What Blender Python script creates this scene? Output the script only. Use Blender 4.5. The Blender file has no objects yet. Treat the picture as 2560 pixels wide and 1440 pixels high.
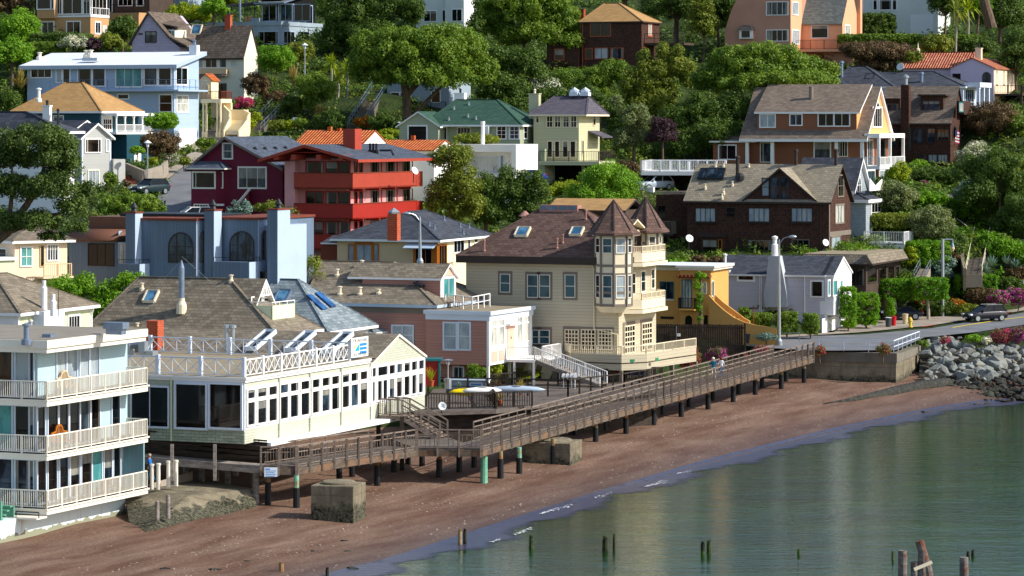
import bpy,bmesh,math,random
import numpy as np
from mathutils import Vector,Matrix
random.seed(7)
rng=np.random.default_rng(7)
SC=bpy.context.scene
COL=SC.collection
R=math.radians
FPX,CX,YH,HC=8000.0,1280.0,310.0,25.0
def W(x,y,Y):return Vector(((x-CX)/FPX*Y,Y,HC-(y-YH)/FPX*Y))
def atz(x,y,z):return W(x,y,(HC-z)*FPX/(y-YH))
cam=bpy.data.cameras.new('camera');co=bpy.data.objects.new('camera',cam);COL.objects.link(co)
co.location=(0,0,HC);co.rotation_euler=(R(90),0,0)
cam.sensor_width=36;cam.lens=FPX/2560*36;cam.shift_y=-(720-YH)/2560
cam.clip_start=1;cam.clip_end=5000
SC.camera=co
EL,AZ=R(36),R(103)
sv=Vector((math.cos(EL)*math.sin(AZ),math.cos(EL)*math.cos(AZ),math.sin(EL)))
sl=bpy.data.lights.new('sun','SUN');sl.energy=4.8;sl.angle=R(0.5);sl.color=(1,.95,.86)
so=bpy.data.objects.new('sun',sl);COL.objects.link(so)
so.rotation_euler=sv.to_track_quat('Z','Y').to_euler();so.location=sv*300
w=bpy.data.worlds.new('World');SC.world=w;w.use_nodes=True
nt=w.node_tree;sky=nt.nodes.new('ShaderNodeTexSky');sky.sky_type='NISHITA';sky.sun_disc=False
sky.sun_elevation=EL;sky.sun_rotation=AZ
bg=nt.nodes['Background'];bg.inputs[1].default_value=.15;nt.links.new(sky.outputs[0],bg.inputs[0])
vs=SC.view_settings;vs.view_transform='Standard';vs.look='None';vs.gamma=1;vs.exposure=.22;vs.use_curve_mapping=False
MATS={};WR=random.Random(11)
def lin(c):
 if isinstance(c,str):
  c=[int(c[i:i+2],16)/255 for i in(0,2,4)]
 return[(x/12.92 if x<=.04045 else((x+.055)/1.055)**2.4)for x in c]
class N:
 def __init__(s,name):
  s.m=bpy.data.materials.new(name);s.m.use_nodes=True;s.t=s.m.node_tree;s.b=s.t.nodes['Principled BSDF'];MATS[name]=s.m
 def n(s,ty,**k):
  o=s.t.nodes.new('ShaderNode'+ty)
  for a,v in k.items():
   if a[0]=='i':o.inputs[int(a[1:])].default_value=v
   else:setattr(o,a,v)
  return o
 def l(s,a,b):s.t.links.new(a,b)
 def math(s,op,a,b=None):
  o=s.n('Math',operation=op)
  for i,x in enumerate((a,b)):
   if x is None:continue
   if isinstance(x,(int,float)):o.inputs[i].default_value=x
   else:s.l(x,o.inputs[i])
  return o.outputs[0]
 def mix(s,f,a,b,ty='MIX'):
  o=s.n('MixRGB',blend_type=ty)
  for i,x in enumerate((f,a,b)):
   if isinstance(x,(int,float)):o.inputs[i].default_value=x
   elif isinstance(x,(list,tuple)):o.inputs[i].default_value=(*x[:3],1)
   else:s.l(x,o.inputs[i])
  return o.outputs[0]
 def noise(s,scale,vec=None,detail=4,rough=.6,dist=0):
  o=s.n('TexNoise');o.inputs['Scale'].default_value=scale;o.inputs['Detail'].default_value=detail
  o.inputs['Roughness'].default_value=rough;o.inputs['Distortion'].default_value=dist
  if vec is not None:s.l(vec,o.inputs['Vector'])
  return o.outputs[0]
 def ramp(s,f,a,b,c0=(0,0,0),c1=(1,1,1)):
  o=s.n('ValToRGB');e=o.color_ramp.elements;e[0].position=a;e[1].position=b
  e[0].color=(*c0,1);e[1].color=(*c1,1);s.l(f,o.inputs[0]);return o.outputs[0]
 def obj(s):return s.n('TexCoord').outputs['Object']
 def uv(s):return s.n('TexCoord').outputs['UV']
 def pos(s):return s.n('NewGeometry').outputs['Position']
 def mapv(s,v,sc):
  o=s.n('Mapping');s.l(v,o.inputs[0]);o.inputs['Scale'].default_value=sc;return o.outputs[0]
 def bump(s,h,st=.3,d=.05):
  o=s.n('Bump');o.inputs['Strength'].default_value=st;o.inputs['Distance'].default_value=d
  s.l(h,o.inputs['Height']);s.l(o.outputs[0],s.b.inputs['Normal'])
 def fin(s,col,rough=.7,metal=0,spec=.3):
  if isinstance(col,(list,tuple)):s.b.inputs['Base Color'].default_value=(*col[:3],1)
  else:s.l(col,s.b.inputs['Base Color'])
  if isinstance(rough,(int,float)):s.b.inputs['Roughness'].default_value=rough
  else:s.l(rough,s.b.inputs['Roughness'])
  s.b.inputs['Metallic'].default_value=metal;s.b.inputs['Specular IOR Level'].default_value=spec
  return s.m
def sc3(c,k):return[min(1,x*k)for x in c]
def paint(name,c,rough=.6,var=.12,scale=.7,bump=0,metal=0):
 s=N(name);c=lin(c);p=s.pos()
 f=s.ramp(s.noise(scale,p),.3,.75);col=s.mix(f,sc3(c,1-var),sc3(c,1+var*.6))
 g=s.ramp(s.noise(scale*9,p,3),.42,.6);col=s.mix(s.math('MULTIPLY',g,var*.8),col,sc3(c,.72))
 if bump:s.bump(s.noise(6,p),bump,.05)
 return s.fin(col,rough,metal)
def siding(name,c,pitch=.2,vert=False,var=.1,line=.5,lw=.14,dirt=0):
 s=N(name);c=lin(c);uv=s.uv();x=s.n('SeparateXYZ');s.l(uv,x.inputs[0])
 v=s.math('FRACT',s.math('DIVIDE',x.outputs[0 if vert else 1],pitch))
 board=s.math('FLOOR',s.math('DIVIDE',x.outputs[0 if vert else 1],pitch))
 wn=s.n('TexWhiteNoise',noise_dimensions='1D');s.l(board,wn.inputs['W'])
 f=s.math('ADD',s.math('MULTIPLY',s.noise(.9,s.pos()),.7),s.math('MULTIPLY',wn.outputs[0],.3))
 col=s.mix(s.ramp(f,.3,.8),sc3(c,1-var),sc3(c,1+var*.7))
 if dirt:col=s.mix(s.math('MULTIPLY',s.ramp(s.noise(2.2,s.mapv(s.pos(),(1,1,.25))),.5,.75),dirt),col,sc3(c,.5))
 ln=s.ramp(v,lw*.4,lw)
 col=s.mix(ln,sc3(c,line),col)
 s.bump(v,.35,.04)
 return s.fin(col,.65)
def shingle(name,c1,c2,row=.28,wd=.45,line=.55,var=.3,mort=.018):
 s=N(name);a,b=lin(c1),lin(c2);br=s.n('TexBrick');s.l(s.uv(),br.inputs['Vector'])
 br.inputs['Color1'].default_value=(*a,1);br.inputs['Color2'].default_value=(*b,1)
 br.inputs['Mortar'].default_value=(*sc3(a,line),1);br.inputs['Scale'].default_value=1
 br.inputs['Mortar Size'].default_value=mort;br.inputs['Brick Width'].default_value=wd;br.inputs['Row Height'].default_value=row
 br.inputs['Mortar Smooth'].default_value=.3;br.inputs['Bias'].default_value=-.1
 f=s.ramp(s.noise(.55,s.pos()),.3,.75)
 col=s.mix(s.math('MULTIPLY',s.math('SUBTRACT',1,f),var),br.outputs[0],sc3(a,.55))
 g=s.noise(14,s.pos(),2);col=s.mix(s.math('MULTIPLY',s.ramp(g,.35,.7),.35),col,sc3(b,1.25))
 x=s.n('SeparateXYZ');s.l(s.uv(),x.inputs[0])
 s.bump(s.math('ADD',s.math('MULTIPLY',s.math('FRACT',s.math('DIVIDE',x.outputs[1],row)),-1),br.outputs[1]),.35,.04)
 return s.fin(col,.85,0,.2)
def tile(name,c1,c2,c3):
 s=N(name);a,b,d=lin(c1),lin(c2),lin(c3);br=s.n('TexBrick');s.l(s.uv(),br.inputs['Vector']);br.offset=0
 br.inputs['Color1'].default_value=(*a,1);br.inputs['Color2'].default_value=(*b,1);br.inputs['Mortar'].default_value=(*sc3(a,.35),1)
 br.inputs['Scale'].default_value=1;br.inputs['Mortar Size'].default_value=.035;br.inputs['Brick Width'].default_value=.34;br.inputs['Row Height'].default_value=.5
 col=s.mix(s.ramp(s.noise(2.5,s.pos(),5),.45,.7),br.outputs[0],d)
 x=s.n('SeparateXYZ');s.l(s.uv(),x.inputs[0])
 hgt=s.math('SINE',s.math('MULTIPLY',x.outputs[0],2*math.pi/.34))
 s.bump(hgt,.9,.09)
 return s.fin(col,.75,0,.25)
def leafm(name,c1,c2,tr=.35,patch=None):
 s=N(name);a,b=lin(c1),lin(c2);g=s.n('NewGeometry')
 f=s.math('ADD',s.math('MULTIPLY',g.outputs['Random Per Island'],.55),s.math('MULTIPLY',s.ramp(s.noise(.45,s.pos(),3),.35,.65),.45))
 col=s.mix(f,a,b)
 if patch:col=s.mix(s.ramp(s.math('ADD',s.math('MULTIPLY',s.noise(.8,s.pos(),2),.8),s.math('MULTIPLY',g.outputs['Random Per Island'],.35)),.52,.62),col,lin(patch))
 s.fin(col,.55,0,.25)
 t=s.n('BsdfTranslucent');s.l(s.mix(1,col,(1.0,1.0,.55),'MULTIPLY'),t.inputs[0]);m=s.n('MixShader');m.inputs[0].default_value=tr
 s.l(s.b.outputs[0],m.inputs[1]);s.l(t.outputs[0],m.inputs[2]);s.l(m.outputs[0],s.t.nodes['Material Output'].inputs[0])
 return s.m
def glass(name,c1,c2,rough=.06,scale=.7,spec=.32):
 s=N(name);col=s.mix(s.ramp(s.noise(scale,s.mapv(s.pos(),(1.6,1.6,.7)),3),.45,.6),lin(c1),lin(c2))
 s.bump(s.noise(.8,s.pos(),1),.03,.05)
 s.fin(col,rough,0,spec);return s.m
paint('white','f3f1ee',.5,.05,.5)
paint('grey_stucco','b4b8bd',.8,.12,.8,.5)
paint('offwhite','e9e2d2',.55,.07)
paint('white_stucco','f0ece2',.75,.08,.5,.2)
paint('blue_white','d6dfeb',.6,.06)
paint('dark_metal','24262a',.5,.2)
paint('iron','1d1b1b',.5,.2)
paint('steel','aab2b8',.35,.15,1,0,.6)
paint('zinc','7f8ea3',.4,.2,2,0,.4)
paint('gutter_blue','aebfd0',.5,.08)
paint('vent_cream','e5d6ba',.6,.1)
paint('flat_tar','8b8478',.9,.18,.6,.2)
paint('flat_tan','94876f',.9,.2,.8,.2)
paint('flat_white','dfe3e6',.8,.08,.4)
paint('black','0b0b0c',.6,.2)
paint('void_shade','0a0a0b',.95,.2)  # near-black paint standing in for deep shade and dark interiors
paint('brown_trim','3b302b',.7,.15)
paint('taupe_trim','7d7267',.65,.1)
paint('wood_dark','4a3c33',.85,.3,1.5,.1)
paint('green_sign','2f8a5a',.5,.1)
paint('teal','1f6b6e',.6,.12)
paint('red_trim','a8231c',.6,.12)
glass('glass','030405','0c0f14')
glass('glass_brown','060506','1d1613')
glass('glass_blue','141e29','3b4d5c',.05)
glass('blind','a3aeb2','8794a0',.18)
glass('curtain','c3c2b8','8f948f',.2)
glass('teal_blind','5aa09c','3f8084',.2)
glass('skylight_glass','33607f','5f90b0',.05,.7,.8)
glass('solar_glass','1c3f70','2f65a0',.08)
glass('blue_pane','3a5a63','28424d',.15);glass('glass_deep','04080b','101a20',.04);glass('shade','6f706c','8d8a80',.25)
glass('warm_glass','4a2f18','1a120c',.1)
class MB:
 def __init__(s):s.v=[];s.f=[];s.m=[]
 def poly(s,pts,m=0):
  n=len(s.v);s.v+=[tuple(p)for p in pts];s.f.append(list(range(n,n+len(pts))));s.m.append(m)
 def box(s,x0,x1,y0,y1,z0,z1,m=0):
  n=len(s.v)
  s.v+=[(x0,y0,z0),(x1,y0,z0),(x1,y1,z0),(x0,y1,z0),(x0,y0,z1),(x1,y0,z1),(x1,y1,z1),(x0,y1,z1)]
  for q in((0,3,2,1),(4,5,6,7),(0,1,5,4),(1,2,6,5),(2,3,7,6),(3,0,4,7)):
   s.f.append([n+i for i in q]);s.m.append(m)
  return s
 def prism(s,pts,vec,m=0,ms=None):
  n=len(s.v);k=len(pts);vec=Vector(vec)
  s.v+=[tuple(p)for p in pts]+[tuple(Vector(p)+vec)for p in pts]
  s.f+=[list(range(n,n+k)),list(range(n+2*k-1,n+k-1,-1))];s.m+=[m,m]
  for i in range(k):
   j=(i+1)%k;s.f.append([n+i,n+i+k,n+j+k,n+j]);s.m.append(m if ms is None else ms[i])
  return s
 def bar(s,p,q,w=.08,h=None,m=0):
  p,q=Vector(p),Vector(q);h=h or w;d=(q-p);L=d.length
  if L<1e-5:return s
  d/=L;up=Vector((0,0,1))if abs(d.z)<.97 else Vector((1,0,0))
  a=d.cross(up).normalized()*w/2;b=d.cross(a).normalized()*h/2;n=len(s.v)
  s.v+=[tuple(x)for x in(p-a-b,p+a-b,p+a+b,p-a+b,q-a-b,q+a-b,q+a+b,q-a+b)]
  for f in((0,1,2,3),(7,6,5,4),(0,4,5,1),(1,5,6,2),(2,6,7,3),(3,7,4,0)):
   s.f.append([n+i for i in f]);s.m.append(m)
  return s
 def tube(s,pts,r,n=8,m=0):
  pts=[Vector(p)for p in pts];rs=r if isinstance(r,(list,tuple))else[r]*len(pts);b0=len(s.v)
  for i,p in enumerate(pts):
   d=(pts[min(i+1,len(pts)-1)]-pts[max(i-1,0)]).normalized()
   up=Vector((0,0,1))if abs(d.z)<.9 else Vector((1,0,0));a=d.cross(up).normalized();b=d.cross(a)
   for k in range(n):
    t=2*math.pi*k/n;s.v.append(tuple(p+a*math.cos(t)*rs[i]+b*math.sin(t)*rs[i]))
  for i in range(len(pts)-1):
   for k in range(n):
    k2=(k+1)%n;s.f.append([b0+i*n+k,b0+i*n+k2,b0+(i+1)*n+k2,b0+(i+1)*n+k]);s.m.append(m)
  s.f.append([b0+k for k in range(n)]);s.f.append([b0+(len(pts)-1)*n+k for k in reversed(range(n))]);s.m+=[m,m]
  return s
 def lathe(s,c,prof,n=12,m=0,rot=0):
  c=Vector(c);b0=len(s.v)
  for r,z in prof:
   for k in range(n):
    t=2*math.pi*k/n+rot;s.v.append((c.x+r*math.cos(t),c.y+r*math.sin(t),c.z+z))
  for i in range(len(prof)-1):
   for k in range(n):
    k2=(k+1)%n;s.f.append([b0+i*n+k,b0+i*n+k2,b0+(i+1)*n+k2,b0+(i+1)*n+k]);s.m.append(m)
  s.f.append([b0+k for k in reversed(range(n))]);s.f.append([b0+(len(prof)-1)*n+k for k in range(n)]);s.m+=[m,m]
  return s
 def build(s,name,mats,parent=None,smooth=False,uvdirs=None):
  me=bpy.data.meshes.new(name);me.from_pydata(s.v,[],s.f)
  if isinstance(mats,str):mats=[mats]
  for k in mats:me.materials.append(MATS[k])
  me.polygons.foreach_set('material_index',s.m)
  bm=bmesh.new();bm.from_mesh(me);bmesh.ops.recalc_face_normals(bm,faces=bm.faces)
  uvl=bm.loops.layers.uv.new('UVMap');Z=Vector((0,0,1))
  for f in bm.faces:
   f.smooth=smooth;n=f.normal
   u=Vector((1,0,0))if abs(n.z)>.985 else Z.cross(n).normalized();v=n.cross(u)
   for l in f.loops:l[uvl].uv=(l.vert.co.dot(u),l.vert.co.dot(v))
  bm.to_mesh(me);bm.free()
  o=bpy.data.objects.new(name,me);COL.objects.link(o)
  if parent:o.parent=parent
  return o
def tag(o,label=None,cat=None,group=None,kind=None):
 if label:o['label']=label
 if cat:o['category']=cat
 if group:o['group']=group
 if kind:o['kind']=kind
 return o
def empty(name,loc,rz=0):
 o=bpy.data.objects.new(name,None);COL.objects.link(o);o.location=loc;o.rotation_euler=(0,0,rz);o.empty_display_size=.1;return o
def kids(o):return[c for c in COL.objects if c.parent==o]
def copy_tree(o,parent=None):
 c=o.copy();COL.objects.link(c)
 if parent:c.parent=parent
 for ch in list(o.children):copy_tree(ch,c)
 return c
class House:
 def __init__(s,name,label,cat,px,py,Y,t=23):
  s.o=W(px,py,Y);s.t=R(t);s.root=empty(name,s.o,-s.t);tag(s.root,label,cat)
  c,n=math.cos(s.t),math.sin(s.t);s.ux=Vector((c,-n,0));s.uy=Vector((n,c,0));s.cam=s.loc(Vector((0,0,HC)))
 def loc(s,p):d=p-s.o;return Vector((d.dot(s.ux),d.dot(s.uy),d.z))
 def ray(s,px,py):d=Vector(((px-CX)/FPX,1,-(py-YH)/FPX));return Vector((d.dot(s.ux),d.dot(s.uy),d.z))
 def F(s,px,py,y=0):d=s.ray(px,py);p=s.cam+d*((y-s.cam.y)/d.y);return p
 def Rt(s,px,py,x=0):d=s.ray(px,py);p=s.cam+d*((x-s.cam.x)/d.x);return p
 def Zp(s,px,py,z):d=s.ray(px,py);return s.cam+d*((z-s.cam.z)/d.z)
 def fx(s,px,y=0):return s.F(px,500,y).x
 def fz(s,px,py,y=0):return s.F(px,py,y).z
 def ry(s,px,x=0):return s.Rt(px,500,x).y
 def rz(s,px,py,x=0):return s.Rt(px,py,x).z
 def box(s,x0,x1,y0,y1,z0,z1,mat,name='wall',parent=None):return MB().box(x0,x1,y0,y1,z0,z1).build(name,mat,parent or s.root)
 def gbody(s,x0,x1,y0,y1,z0,ze,zr,axis,mat,name='wall',parent=None,cut=.0):
  b=MB()
  if axis=='x':
   m=(y0+y1)/2;b.prism([(x0,y0,z0),(x0,y0,ze),(x0,m,zr-cut),(x0,y1,ze),(x0,y1,z0)],(x1-x0,0,0))
  else:
   m=(x0+x1)/2;b.prism([(x0,y0,z0),(x0,y0,ze),(m,y0,zr-cut),(x1,y0,ze),(x1,y0,z0)],(0,y1-y0,0))
  return b.build(name,mat,parent or s.root)
 def roof(s,x0,x1,y0,y1,ze,zr,kind,axis='x',ov=.4,mat='shingle_grey',trim='white',th=.2,a=None,b=None,name='roof',parent=None,ovg=None,mid=None):
  B=MB();ovg=ov if ovg is None else ovg
  if kind=='gable':
   if axis=='x':P=lambda u,v,z:(u,v,z)
   else:x0,x1,y0,y1=y0,y1,x0,x1;P=lambda u,v,z:(v,u,z)
   m=(y0+y1)/2 if mid is None else mid;s0=(zr-ze)/(m-y0);s1=(zr-ze)/(y1-m);u0,u1=x0-ovg,x1+ovg;e=.03
   A=(y0-ov,ze-s0*ov+e);Rr=(m,zr+e);Bq=(y1+ov,ze-s1*ov+e)
   pr=[A,Rr,Bq,(Bq[0],Bq[1]-th),(m,zr+e-th),(A[0],A[1]-th)]
   pts=[P(u0,v,z)for v,z in pr];vec=Vector(P(u1,0,0))-Vector(P(u0,0,0))
   B.prism(pts,vec,1,[0,0,1,1,1,1])
  elif kind=='hip':
   X0,X1,Y0,Y1=x0-ov,x1+ov,y0-ov,y1+ov
   if axis=='x':
    h=(y1-y0)/2;a=x0+h if a is None else a;b=x1-h if b is None else b;m=(y0+y1)/2 if mid is None else mid;r0,r1=(a,m,zr),(b,m,zr)
   else:
    h=(x1-x0)/2;a=y0+h if a is None else a;b=y1-h if b is None else b;m=(x0+x1)/2 if mid is None else mid;r0,r1=(m,a,zr),(m,b,zr)
   c=[(X0,Y0,ze),(X1,Y0,ze),(X1,Y1,ze),(X0,Y1,ze)];d=[(p[0],p[1],ze-th)for p in c]
   if axis=='x':F=[(c[0],c[1],r1,r0),(c[1],c[2],r1),(c[2],c[3],r0,r1),(c[3],c[0],r0)]
   else:F=[(c[0],c[1],r0),(c[1],c[2],r1,r0),(c[2],c[3],r1),(c[3],c[0],r0,r1)]
   for f in F:B.poly(f,0)
   for i in range(4):j=(i+1)%4;B.poly((d[i],d[j],c[j],c[i]),1)
   B.poly(d[::-1],1)
   q=[Vector(p)for p in c];v0,v1=Vector(r0),Vector(r1);up=Vector((0,0,.02))
   if axis=='x':E=[(q[0],v0),(q[3],v0),(q[1],v1),(q[2],v1),(v0,v1)]
   else:E=[(q[0],v0),(q[1],v0),(q[2],v1),(q[3],v1),(v0,v1)]
   for p,r in E:B.bar(p+up,r+up,.22,.06,0)
  elif kind=='flat':
   B.box(x0-ov,x1+ov,y0-ov,y1+ov,ze,ze+th,1);B.box(x0-ov+.12,x1+ov-.12,y0-ov+.12,y1+ov-.12,ze+th,ze+th+.02,0)
  elif kind=='shed':
   k=(zr-ze)/(y1-y0);z0=ze-k*ov;z1=zr+k*ov
   B.prism([(x0-ovg,y0-ov,z0),(x0-ovg,y1+ov,z1),(x0-ovg,y1+ov,z1+th),(x0-ovg,y0-ov,z0+th)],(x1-x0+2*ovg,0,0),1,[1,1,0,1])
  return B.build(name,[mat,trim],parent or s.root)
 def win(s,face,x0,y0,x1,y1,n=(2,1),fr='white',pane='glass',fw=.1,off=0,arch=False,parent=None,name='window',split=None,deep=.07,mid=.05):
  if face=='F':a=s.F(x0,y0,off);b=s.F(x1,y0,off);zb=s.F(x0,y1,off).z;u0,u1,z1=a.x,b.x,a.z;T=lambda u,z,d:(u,off-d,z)
  else:a=s.Rt(x0,y0,off);b=s.Rt(x1,y0,off);zb=s.Rt(x0,y1,off).z;u0,u1,z1=a.y,b.y,a.z;T=lambda u,z,d:(off+d,u,z)
  z0=zb
  return s.winl(T,u0,u1,z0,z1,n,fr,pane,fw,arch,parent or s.root,name,split,deep,mid)
 def winl(s,T,u0,u1,z0,z1,n=(2,1),fr='white',pane='glass',fw=.1,arch=False,parent=None,name='window',split=None,deep=.07,mid=.05):
  B=MB();G=MB()
  if pane=='glass':pane=WR.choice(('glass','glass','glass','glass_brown','glass_blue','glass_deep'))
  def bx(a,b,c,d,d0,d1,B=B):
   B.prism([T(a,c,d0),T(b,c,d0),T(b,d,d0),T(a,d,d0)],Vector(T(0,0,d1))-Vector(T(0,0,d0)))
  d=deep
  if arch:
   k=10;um,ru=(u0+u1)/2,(u1-u0)/2;rzv=min(ru,(z1-z0)*.6);zc=z1-rzv
   arc=[(um-ru*math.cos(math.pi*i/k),zc+rzv*math.sin(math.pi*i/k))for i in range(k+1)]
   arci=[(um-(ru-fw)*math.cos(math.pi*i/k),zc+(rzv-fw)*math.sin(math.pi*i/k))for i in range(k+1)]
   vec=Vector(T(0,0,d))-Vector(T(0,0,0))
   for i in range(k):
    q=[arc[i],arc[i+1],arci[i+1],arci[i]];B.prism([T(u,z,0)for u,z in q],vec)
   bx(u0,u0+fw,z0,zc,0,d);bx(u1-fw,u1,z0,zc,0,d);bx(u0+fw,u1-fw,z0,z0+fw,0,d)
   G.prism([T(u,z,.004)for u,z in[(u0+fw*.5,z0+fw*.5)]+[(um-(ru-fw*.5)*math.cos(math.pi*i/k),zc+(rzv-fw*.5)*math.sin(math.pi*i/k))for i in range(k+1)]+[(u1-fw*.5,z0+fw*.5)]],Vector(T(0,0,.02))-Vector(T(0,0,0)))
   for i in range(1,n[0]):u=u0+(u1-u0)*i/n[0];zz=zc+rzv*math.sqrt(max(0,1-((u-um)/ru)**2))-fw*.5;bx(u-mid/2,u+mid/2,z0+fw,zz,.02,d-.01)
   for i in range(1,n[1]):z=z0+(zc-z0)*i/(n[1]-1)if n[1]>1 else zc;bx(u0+fw,u1-fw,z-mid/2,z+mid/2,.02,d-.012)
  else:
   bx(u0-fw,u0,z0-fw,z1+fw,0,d);bx(u1,u1+fw,z0-fw,z1+fw,0,d);bx(u0,u1,z0-fw,z0,0,d+.02);bx(u0,u1,z1,z1+fw,0,d+.01)
   bx(u0,u1,z0,z1,.004,.02,G)
   if pane[:5]=='glass' and WR.random()<.4 and z1-z0>.5:
    q=WR.choice((0,1,2));G.m0=len(G.m)
    if q==0:bx(u0,u1,z1-(z1-z0)*WR.uniform(.2,.55),z1,.02,.024,G)
    else:bx(u0,u0+(u1-u0)*WR.uniform(.08,.2),z0,z1,.02,.024,G);bx(u1-(u1-u0)*WR.uniform(.06,.18),u1,z0,z1,.02,.024,G)
    G.m[G.m0:]=[1]*(len(G.m)-G.m0)
   us=split or[i/n[0]for i in range(1,n[0])]
   for k in us:u=u0+(u1-u0)*k;bx(u-mid/2,u+mid/2,z0,z1,.02,d-.01)
   for i in range(1,n[1]):z=z0+(z1-z0)*i/n[1];bx(u0,u1,z-mid/2,z+mid/2,.02,d-.014)
  f=B.build(name,fr,parent)
  sub=parent is not s.root and parent is not None
  if sub:
   G.build('pane',[pane,'shade'],parent)
  else:G.build('pane',[pane,'shade'],f)
  return f
 def wins(s,face,rects,**k):
  for r in rects:
   kk=dict(k)
   if len(r)>4:kk.update(r[4])
   s.win(face,*r[:4],**kk)
 def rail(s,pts,h=1.05,mat='white',style='bal',gap=.16,post=1.8,name='railing',parent=None,pw=.09,bw=.035,top=.08):
  return rail(pts,h,mat,style,gap,post,name,parent or s.root,pw,bw,top)
 def chim(s,x,y,z0,z1,wx=.6,wy=.6,mat='white',cap=True,name='chimney',parent=None,pots=1,capmat='dark_metal'):
  b=MB().box(x-wx/2,x+wx/2,y-wy/2,y+wy/2,z0,z1);b.box(x-wx/2-.06,x+wx/2+.06,y-wy/2-.06,y+wy/2+.06,z1,z1+.12)
  o=b.build(name,mat,parent or s.root)
  if cap and pots:MB().lathe((x,y,z1+.12),[(.14,0),(.14,.35),(.22,.38),(.02,.55)],8).build('chimney_pot',capmat,o)
  return o
 def pipe(s,p,h,r=.09,mat='vent_cream',cap=True,name='vent_pipe',base=.0):
  pr=[(r*1.8,-.3),(r*1.8,.04),(r,.1),(r,h)]+([(r*1.6,h),(r*1.6,h*.12+h),(r*.4,h*1.2)]if cap else[])
  return MB().lathe(p,pr,10).build(name,mat,s.root)
def rail(pts,h=1.05,mat='white',style='bal',gap=.16,post=1.8,name='railing',parent=None,pw=.09,bw=.035,top=.08):
 B=MB();pts=[Vector(p)for p in pts];up=Vector((0,0,1))
 for a,b in zip(pts,pts[1:]):
  L=(b-a).length;n=max(1,round(L/post))
  B.bar(a+up*h,b+up*h,top,top*.8)
  if style in('bal','balmid','x'):B.bar(a+up*.1,b+up*.1,.05,.05)
  for i in range(n+1):
   p=a.lerp(b,i/n);B.bar(p,p+up*(h+(.12 if style=='x' else 0)),pw)
  if style=='bal' or style=='balmid':
   hb=h if style=='bal' else h*.72
   if style=='balmid':B.bar(a+up*hb,b+up*hb,.05,.06)
   k=int(L/gap)
   for i in range(1,k):p=a.lerp(b,i/k);B.bar(p+up*.1,p+up*(hb-.03),bw)
  elif style=='x':
   k=max(1,round(L/n/1.0));B.bar(a+up*(h*.97),b+up*(h*.97),.05)
   for i in range(n*k):
    p,q=a.lerp(b,i/(n*k)),a.lerp(b,(i+1)/(n*k));B.bar(p+up*.12,q+up*(h*.95),.04);B.bar(p+up*(h*.95),q+up*.12,.035);B.bar(q+up*.12,q+up*h*.95,.04)
  elif style=='cable':
   for j in range(1,5):B.bar(a+up*h*j/5,b+up*h*j/5,.02)
  elif style=='mid':B.bar(a+up*h*.5,b+up*h*.5,.05)
  elif style=='solid':B.bar(a+up*h*.5,b+up*h*.5,.06,h*.98)
 return B.build(name,mat,parent)
def stair(parent,p,q,side,n,mat,name='stairs',solid=False):
 p,q,side=Vector(p),Vector(q),Vector(side);B=MB()
 for i in range(n):
  a=p.lerp(q,i/n);b=p.lerp(q,(i+1)/n);z0=max(a.z,b.z)if p.z<q.z else max(a.z,b.z)
  lo=(min(p.z,q.z)-.3)if solid else z0-.12
  pts=[Vector((a.x,a.y,lo)),Vector((b.x,b.y,lo)),Vector((b.x,b.y,z0)),Vector((a.x,a.y,z0))]
  B.prism(pts,side)
 if not solid:
  B.bar(p-Vector((0,0,.15)),q-Vector((0,0,.15)),.08,.25);B.bar(p+side-Vector((0,0,.15)),q+side-Vector((0,0,.15)),.08,.25)
 return B.build(name,mat,parent)
SHORE=[atz(x,y,0)for x,y in((-1500,2050),(820,1440),(1000,1395),(1200,1330),(1500,1235),(1800,1150),(2100,1075),(2330,1027),(2450,1008),(2600,996),(3400,985))]
SH=np.array([[p.x,p.y]for p in SHORE])
def shore_d(x,y):
 x=np.asarray(x,float);y=np.asarray(y,float);best=np.full(x.shape,1e9);sgn=np.ones(x.shape)
 for(ax,ay),(bx,by)in zip(SH,SH[1:]):
  dx,dy=bx-ax,by-ay;L=dx*dx+dy*dy;t=np.clip(((x-ax)*dx+(y-ay)*dy)/L,0,1)
  qx,qy=x-ax-t*dx,y-ay-t*dy;d=np.hypot(qx,qy);c=dx*qy-dy*qx
  m=d<best;best=np.where(m,d,best);sgn=np.where(m,np.sign(c),sgn)
 return best*sgn
def sand_z(x,y):
 d=shore_d(x,y);w_=.05*np.sin(np.asarray(x)*.9+np.asarray(y)*.35)+.04*np.sin(np.asarray(y)*.8-np.asarray(x)*.3)
 q=np.interp(np.asarray(y,float),[190,206,218,236,260,290],[.1,.28,.5,1.05,1.1,1.25])
 return np.where(d>0,q*1.3*(1-np.exp(-d/5))+w_*np.clip((d-1.2)/4,0,1),d*.07)
def onsand(px,py):
 Y=24*FPX/(py-YH)
 for _ in range(12):
  p=W(px,py,Y);Y=(HC-float(sand_z(p.x,p.y)))*FPX/(py-YH)
 return W(px,py,Y)
BASE_Y=[150,236,262,290,310,330,370,400,430,480,560,800]
BASE_Z=[3.2,3.6,4.6,7.0,11,16,21.5,27,34,44,58,85]
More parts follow.
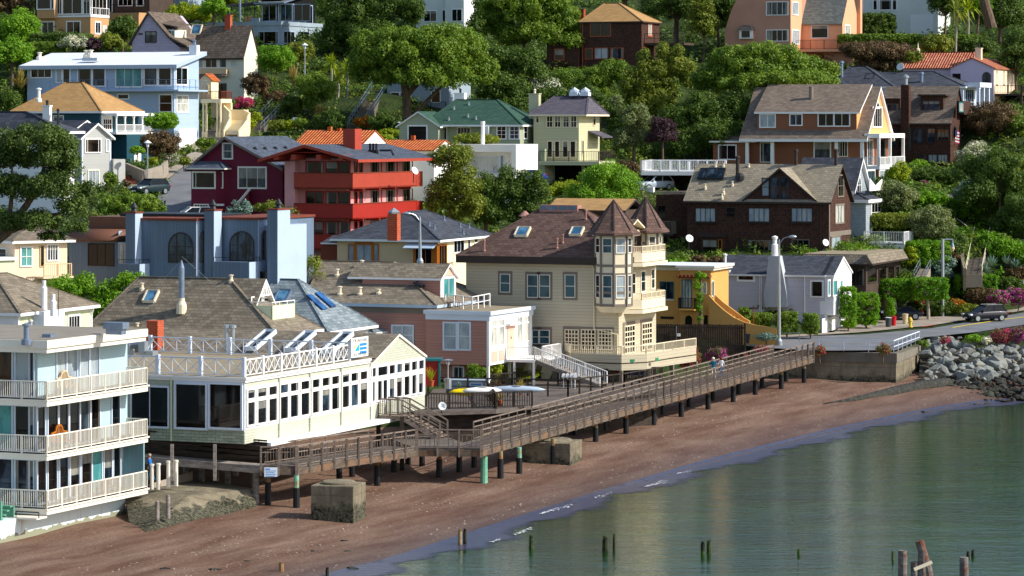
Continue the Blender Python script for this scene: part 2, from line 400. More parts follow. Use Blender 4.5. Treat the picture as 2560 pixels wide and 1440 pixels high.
CTRL=[W(*c)for c in((375,488,330),(430,530,316),(300,500,326),(475,372,372),(420,440,345),(560,330,378),(640,332,380),(480,532,315),(420,535,312),(550,368,371),(455,385,362),(330,432,345),(250,470,336),(500,465,335),(700,262,394),(880,322,382),(950,235,398),(2072,640,330),(1720,652,333),(1650,660,330),(1330,465,360),(1420,470,362),(1530,460,362),(2160,455,368),(1800,440,372),(1500,470,350),(560,255,402),(640,115,430),(200,100,426),(1480,192,418),(1950,165,426),(2250,95,446),(2450,285,400),(2300,425,386),(1110,100,445),(1000,300,392),(1800,835,314),(1950,846,300),(2100,836,308),(2060,870,296),(2235,876,293),(2300,832,308),(2450,812,316),(2560,792,326),(2350,795,318),(2300,775,322),(2520,760,330),(2200,812,312),(2650,780,330),(2640,800,322),(2700,760,335),(2400,700,331),(2450,590,350),(2300,650,338),(2280,500,352),(2500,500,365),(1900,650,330),(1780,860,296))]
CTRL+=[Vector(c)for c in((-40,240,4),(-12,245,4.2),(4,262,4.4),(12,280,4.6),(20,290,4.6),(27,293,4.3),(-20,262,5.5),(-5,275,6.2),(8,304,6),(13,302,4.4),(15,299,4.3),(18,304,4.4),(10,297,4.4),(-45,262,5.5),(-20,290,10),(-10,308,12.5),(5,320,13),(-30,300,12),(15,312,6),(25,318,8),(60,326,6),(80,330,6),(60,300,4),(75,318,5),(45,305,4.2))]
CT=np.array([[c.x,c.y,c.z]for c in CTRL]);CR=CT[:,2]-np.interp(CT[:,1],BASE_Y,BASE_Z)
def hill_z(x,y):
 x=np.atleast_1d(np.asarray(x,float));y=np.atleast_1d(np.asarray(y,float));sh=x.shape;xf,yf=x.ravel(),y.ravel()
 d2=(xf[:,None]-CT[None,:,0])**2+(yf[:,None]-CT[None,:,1])**2+1.0;w_=1/d2**1.7
 r=(w_*CR).sum(1)/w_.sum(1);far=np.exp(-np.sqrt(d2.min(1))/40)
 z=np.interp(yf,BASE_Y,BASE_Z)+r*far
 yb=np.interp(xf,[20,30,38,55,90],[304,315,331,341,355]);k=np.clip((yb+3-yf)/6,0,1)*np.clip((xf-18)/5,0,1);k=k*k*(3-2*k)
 return(z*(1-k)+(4.2+.022*np.clip(yf-292,0,99)+.012*np.clip(xf-35,0,60))*k).reshape(sh)
def ground_z(x,y):return float(hill_z(x,y)[0])
def onhill(px,py,lo=280,hi=560):
 Y=lo
 while Y<hi:
  p=W(px,py,Y)
  if p.z<=ground_z(p.x,p.y):return Vector((p.x,p.y,ground_z(p.x,p.y)))
  Y+=.7
 return W(px,py,hi)
def sheet(name,P,mat,kind='structure',smooth=True,label=None):
 nr,nc=P.shape[:2];me=bpy.data.meshes.new(name);idx=np.arange(nr*nc).reshape(nr,nc)
 f=np.stack([idx[:-1,:-1],idx[:-1,1:],idx[1:,1:],idx[1:,:-1]],-1).reshape(-1,4)
 me.from_pydata(P.reshape(-1,3).tolist(),[],f.tolist());me.materials.append(MATS[mat]);me.polygons.foreach_set('use_smooth',[smooth]*len(f))
 o=bpy.data.objects.new(name,me);COL.objects.link(o);tag(o,kind=kind,label=label);return o
s=N('hill_soil');p=s.pos();c=s.mix(s.ramp(s.noise(.25,p,5),.35,.7),lin('26361a'),lin('45512a'));c=s.mix(s.ramp(s.noise(1.8,p,4),.5,.75),c,lin('17220f'));s.bump(s.noise(3,p,5),.8,.3);s.fin(c,.95,0,.1)
s=N('sand');p=s.pos();mp=s.n('Mapping');s.l(p,mp.inputs[0]);mp.inputs['Rotation'].default_value=(0,0,R(25.5));mv=s.mapv(mp.outputs[0],(.4,.07,1))
band=s.ramp(s.noise(1.6,mv,5,.6,.1),.36,.7);c=s.mix(band,lin('684938'),lin('836652'))
fine=s.noise(9,p,3,.7);c=s.mix(s.math('MULTIPLY',s.ramp(fine,.42,.6),.5),c,lin('44312a'));fin2=s.noise(26,p,2,.8);c=s.mix(s.math('MULTIPLY',s.math('MULTIPLY',s.ramp(fin2,.5,.62),band),.55),c,lin('b7a393'))
vo=s.n('TexVoronoi');vo.inputs['Scale'].default_value=3.2;s.l(p,vo.inputs['Vector']);dots=s.ramp(vo.outputs['Distance'],.1,.16,(1,1,1),(0,0,0))
wn=s.n('TexWhiteNoise');s.l(vo.outputs['Position'],wn.inputs['Vector']);c=s.mix(s.math('MULTIPLY',s.math('MULTIPLY',dots,band),s.ramp(wn.outputs[0],.5,.7)),c,lin('c9b7a6'))
v2=s.n('TexVoronoi');v2.inputs['Scale'].default_value=1.1;s.l(p,v2.inputs['Vector']);d2=s.ramp(v2.outputs['Distance'],.05,.09,(1,1,1),(0,0,0));w2=s.n('TexWhiteNoise');s.l(v2.outputs['Position'],w2.inputs['Vector']);c=s.mix(s.math('MULTIPLY',d2,s.ramp(w2.outputs[0],.75,.8)),c,lin('2a1f1a'))
at=s.n('Attribute',attribute_name='wet');wet=s.math('MULTIPLY',at.outputs['Fac'],1);c=s.mix(s.math('MULTIPLY',wet,.55),c,lin('3a2a22'))
s.bump(s.math('ADD',s.noise(2.5,p,6,.7),s.math('MULTIPLY',vo.outputs['Distance'],.3)),.7,.12)
s.fin(c,s.math('SUBTRACT',.9,s.math('MULTIPLY',wet,.5)),0,.25)
s=N('water');p=s.pos();m1=s.mapv(p,(.26,1.0,1));a=s.noise(1.3,m1,4,.6,.5);b2=s.noise(3.6,s.mapv(p,(.5,1,1)),3,.6);b3=s.noise(.16,s.mapv(p,(.6,1,1)),3)
s.bump(s.math('ADD',s.math('ADD',s.math('MULTIPLY',a,1.0),s.math('MULTIPLY',b2,.5)),s.math('MULTIPLY',b3,2.2)),.5,.075)
c=s.mix(s.ramp(b3,.35,.7),lin('0f2f14'),lin('214316'));s.fin(c,.07,0,.5);s.b.inputs['IOR'].default_value=1.33
s=N('shallow');p=s.pos();at=s.n('Attribute',attribute_name='wet');s.bump(s.noise(2.2,s.mapv(p,(.4,1,1)),3),.5,.15);s.fin(lin('3b3a4e'),.3,0,.5)  # purple base colour paints the sky's reflection over the thin water
tr=s.n('BsdfTransparent');mx=s.n('MixShader');s.l(s.ramp(s.math('ADD',at.outputs['Fac'],s.math('MULTIPLY',s.math('SUBTRACT',s.noise(.35,s.mapv(p,(1,.6,1)),4),.5),1.5)),.2,.8),mx.inputs[0]);s.l(tr.outputs[0],mx.inputs[1]);s.l(s.b.outputs[0],mx.inputs[2]);s.l(mx.outputs[0],s.t.nodes['Material Output'].inputs[0])
s=N('asphalt');p=s.pos();c=s.mix(s.ramp(s.noise(.35,p,5),.35,.7),lin('6a6c70'),lin('7f8083'));c=s.mix(s.math('MULTIPLY',s.ramp(s.noise(25,p,2),.4,.7),.3),c,lin('55575b'));s.bump(s.noise(20,p,2),.2,.02);s.fin(c,.9,0,.2)
s=N('pavement');p=s.pos();c=s.mix(s.ramp(s.noise(.4,p,5),.35,.7),lin('8d8377'),lin('a89c8e'));c=s.mix(s.math('MULTIPLY',s.ramp(s.noise(8,p,4),.5,.75),.4),c,lin('6f675e'));s.fin(c,.9,0,.2)
def concrete(name,lo,hi):
 s=N(name);p=s.pos();c=s.mix(s.ramp(s.noise(.5,p,6,.65),.35,.68),lin('746b5a'),lin('a79b82'));z=s.n('SeparateXYZ');s.l(p,z.inputs[0])
 st=s.math('FRACT',s.math('MULTIPLY',z.outputs[2],1.1));c=s.mix(s.ramp(st,.0,.07),lin('6b6552'),c);c=s.mix(s.math('MULTIPLY',s.ramp(s.noise(1.6,s.mapv(p,(1,1,.15)),5,.7),.5,.68),.5),c,lin('5d574a'))
 lowm=s.ramp(s.math('ADD',z.outputs[2],s.math('MULTIPLY',s.noise(1.3,p,5),-2.0)),lo,hi);bn=s.ramp(s.noise(5,p,5,.8),.4,.6,lin('1d1d1a'),lin('77745f'));c=s.mix(lowm,bn,c);s.bump(s.noise(3,p,8,.8),.9,.3);s.fin(c,.9,0,.2)
concrete('concrete_old',-.3,.35);concrete('ramp_concrete',-1.5,-.75);concrete('seawall_concrete',.6,1.6)
s=N('rock');g=s.n('ObjectInfo');p=s.n('NewGeometry').outputs['Position'];c=s.mix(g.outputs['Random'],lin('5d6462'),lin('7f776c'));c=s.mix(s.ramp(s.noise(1.8,p,6,.7),.35,.7),c,lin('969c98'));c=s.mix(s.math('MULTIPLY',s.ramp(s.noise(.9,p,4,.7),.5,.7),.5),c,lin('6a5a4e'));s.bump(s.noise(3.5,p,6,.7),.6,.15);s.fin(c,.9,0,.2)
s=N('wet_rock');p=s.pos();c=s.mix(s.ramp(s.noise(2.5,p,6,.75),.4,.65),lin('191a17'),lin('4d4a3e'));c=s.mix(s.ramp(s.noise(1.2,p,5),.55,.7),c,lin('3d4a2c'));s.bump(s.noise(6,p,6,.8),1,.2);s.fin(c,.7,0,.4)
xs=np.linspace(-75,75,160);ys=np.linspace(140,322,200);Xg,Yg=np.meshgrid(xs,ys);P=np.stack([Xg,Yg,sand_z(Xg,Yg)],-1)
beach=sheet('beach',P,'sand');D=shore_d(Xg,Yg).ravel();wt=np.clip(1-(D-.5)/5.5,0,1)
beach.data.attributes.new('wet','FLOAT','POINT').data.foreach_set('value',wt.astype(np.float32))
xs=np.array([-900,-300,-80,0,80,300,900.]);ys=np.array([-600,0,100,200,300,340.]);Xg,Yg=np.meshgrid(xs,ys);sheet('water',np.stack([Xg,Yg,0*Xg],-1),'water')
rows=[];att=[]
for(ax,ay),(bx,by)in zip(SH[1:9],SH[2:10]):
 for k in range(14):
  t=k/14;x,y=ax+(bx-ax)*t,ay+(by-ay)*t;n_=np.array([by-ay,-(bx-ax)])/np.hypot(bx-ax,by-ay);wd=2.9+1.0*math.sin(y*.4)+.7*math.sin(y*1.3)
  rows.append([(x-n_[0]*.5,y-n_[1]*.5,.04+max(0,float(sand_z(x-n_[0]*.5,y-n_[1]*.5)))*1.02)]+[(x+n_[0]*wd*q,y+n_[1]*wd*q,.012)for q in(.0,.25,.5,.75,1)]);att+=[.75,1,1,.8,.45,0]
sw=sheet('shallow_sky_sheen',np.array(rows),'shallow');sw.data.attributes.new('wet','FLOAT','POINT').data.foreach_set('value',np.array(att,np.float32))
LX=np.array([-120,-40,-12,0,4,12,20,27,35.5,40,55,80,160.]);LY=np.array([214,236,246,258,264,284,298,297,294.5,309,311,318,335.])
xs=np.concatenate([np.linspace(-120,-60,14),np.linspace(-58,90,150),np.linspace(92,160,14)]);ts=np.concatenate([np.linspace(0,.35,110),np.linspace(.36,1,40)])
l=np.interp(xs,LX,LY);Yg=l[None,:]+(760-l[None,:])*ts[:,None];Xg=np.repeat(xs[None,:],len(ts),0);Zg=hill_z(Xg,Yg);Zg[0]=-.5
sheet('hillside',np.stack([Xg,Yg,Zg],-1),'hill_soil')
def drape(name,poly,mat,lift,res=1.2,cat=None):
 poly=[Vector((p[0],p[1]))for p in poly];bm=bmesh.new();vs_=[bm.verts.new((p.x,p.y,0))for p in poly];bm.faces.new(vs_)
 xs_=[p.x for p in poly];ys_=[p.y for p in poly]
 for a in np.arange(min(xs_)+res,max(xs_),res):bmesh.ops.bisect_plane(bm,geom=bm.verts[:]+bm.edges[:]+bm.faces[:],plane_co=(a,0,0),plane_no=(1,0,0))
 for a in np.arange(min(ys_)+res,max(ys_),res):bmesh.ops.bisect_plane(bm,geom=bm.verts[:]+bm.edges[:]+bm.faces[:],plane_co=(0,a,0),plane_no=(0,1,0))
 bmesh.ops.recalc_face_normals(bm,faces=bm.faces)
 for v in bm.verts:v.co.z=ground_z(v.co.x,v.co.y)+lift
 if bm.faces[0].normal.z<0:bmesh.ops.reverse_faces(bm,faces=bm.faces)
 me=bpy.data.meshes.new(name);bm.to_mesh(me);bm.free();me.materials.append(MATS[mat]);o=bpy.data.objects.new(name,me);COL.objects.link(o);tag(o,kind='structure');return o
def pp(*pts):return[onhill(x,y)for x,y in pts]
ROADS=[]
def road(name,px,mat,lift,lo=280):
 poly=[onhill(x,y,lo)for x,y in px];ROADS.append([(p.x,p.y)for p in poly]);return drape(name,poly,mat,lift)
leafm('leaf_green','44691c','8ca236');leafm('leaf_dark','2f4a18','69812f',.3);leafm('leaf_olive','50641c','98a03a');leafm('leaf_yellow','6d8a10','b0b828')
leafm('leaf_pine','31491a','667a34',.25);leafm('leaf_grey','5b6b3c','97a06a');leafm('leaf_lime','4f8414','8fb52e');leafm('leaf_brown','4a3a26','7d6644',.2);leafm('leaf_purple','2c1a22','5a3f48',.2)
leafm('leaf_blue','43604f','8fa79b',.2);leafm('flower_pink','3f5a24','7d8a3c',.3,'cf3d78');leafm('flower_red','47602a','75893c',.3,'c2284e');leafm('flower_white','4a6a2a','8c9a55',.3,'e6e2d2')
leafm('flower_magenta','43602a','6f8838',.3,'c0409a');leafm('leaf_ivy','2c6a10','86b01c');leafm('leaf_straw','8a7a3a','c9b46a',.3);leafm('flower_orange','5a6a20','8a9a30',.3,'d8701c')
s=N('bark');p=s.pos();c=s.mix(s.ramp(s.noise(2,s.mapv(p,(3,3,.6)),5,.7),.35,.7),lin('4a3b30'),lin('7d6c5a'));s.bump(s.noise(3,s.mapv(p,(3,3,.5)),4),.7,.08);s.fin(c,.9,0,.15)
s=N('bark_pale');p=s.pos();c=s.mix(s.ramp(s.noise(2,s.mapv(p,(3,3,.6)),5,.7),.35,.7),lin('8a8074'),lin('b8ada0'));s.fin(c,.9,0,.15)
def rdir(n):
 v=rng.normal(size=(n,3));return v/np.linalg.norm(v,axis=1)[:,None]
def leaves(name,Cn,Nn,sz,mat,parent=None,asp=.62,up=.25,jit=.8):
 n=len(Cn);nn=Nn+rng.normal(size=(n,3))*jit*.55;nn[:,2]+=up;nn/=np.linalg.norm(nn,axis=1)[:,None]
 t=np.cross(nn,rdir(n));t/=np.linalg.norm(t,axis=1)[:,None]+1e-9;b=np.cross(nn,t);s_=(sz*rng.uniform(.65,1.3,n))[:,None]/2
 V=np.empty((n,4,3));V[:,0]=Cn-t*s_;V[:,1]=Cn-b*s_*asp;V[:,2]=Cn+t*s_;V[:,3]=Cn+b*s_*asp
 me=bpy.data.meshes.new(name);me.vertices.add(4*n);me.vertices.foreach_set('co',V.reshape(-1));me.loops.add(4*n);me.loops.foreach_set('vertex_index',np.arange(4*n));me.polygons.add(n)
 me.polygons.foreach_set('loop_start',np.arange(0,4*n,4));me.update(calc_edges=True);me.materials.append(MATS[mat]);o=bpy.data.objects.new(name,me);COL.objects.link(o)
 if parent:o.parent=parent
 return o
def shell(cl,leaf,cover=1.0):
 Cs,Ns=[],[]
 for c,r in cl:
  k=max(8,int(4*math.pi*r*r*cover/(leaf*leaf*.62)));d=rdir(k);rr=r*rng.uniform(.55,1.08,k)[:,None];Cs.append(np.array(c)+d*rr*np.array([1,1,.85]));Ns.append(d)
 return np.concatenate(Cs),np.concatenate(Ns)
def ell(c,rx,ry,rz,cr,dens=1.0,flat=-.35,shape='round'):
 a=4*math.pi*(((rx*ry)**1.6+(rx*rz)**1.6+(ry*rz)**1.6)/3)**(1/1.6);n=max(5,int(a*dens/(cr*cr*1.5)));out=[]
 d=rdir(n*3);d=d[d[:,2]>flat][:n]
 for q in d:
  f=rng.uniform(.5,1.02)
  if shape=='cone':zz_=q[2];k=(1-zz_)/2*.9+.12;h_=np.hypot(q[0],q[1])+1e-6;p=np.array([q[0]/h_*k*rx*f*1.1,q[1]/h_*k*ry*f*1.1,zz_*rz*.95])
  elif shape=='box':m_=np.max(np.abs(q));p=q/m_*np.array([rx,ry,rz])*rng.uniform(.86,.96)
  else:p=q*np.array([rx,ry,rz])*f
  out.append((np.array(c)+p,cr*rng.uniform(.45,1.3)))
 return out
def clear_y(px,py,Y):
 if Y<318:return Y
 Y0=Y
 while Y>Y0-35:
  p=W(px,py,Y)
  if ground_z(p.x,p.y)<=p.z+.5:return Y
  Y-=.8
 return Y
def tree(name,label,cat,cx,yt,yb,wpx,Y,mat='leaf_green',kind='round',leaf=.42,trunk=None,cr=None,dens=1.0,group=None,trunkw=None,bark='bark',ry=None,cover=.95,flat=None):
 """crown centre column cx, crown top/bottom rows, width in photo pixels, distance Y"""
 Y=clear_y(cx,yb,Y);leaf*=.7;top,bot=W(cx,yt,Y),W(cx,yb,Y);rx=wpx/2/FPX*Y;rz=(top.z-bot.z)/2;c=(top+bot)/2;g=ground_z(c.x,c.y)
 base=g if trunk is None else W(cx,trunk,Y).z
 root=empty(name,(c.x,c.y,base));tag(root,label,cat,group);lc=np.array([0,0,c.z-base])
 cr=cr or max(.28,min(rx,rz)*.3);ry=ry or rx*.9;k=cr*.5 if kind!='box' else cr*.3
 if kind=='box':cr=max(.25,cr*.8);cover*=1.3;dens*=2
 cl=ell(lc,max(rx-k,.2),max(ry-k,.2),max(rz-k,.2),cr,dens,flat if flat is not None else(-.3 if kind=='round' else-1),{'cone':'cone','box':'box'}.get(kind,'round'))
 Cs,Ns=shell(cl,leaf,cover);leaves('crown',Cs,Ns,leaf,mat,root)
 zt_=max(.3,lc[2]-rz*.1);r0=trunkw or max(.06,min(.45,rx*.07));B=MB();top_=np.array([rng.normal()*.2,rng.normal()*.2,zt_])
 B.tube([(0,0,-.6),tuple(top_*.5+np.array([rng.normal()*.08,0,0])),tuple(top_)],[r0*1.25,r0,r0*.7],8)
 for q in[cl[i]for i in rng.integers(0,len(cl),min(7,len(cl)))]:m_=top_*.75;B.tube([tuple(m_),tuple((m_+q[0])/2+np.array([0,0,.15])),tuple(q[0])],[r0*.55,r0*.35,r0*.12],6)
 B.build('trunk',bark,root);return root
def multi(name,label,cat,parts,Y,mat,leaf=.42,trunk=None,trunks=(),cover=.95,cr=.9,dens=1.0,bark='bark',group=None):
 """one plant whose crown is several lobes: parts = (cx, cy, rx, ry) in photo pixels + depth offset"""
 cx,cy=parts[0][:2];leaf*=.7;Y=clear_y(cx,max(q[1]+q[3]*.6 for q in parts),Y)if Y>330 else Y;c=W(cx,cy,Y);base=ground_z(c.x,c.y)if trunk is None else W(cx,trunk,Y).z;root=empty(name,(c.x,c.y,base));tag(root,label,cat,group);cl=[]
 for q in parts:
  p=W(q[0],q[1],Y+(q[4]if len(q)>4 else 0))-Vector((c.x,c.y,base));rx,rz=q[2]/FPX*Y,q[3]/FPX*Y;k=min(cr*.5,rx*.5,rz*.5);cl+=ell(np.array(p),rx-k,max(rx*.85-k,.3),rz-k,min(cr,rz*.6),dens,-.5)
 Cs,Ns=shell(cl,leaf,cover);leaves('crown',Cs,Ns,leaf,mat,root);B=MB()
 for t in trunks:
  pts=[W(x,y,Y)-Vector((c.x,c.y,base))for x,y,r in t];B.tube(pts,[r/FPX*Y for x,y,r in t],8)
 if not trunks:B.tube([(0,0,-.5),(0,0,max(.4,c.z-base))],[.25,.1],8)
 B.build('trunk',bark,root);return root
def spiky(name,label,cat,px,py,Y,n,L,wd,mat,el=(10,80),trunkh=0,trunkr=.12,z=None,droop=.35,group=None,bark='bark_pale',base=None):
 o=W(px,py,Y)if z is None else Vector(z);root=empty(name,o);tag(root,label,cat,group);B=MB()
 if trunkh:MB().tube([(0,0,-.3),(.1,0,trunkh*.5),(0,0,trunkh)],[trunkr*1.3,trunkr,trunkr*.9],8).build('trunk',bark,root)
 for i in range(n):
  a=rng.uniform(0,2*math.pi);e=R(rng.uniform(*el));l_=L*rng.uniform(.7,1.1);d=np.array([math.cos(a)*math.cos(e),math.sin(a)*math.cos(e),math.sin(e)]);side=np.array([-math.sin(a),math.cos(a),0])*wd/2;p0=np.array([0,0,trunkh]);p1=p0+d*l_*.55;p2=p0+d*l_-np.array([0,0,droop*l_*math.cos(e)])
  B.poly([p0-side*.6,p0+side*.6,p1+side,p1-side]);B.poly([p1-side,p1+side,p2])
 B.build('leaves' if not trunkh else 'crown',mat,root);return root
def bush(label,cx,yt,yb,wpx,Y,mat='leaf_green',name='bush',cat='bush',**k):
 k.setdefault('flat',-1);return tree(name,label,cat,cx,yt,yb,wpx,Y,mat,trunk=yb,leaf=k.pop('leaf',.3),trunkw=.05,**k)
siding('sea_siding','b2cbd2',.16,False,.06,.8);siding('sea_siding_v','7fa3ac',.3,True,.08,.75)
s=N('sea_base');p=s.pos();z=s.n('SeparateXYZ');s.l(p,z.inputs[0])
low=s.ramp(s.math('ADD',z.outputs[2],s.math('MULTIPLY',s.noise(1.5,p),-.9)),-.35,.05)
c=s.mix(low,lin('8d8f78'),lin('d3e0e2'));st=s.ramp(s.noise(3,s.mapv(p,(1,1,.08)),3),.62,.7)
c=s.mix(s.math('MULTIPLY',st,.45),c,lin('b57f4c'));s.fin(c,.7)
shingle('sage_shingle','b0b2a0','bdbfae',.17,.3,.75,.12,.012);shingle('sage_shingle_old','8d9884','b9bfa6',.19,.6,.35,.3)
shingle('shingle_grey','655c50','8f8472',.3,.48,.45,.16);shingle('shingle_grey_light','7e7567','a0957f',.3,.48,.5,.15)
shingle('slate_blue','5e6a72','939ea2',.32,.5,.5,.2);shingle('shingle_brown','523f38','755d54',.3,.48,.5,.15)
shingle('shingle_dark','33363e','50545e',.34,.5,.6,.3)
shingle('brick_red','94432c','ab5d40',.16,.4,2.2,.25,.03)
siding('pink_siding','b07f72',.24,False,.08,.6);siding('pink_sunlit','efb7a2',.22,False,.05,.85)  # paler copy of the house pink carries sunlight for right-hand faces
siding('cream_siding','bfb49b',.26,False,.06,.6)
paint('cream','e2d5b8',.6,.06);siding('pale_green_siding','d5dcb4',.2,False,.05,.8)
paint('sage_paint','d9e0bd',.6,.06)
h=House('balcony_house','pale blue three storey house with stacked white balconies standing over the sand','house',117,1290,192,23)
zf=lambda py:(1290-py)*192/8000
dep=h.ry(370);de=h.ry(305,-1.5)
h.box(-9,-1.5,1.4,dep+.0,zf(1287),zf(885),'sea_siding')
h.box(-1.5,-.05,dep-.5,dep-.35,zf(1270),zf(1150),'sea_siding_v','wall_panel')
base=h.box(-30,-1.3,-14,h.ry(313,-1.3),-5,zf(1292),'sea_base','foundation_wall')
MB().box(-30,0,.05,dep,zf(872),zf(852)).box(-30,-.12,.2,dep-.1,zf(884),zf(872)).build('roof_fascia','offwhite',h.root)
h.box(-30,-.15,.25,dep-.15,zf(852),zf(851),'flat_tar','roof')
for i,(yt,sl)in enumerate(((1000,1017),(1136,1152),(1273,1288))):
 MB().box(-14,0,0,dep,zf(sl),zf(yt)).box(-14,.08,-.08,dep+.08,zf(yt+4),zf(yt)).build('balcony_floor','offwhite',h.root)
 h.rail([(-14,.06,zf(yt)),(-.06,.06,zf(yt)),(-.06,dep-.06,zf(yt)),(-1.5,dep-.06,zf(yt))],1.08,'offwhite',gap=.15,post=1.75,bw=.04)
Tt=lambda u,z,d:(-1.5+d,u,z)
def seaw(x0,x1,y0,y1,pane,fr='blue_white',n=(1,1)):h.winl(Tt,h.ry(x0,-1.5),h.ry(x1,-1.5),zf(y1),zf(y0),n,fr,pane,.09,parent=h.root,deep=.1)
for x0,x1,pn in((140,163,'blind'),(166,190,'blind'),(198,220,'blind'),(224,245,'blind')):seaw(x0,x1,890,996,pn,'blue_white')
for x0,x1,pn in((92,110,'glass'),(118,142,'glass_brown'),(146,168,'glass_brown'),(172,196,'glass_brown'),(199,222,'glass'),(226,247,'glass_brown'),(278,297,'glass')):seaw(x0,x1,1026,1132,pn)
for x0,x1,pn in((92,112,'glass_brown'),(118,140,'glass'),(147,168,'glass'),(174,196,'glass'),(202,226,'glass_brown'),(229,252,'teal_blind'),(258,277,'glass_blue'),(282,298,'glass')):seaw(x0,x1,1162,1268,pn)
for yy,pn in(((888,996),('warm_glass','blind','glass_blue')),((1024,1132),('teal_blind','glass_brown','glass')),((1160,1268),('glass_blue','glass_blue','glass'))):
 for(x0,x1),q in zip(((-30,30),(40,72),(76,84)),pn):
  T2=lambda u,z,d:(u,1.4-d,z)
  a,b=h.fx(x0,1.4),h.fx(x1,1.4);h.winl(T2,a,b,zf(yy[1]),zf(yy[0]),(1,1),'blue_white',q,.08,parent=h.root)
h.box(h.fx(20,-1.0),h.fx(98,-1.0),-1.3,-.1,zf(1294),zf(1290),'offwhite','landing')
h.rail([(h.fx(40,-1.2),-1.2,zf(1290)),(h.fx(97,-1.2),-1.2,zf(1290))],.35,'iron','mid',post=1.2,pw=.04)
paint('green_paint','5f9a80',.6,.15)
b=MB()
for k in range(4):b.box(-4.6,h.fx(33,-1.2),-2.6+k*.35,-2.3+k*.35,zf(1292)+k*.22,zf(1292)+k*.22+.08)
b.box(h.fx(30,-1.2),h.fx(34,-1.2),-2.6,-2.45,zf(1292),zf(1245));b.box(-4.6,h.fx(34,-1.2),-1.2,-1.1,zf(1292),zf(1262));b.build('green_steps','green_paint',h.root)
h.pipe(h.Zp(66,850,zf(851)),.85,.17,'zinc');MB().box(-.3,.3,-.3,.3,0,.2).build('roof_vent','zinc',h.root).location=h.Zp(122,843,zf(851))
for(px,py,w_)in((255,826,1.0),):
 q=h.Zp(290,836,zf(851));MB().box(-.7,.7,-.4,.4,.35,.75).box(-.55,.55,-.3,.3,0,.35).build('roof_fan','zinc',h.root).location=q
HB=h
h=House('waterfront_restaurant','sage shingled waterfront restaurant with long rows of white framed windows and a flat railed roof','restaurant',612,1105,206,23)
zt=h.rz(612,945);y1=h.ry(926);y2=h.ry(1062);z0=h.rz(612,1110)
h.box(-16,0,0,y1,z0,zt-.12,'sage_shingle')
h.box(-16,-.02,-.06,0,z0,h.fz(500,1073),'sage_shingle_old','wall_shingles')
ze=h.rz(1062,888);zr=h.rz(992,836)
h.gbody(-26,0,y1,y2,z0,ze,zr,'x','sage_shingle')
h.roof(-26,0,y1,y2,ze,zr,'gable','x',.15,'shingle_grey','offwhite',.16,ovg=.12)
MB().box(-16.1,.2,-.2,y1-.2,zt-.12,zt+.02).box(-16,.1,-.1,y1-.2,zt-.3,zt-.12).build('roof_cornice','white',h.root)
h.box(-16,.05,-.05,y1+1.5,zt+.02,zt+.04,'flat_tan','roof')
MB().box(.0,1.1,h.ry(640),h.ry(975),z0-.25,z0-.02).build('white_ledge','white',h.root)
zu1,zu0,zl1,zl0=(h.rz(616,v)for v in(976,997,1007,1063))
TR=lambda u,z,d:(d,u,z)
cols=[(168,218),(243,306),(327,384),(413,468),(488,546),(568,628),(653,704),(725,780),(798,853),(878,926),(943,993),(1013,1063)]
MB().box(0,.035,.05,y1,zl0-.28,zu1+.22).build('window_band','white',h.root)
k=0
for a,b in cols:
 u0,u1=h.ry(560+a/3),h.ry(560+b/3)
 for z_0,z_1 in((zu0,zu1),(zl0,zl1)):
  h.winl(lambda u,z,d:(.035+d,u,z),u0,u1,z_0,z_1,(1,1),'white',('glass','glass_brown','glass')[k%3],.1,parent=h.root,deep=.1);k+=1
zu1,zu0,zl1,zl0=h.rz(924,921),h.rz(924,943),h.rz(924,956),h.rz(924,1004)
MB().box(0,.03,y1+.02,y2,zl0-.25,zu1+.15).build('window_band','white',h.root)
for a,b in((1088,1127),(1145,1215),(1230,1270),(1287,1326),(1342,1382),(1398,1437),(1452,1487)):
 h.winl(lambda u,z,d:(.03+d,u,z),h.ry(560+a/3),h.ry(560+b/3),zu0,zu1,(1,1),'white','glass',.1,parent=h.root,deep=.1)
for a,b in((1090,1120),(1143,1172),(1184,1213),(1230,1266),(1285,1322),(1342,1380),(1400,1432),(1450,1480)):
 h.winl(lambda u,z,d:(.03+d,u,z),h.ry(560+a/3),h.ry(560+b/3),zl0,zl1,(1,1),'white',('glass','glass_brown')[a%2],.1,parent=h.root,deep=.1)
MB().box(h.fx(436),0,-.05,0,h.fz(500,1076),h.fz(500,945)).build('window_band','blue_white',h.root)
for x0,x1 in((441,515),(526,603)):h.win('F',x0,960,x1,1067,(1,1),'blue_white','glass_brown',.14,-.05,deep=.12)
h.win('F',330,966,420,1063,(2,1),'blue_white','glass',.12,-.05);h.wins('F',[(437,0,438,0)][:0])
MB().tube([(h.fx(430),-.12,z0),(h.fx(430),-.12,zt)],.06,6).build('drainpipe','pale_green_siding',h.root)
for px in(696,773,851):MB().tube([(.08,h.ry(px),z0),(.08,h.ry(px),zt-.3)],.05,6).build('drainpipe','sage_shingle',h.root)
MB().tube([(.1,y1,z0),(.1,y1,zt-.3)],.08,6).build('drainpipe','white',h.root)
zd=zt+.04
h.rail([(-16,.25,zd),(-.2,.25,zd)],1.15,'blue_white','x',post=3.0,pw=.24,top=.07)
h.rail([(-.2,.25,zd),(-.2,y1-3.0,zd)],1.1,'white','x',post=2.55,pw=.2,top=.07)
yb=y1-1.2
h.rail([(h.Zp(455,870,zd).x,yb,zd),(-.8,yb,zd)],1.1,'blue_white','x',post=3.2,pw=.22,top=.07)
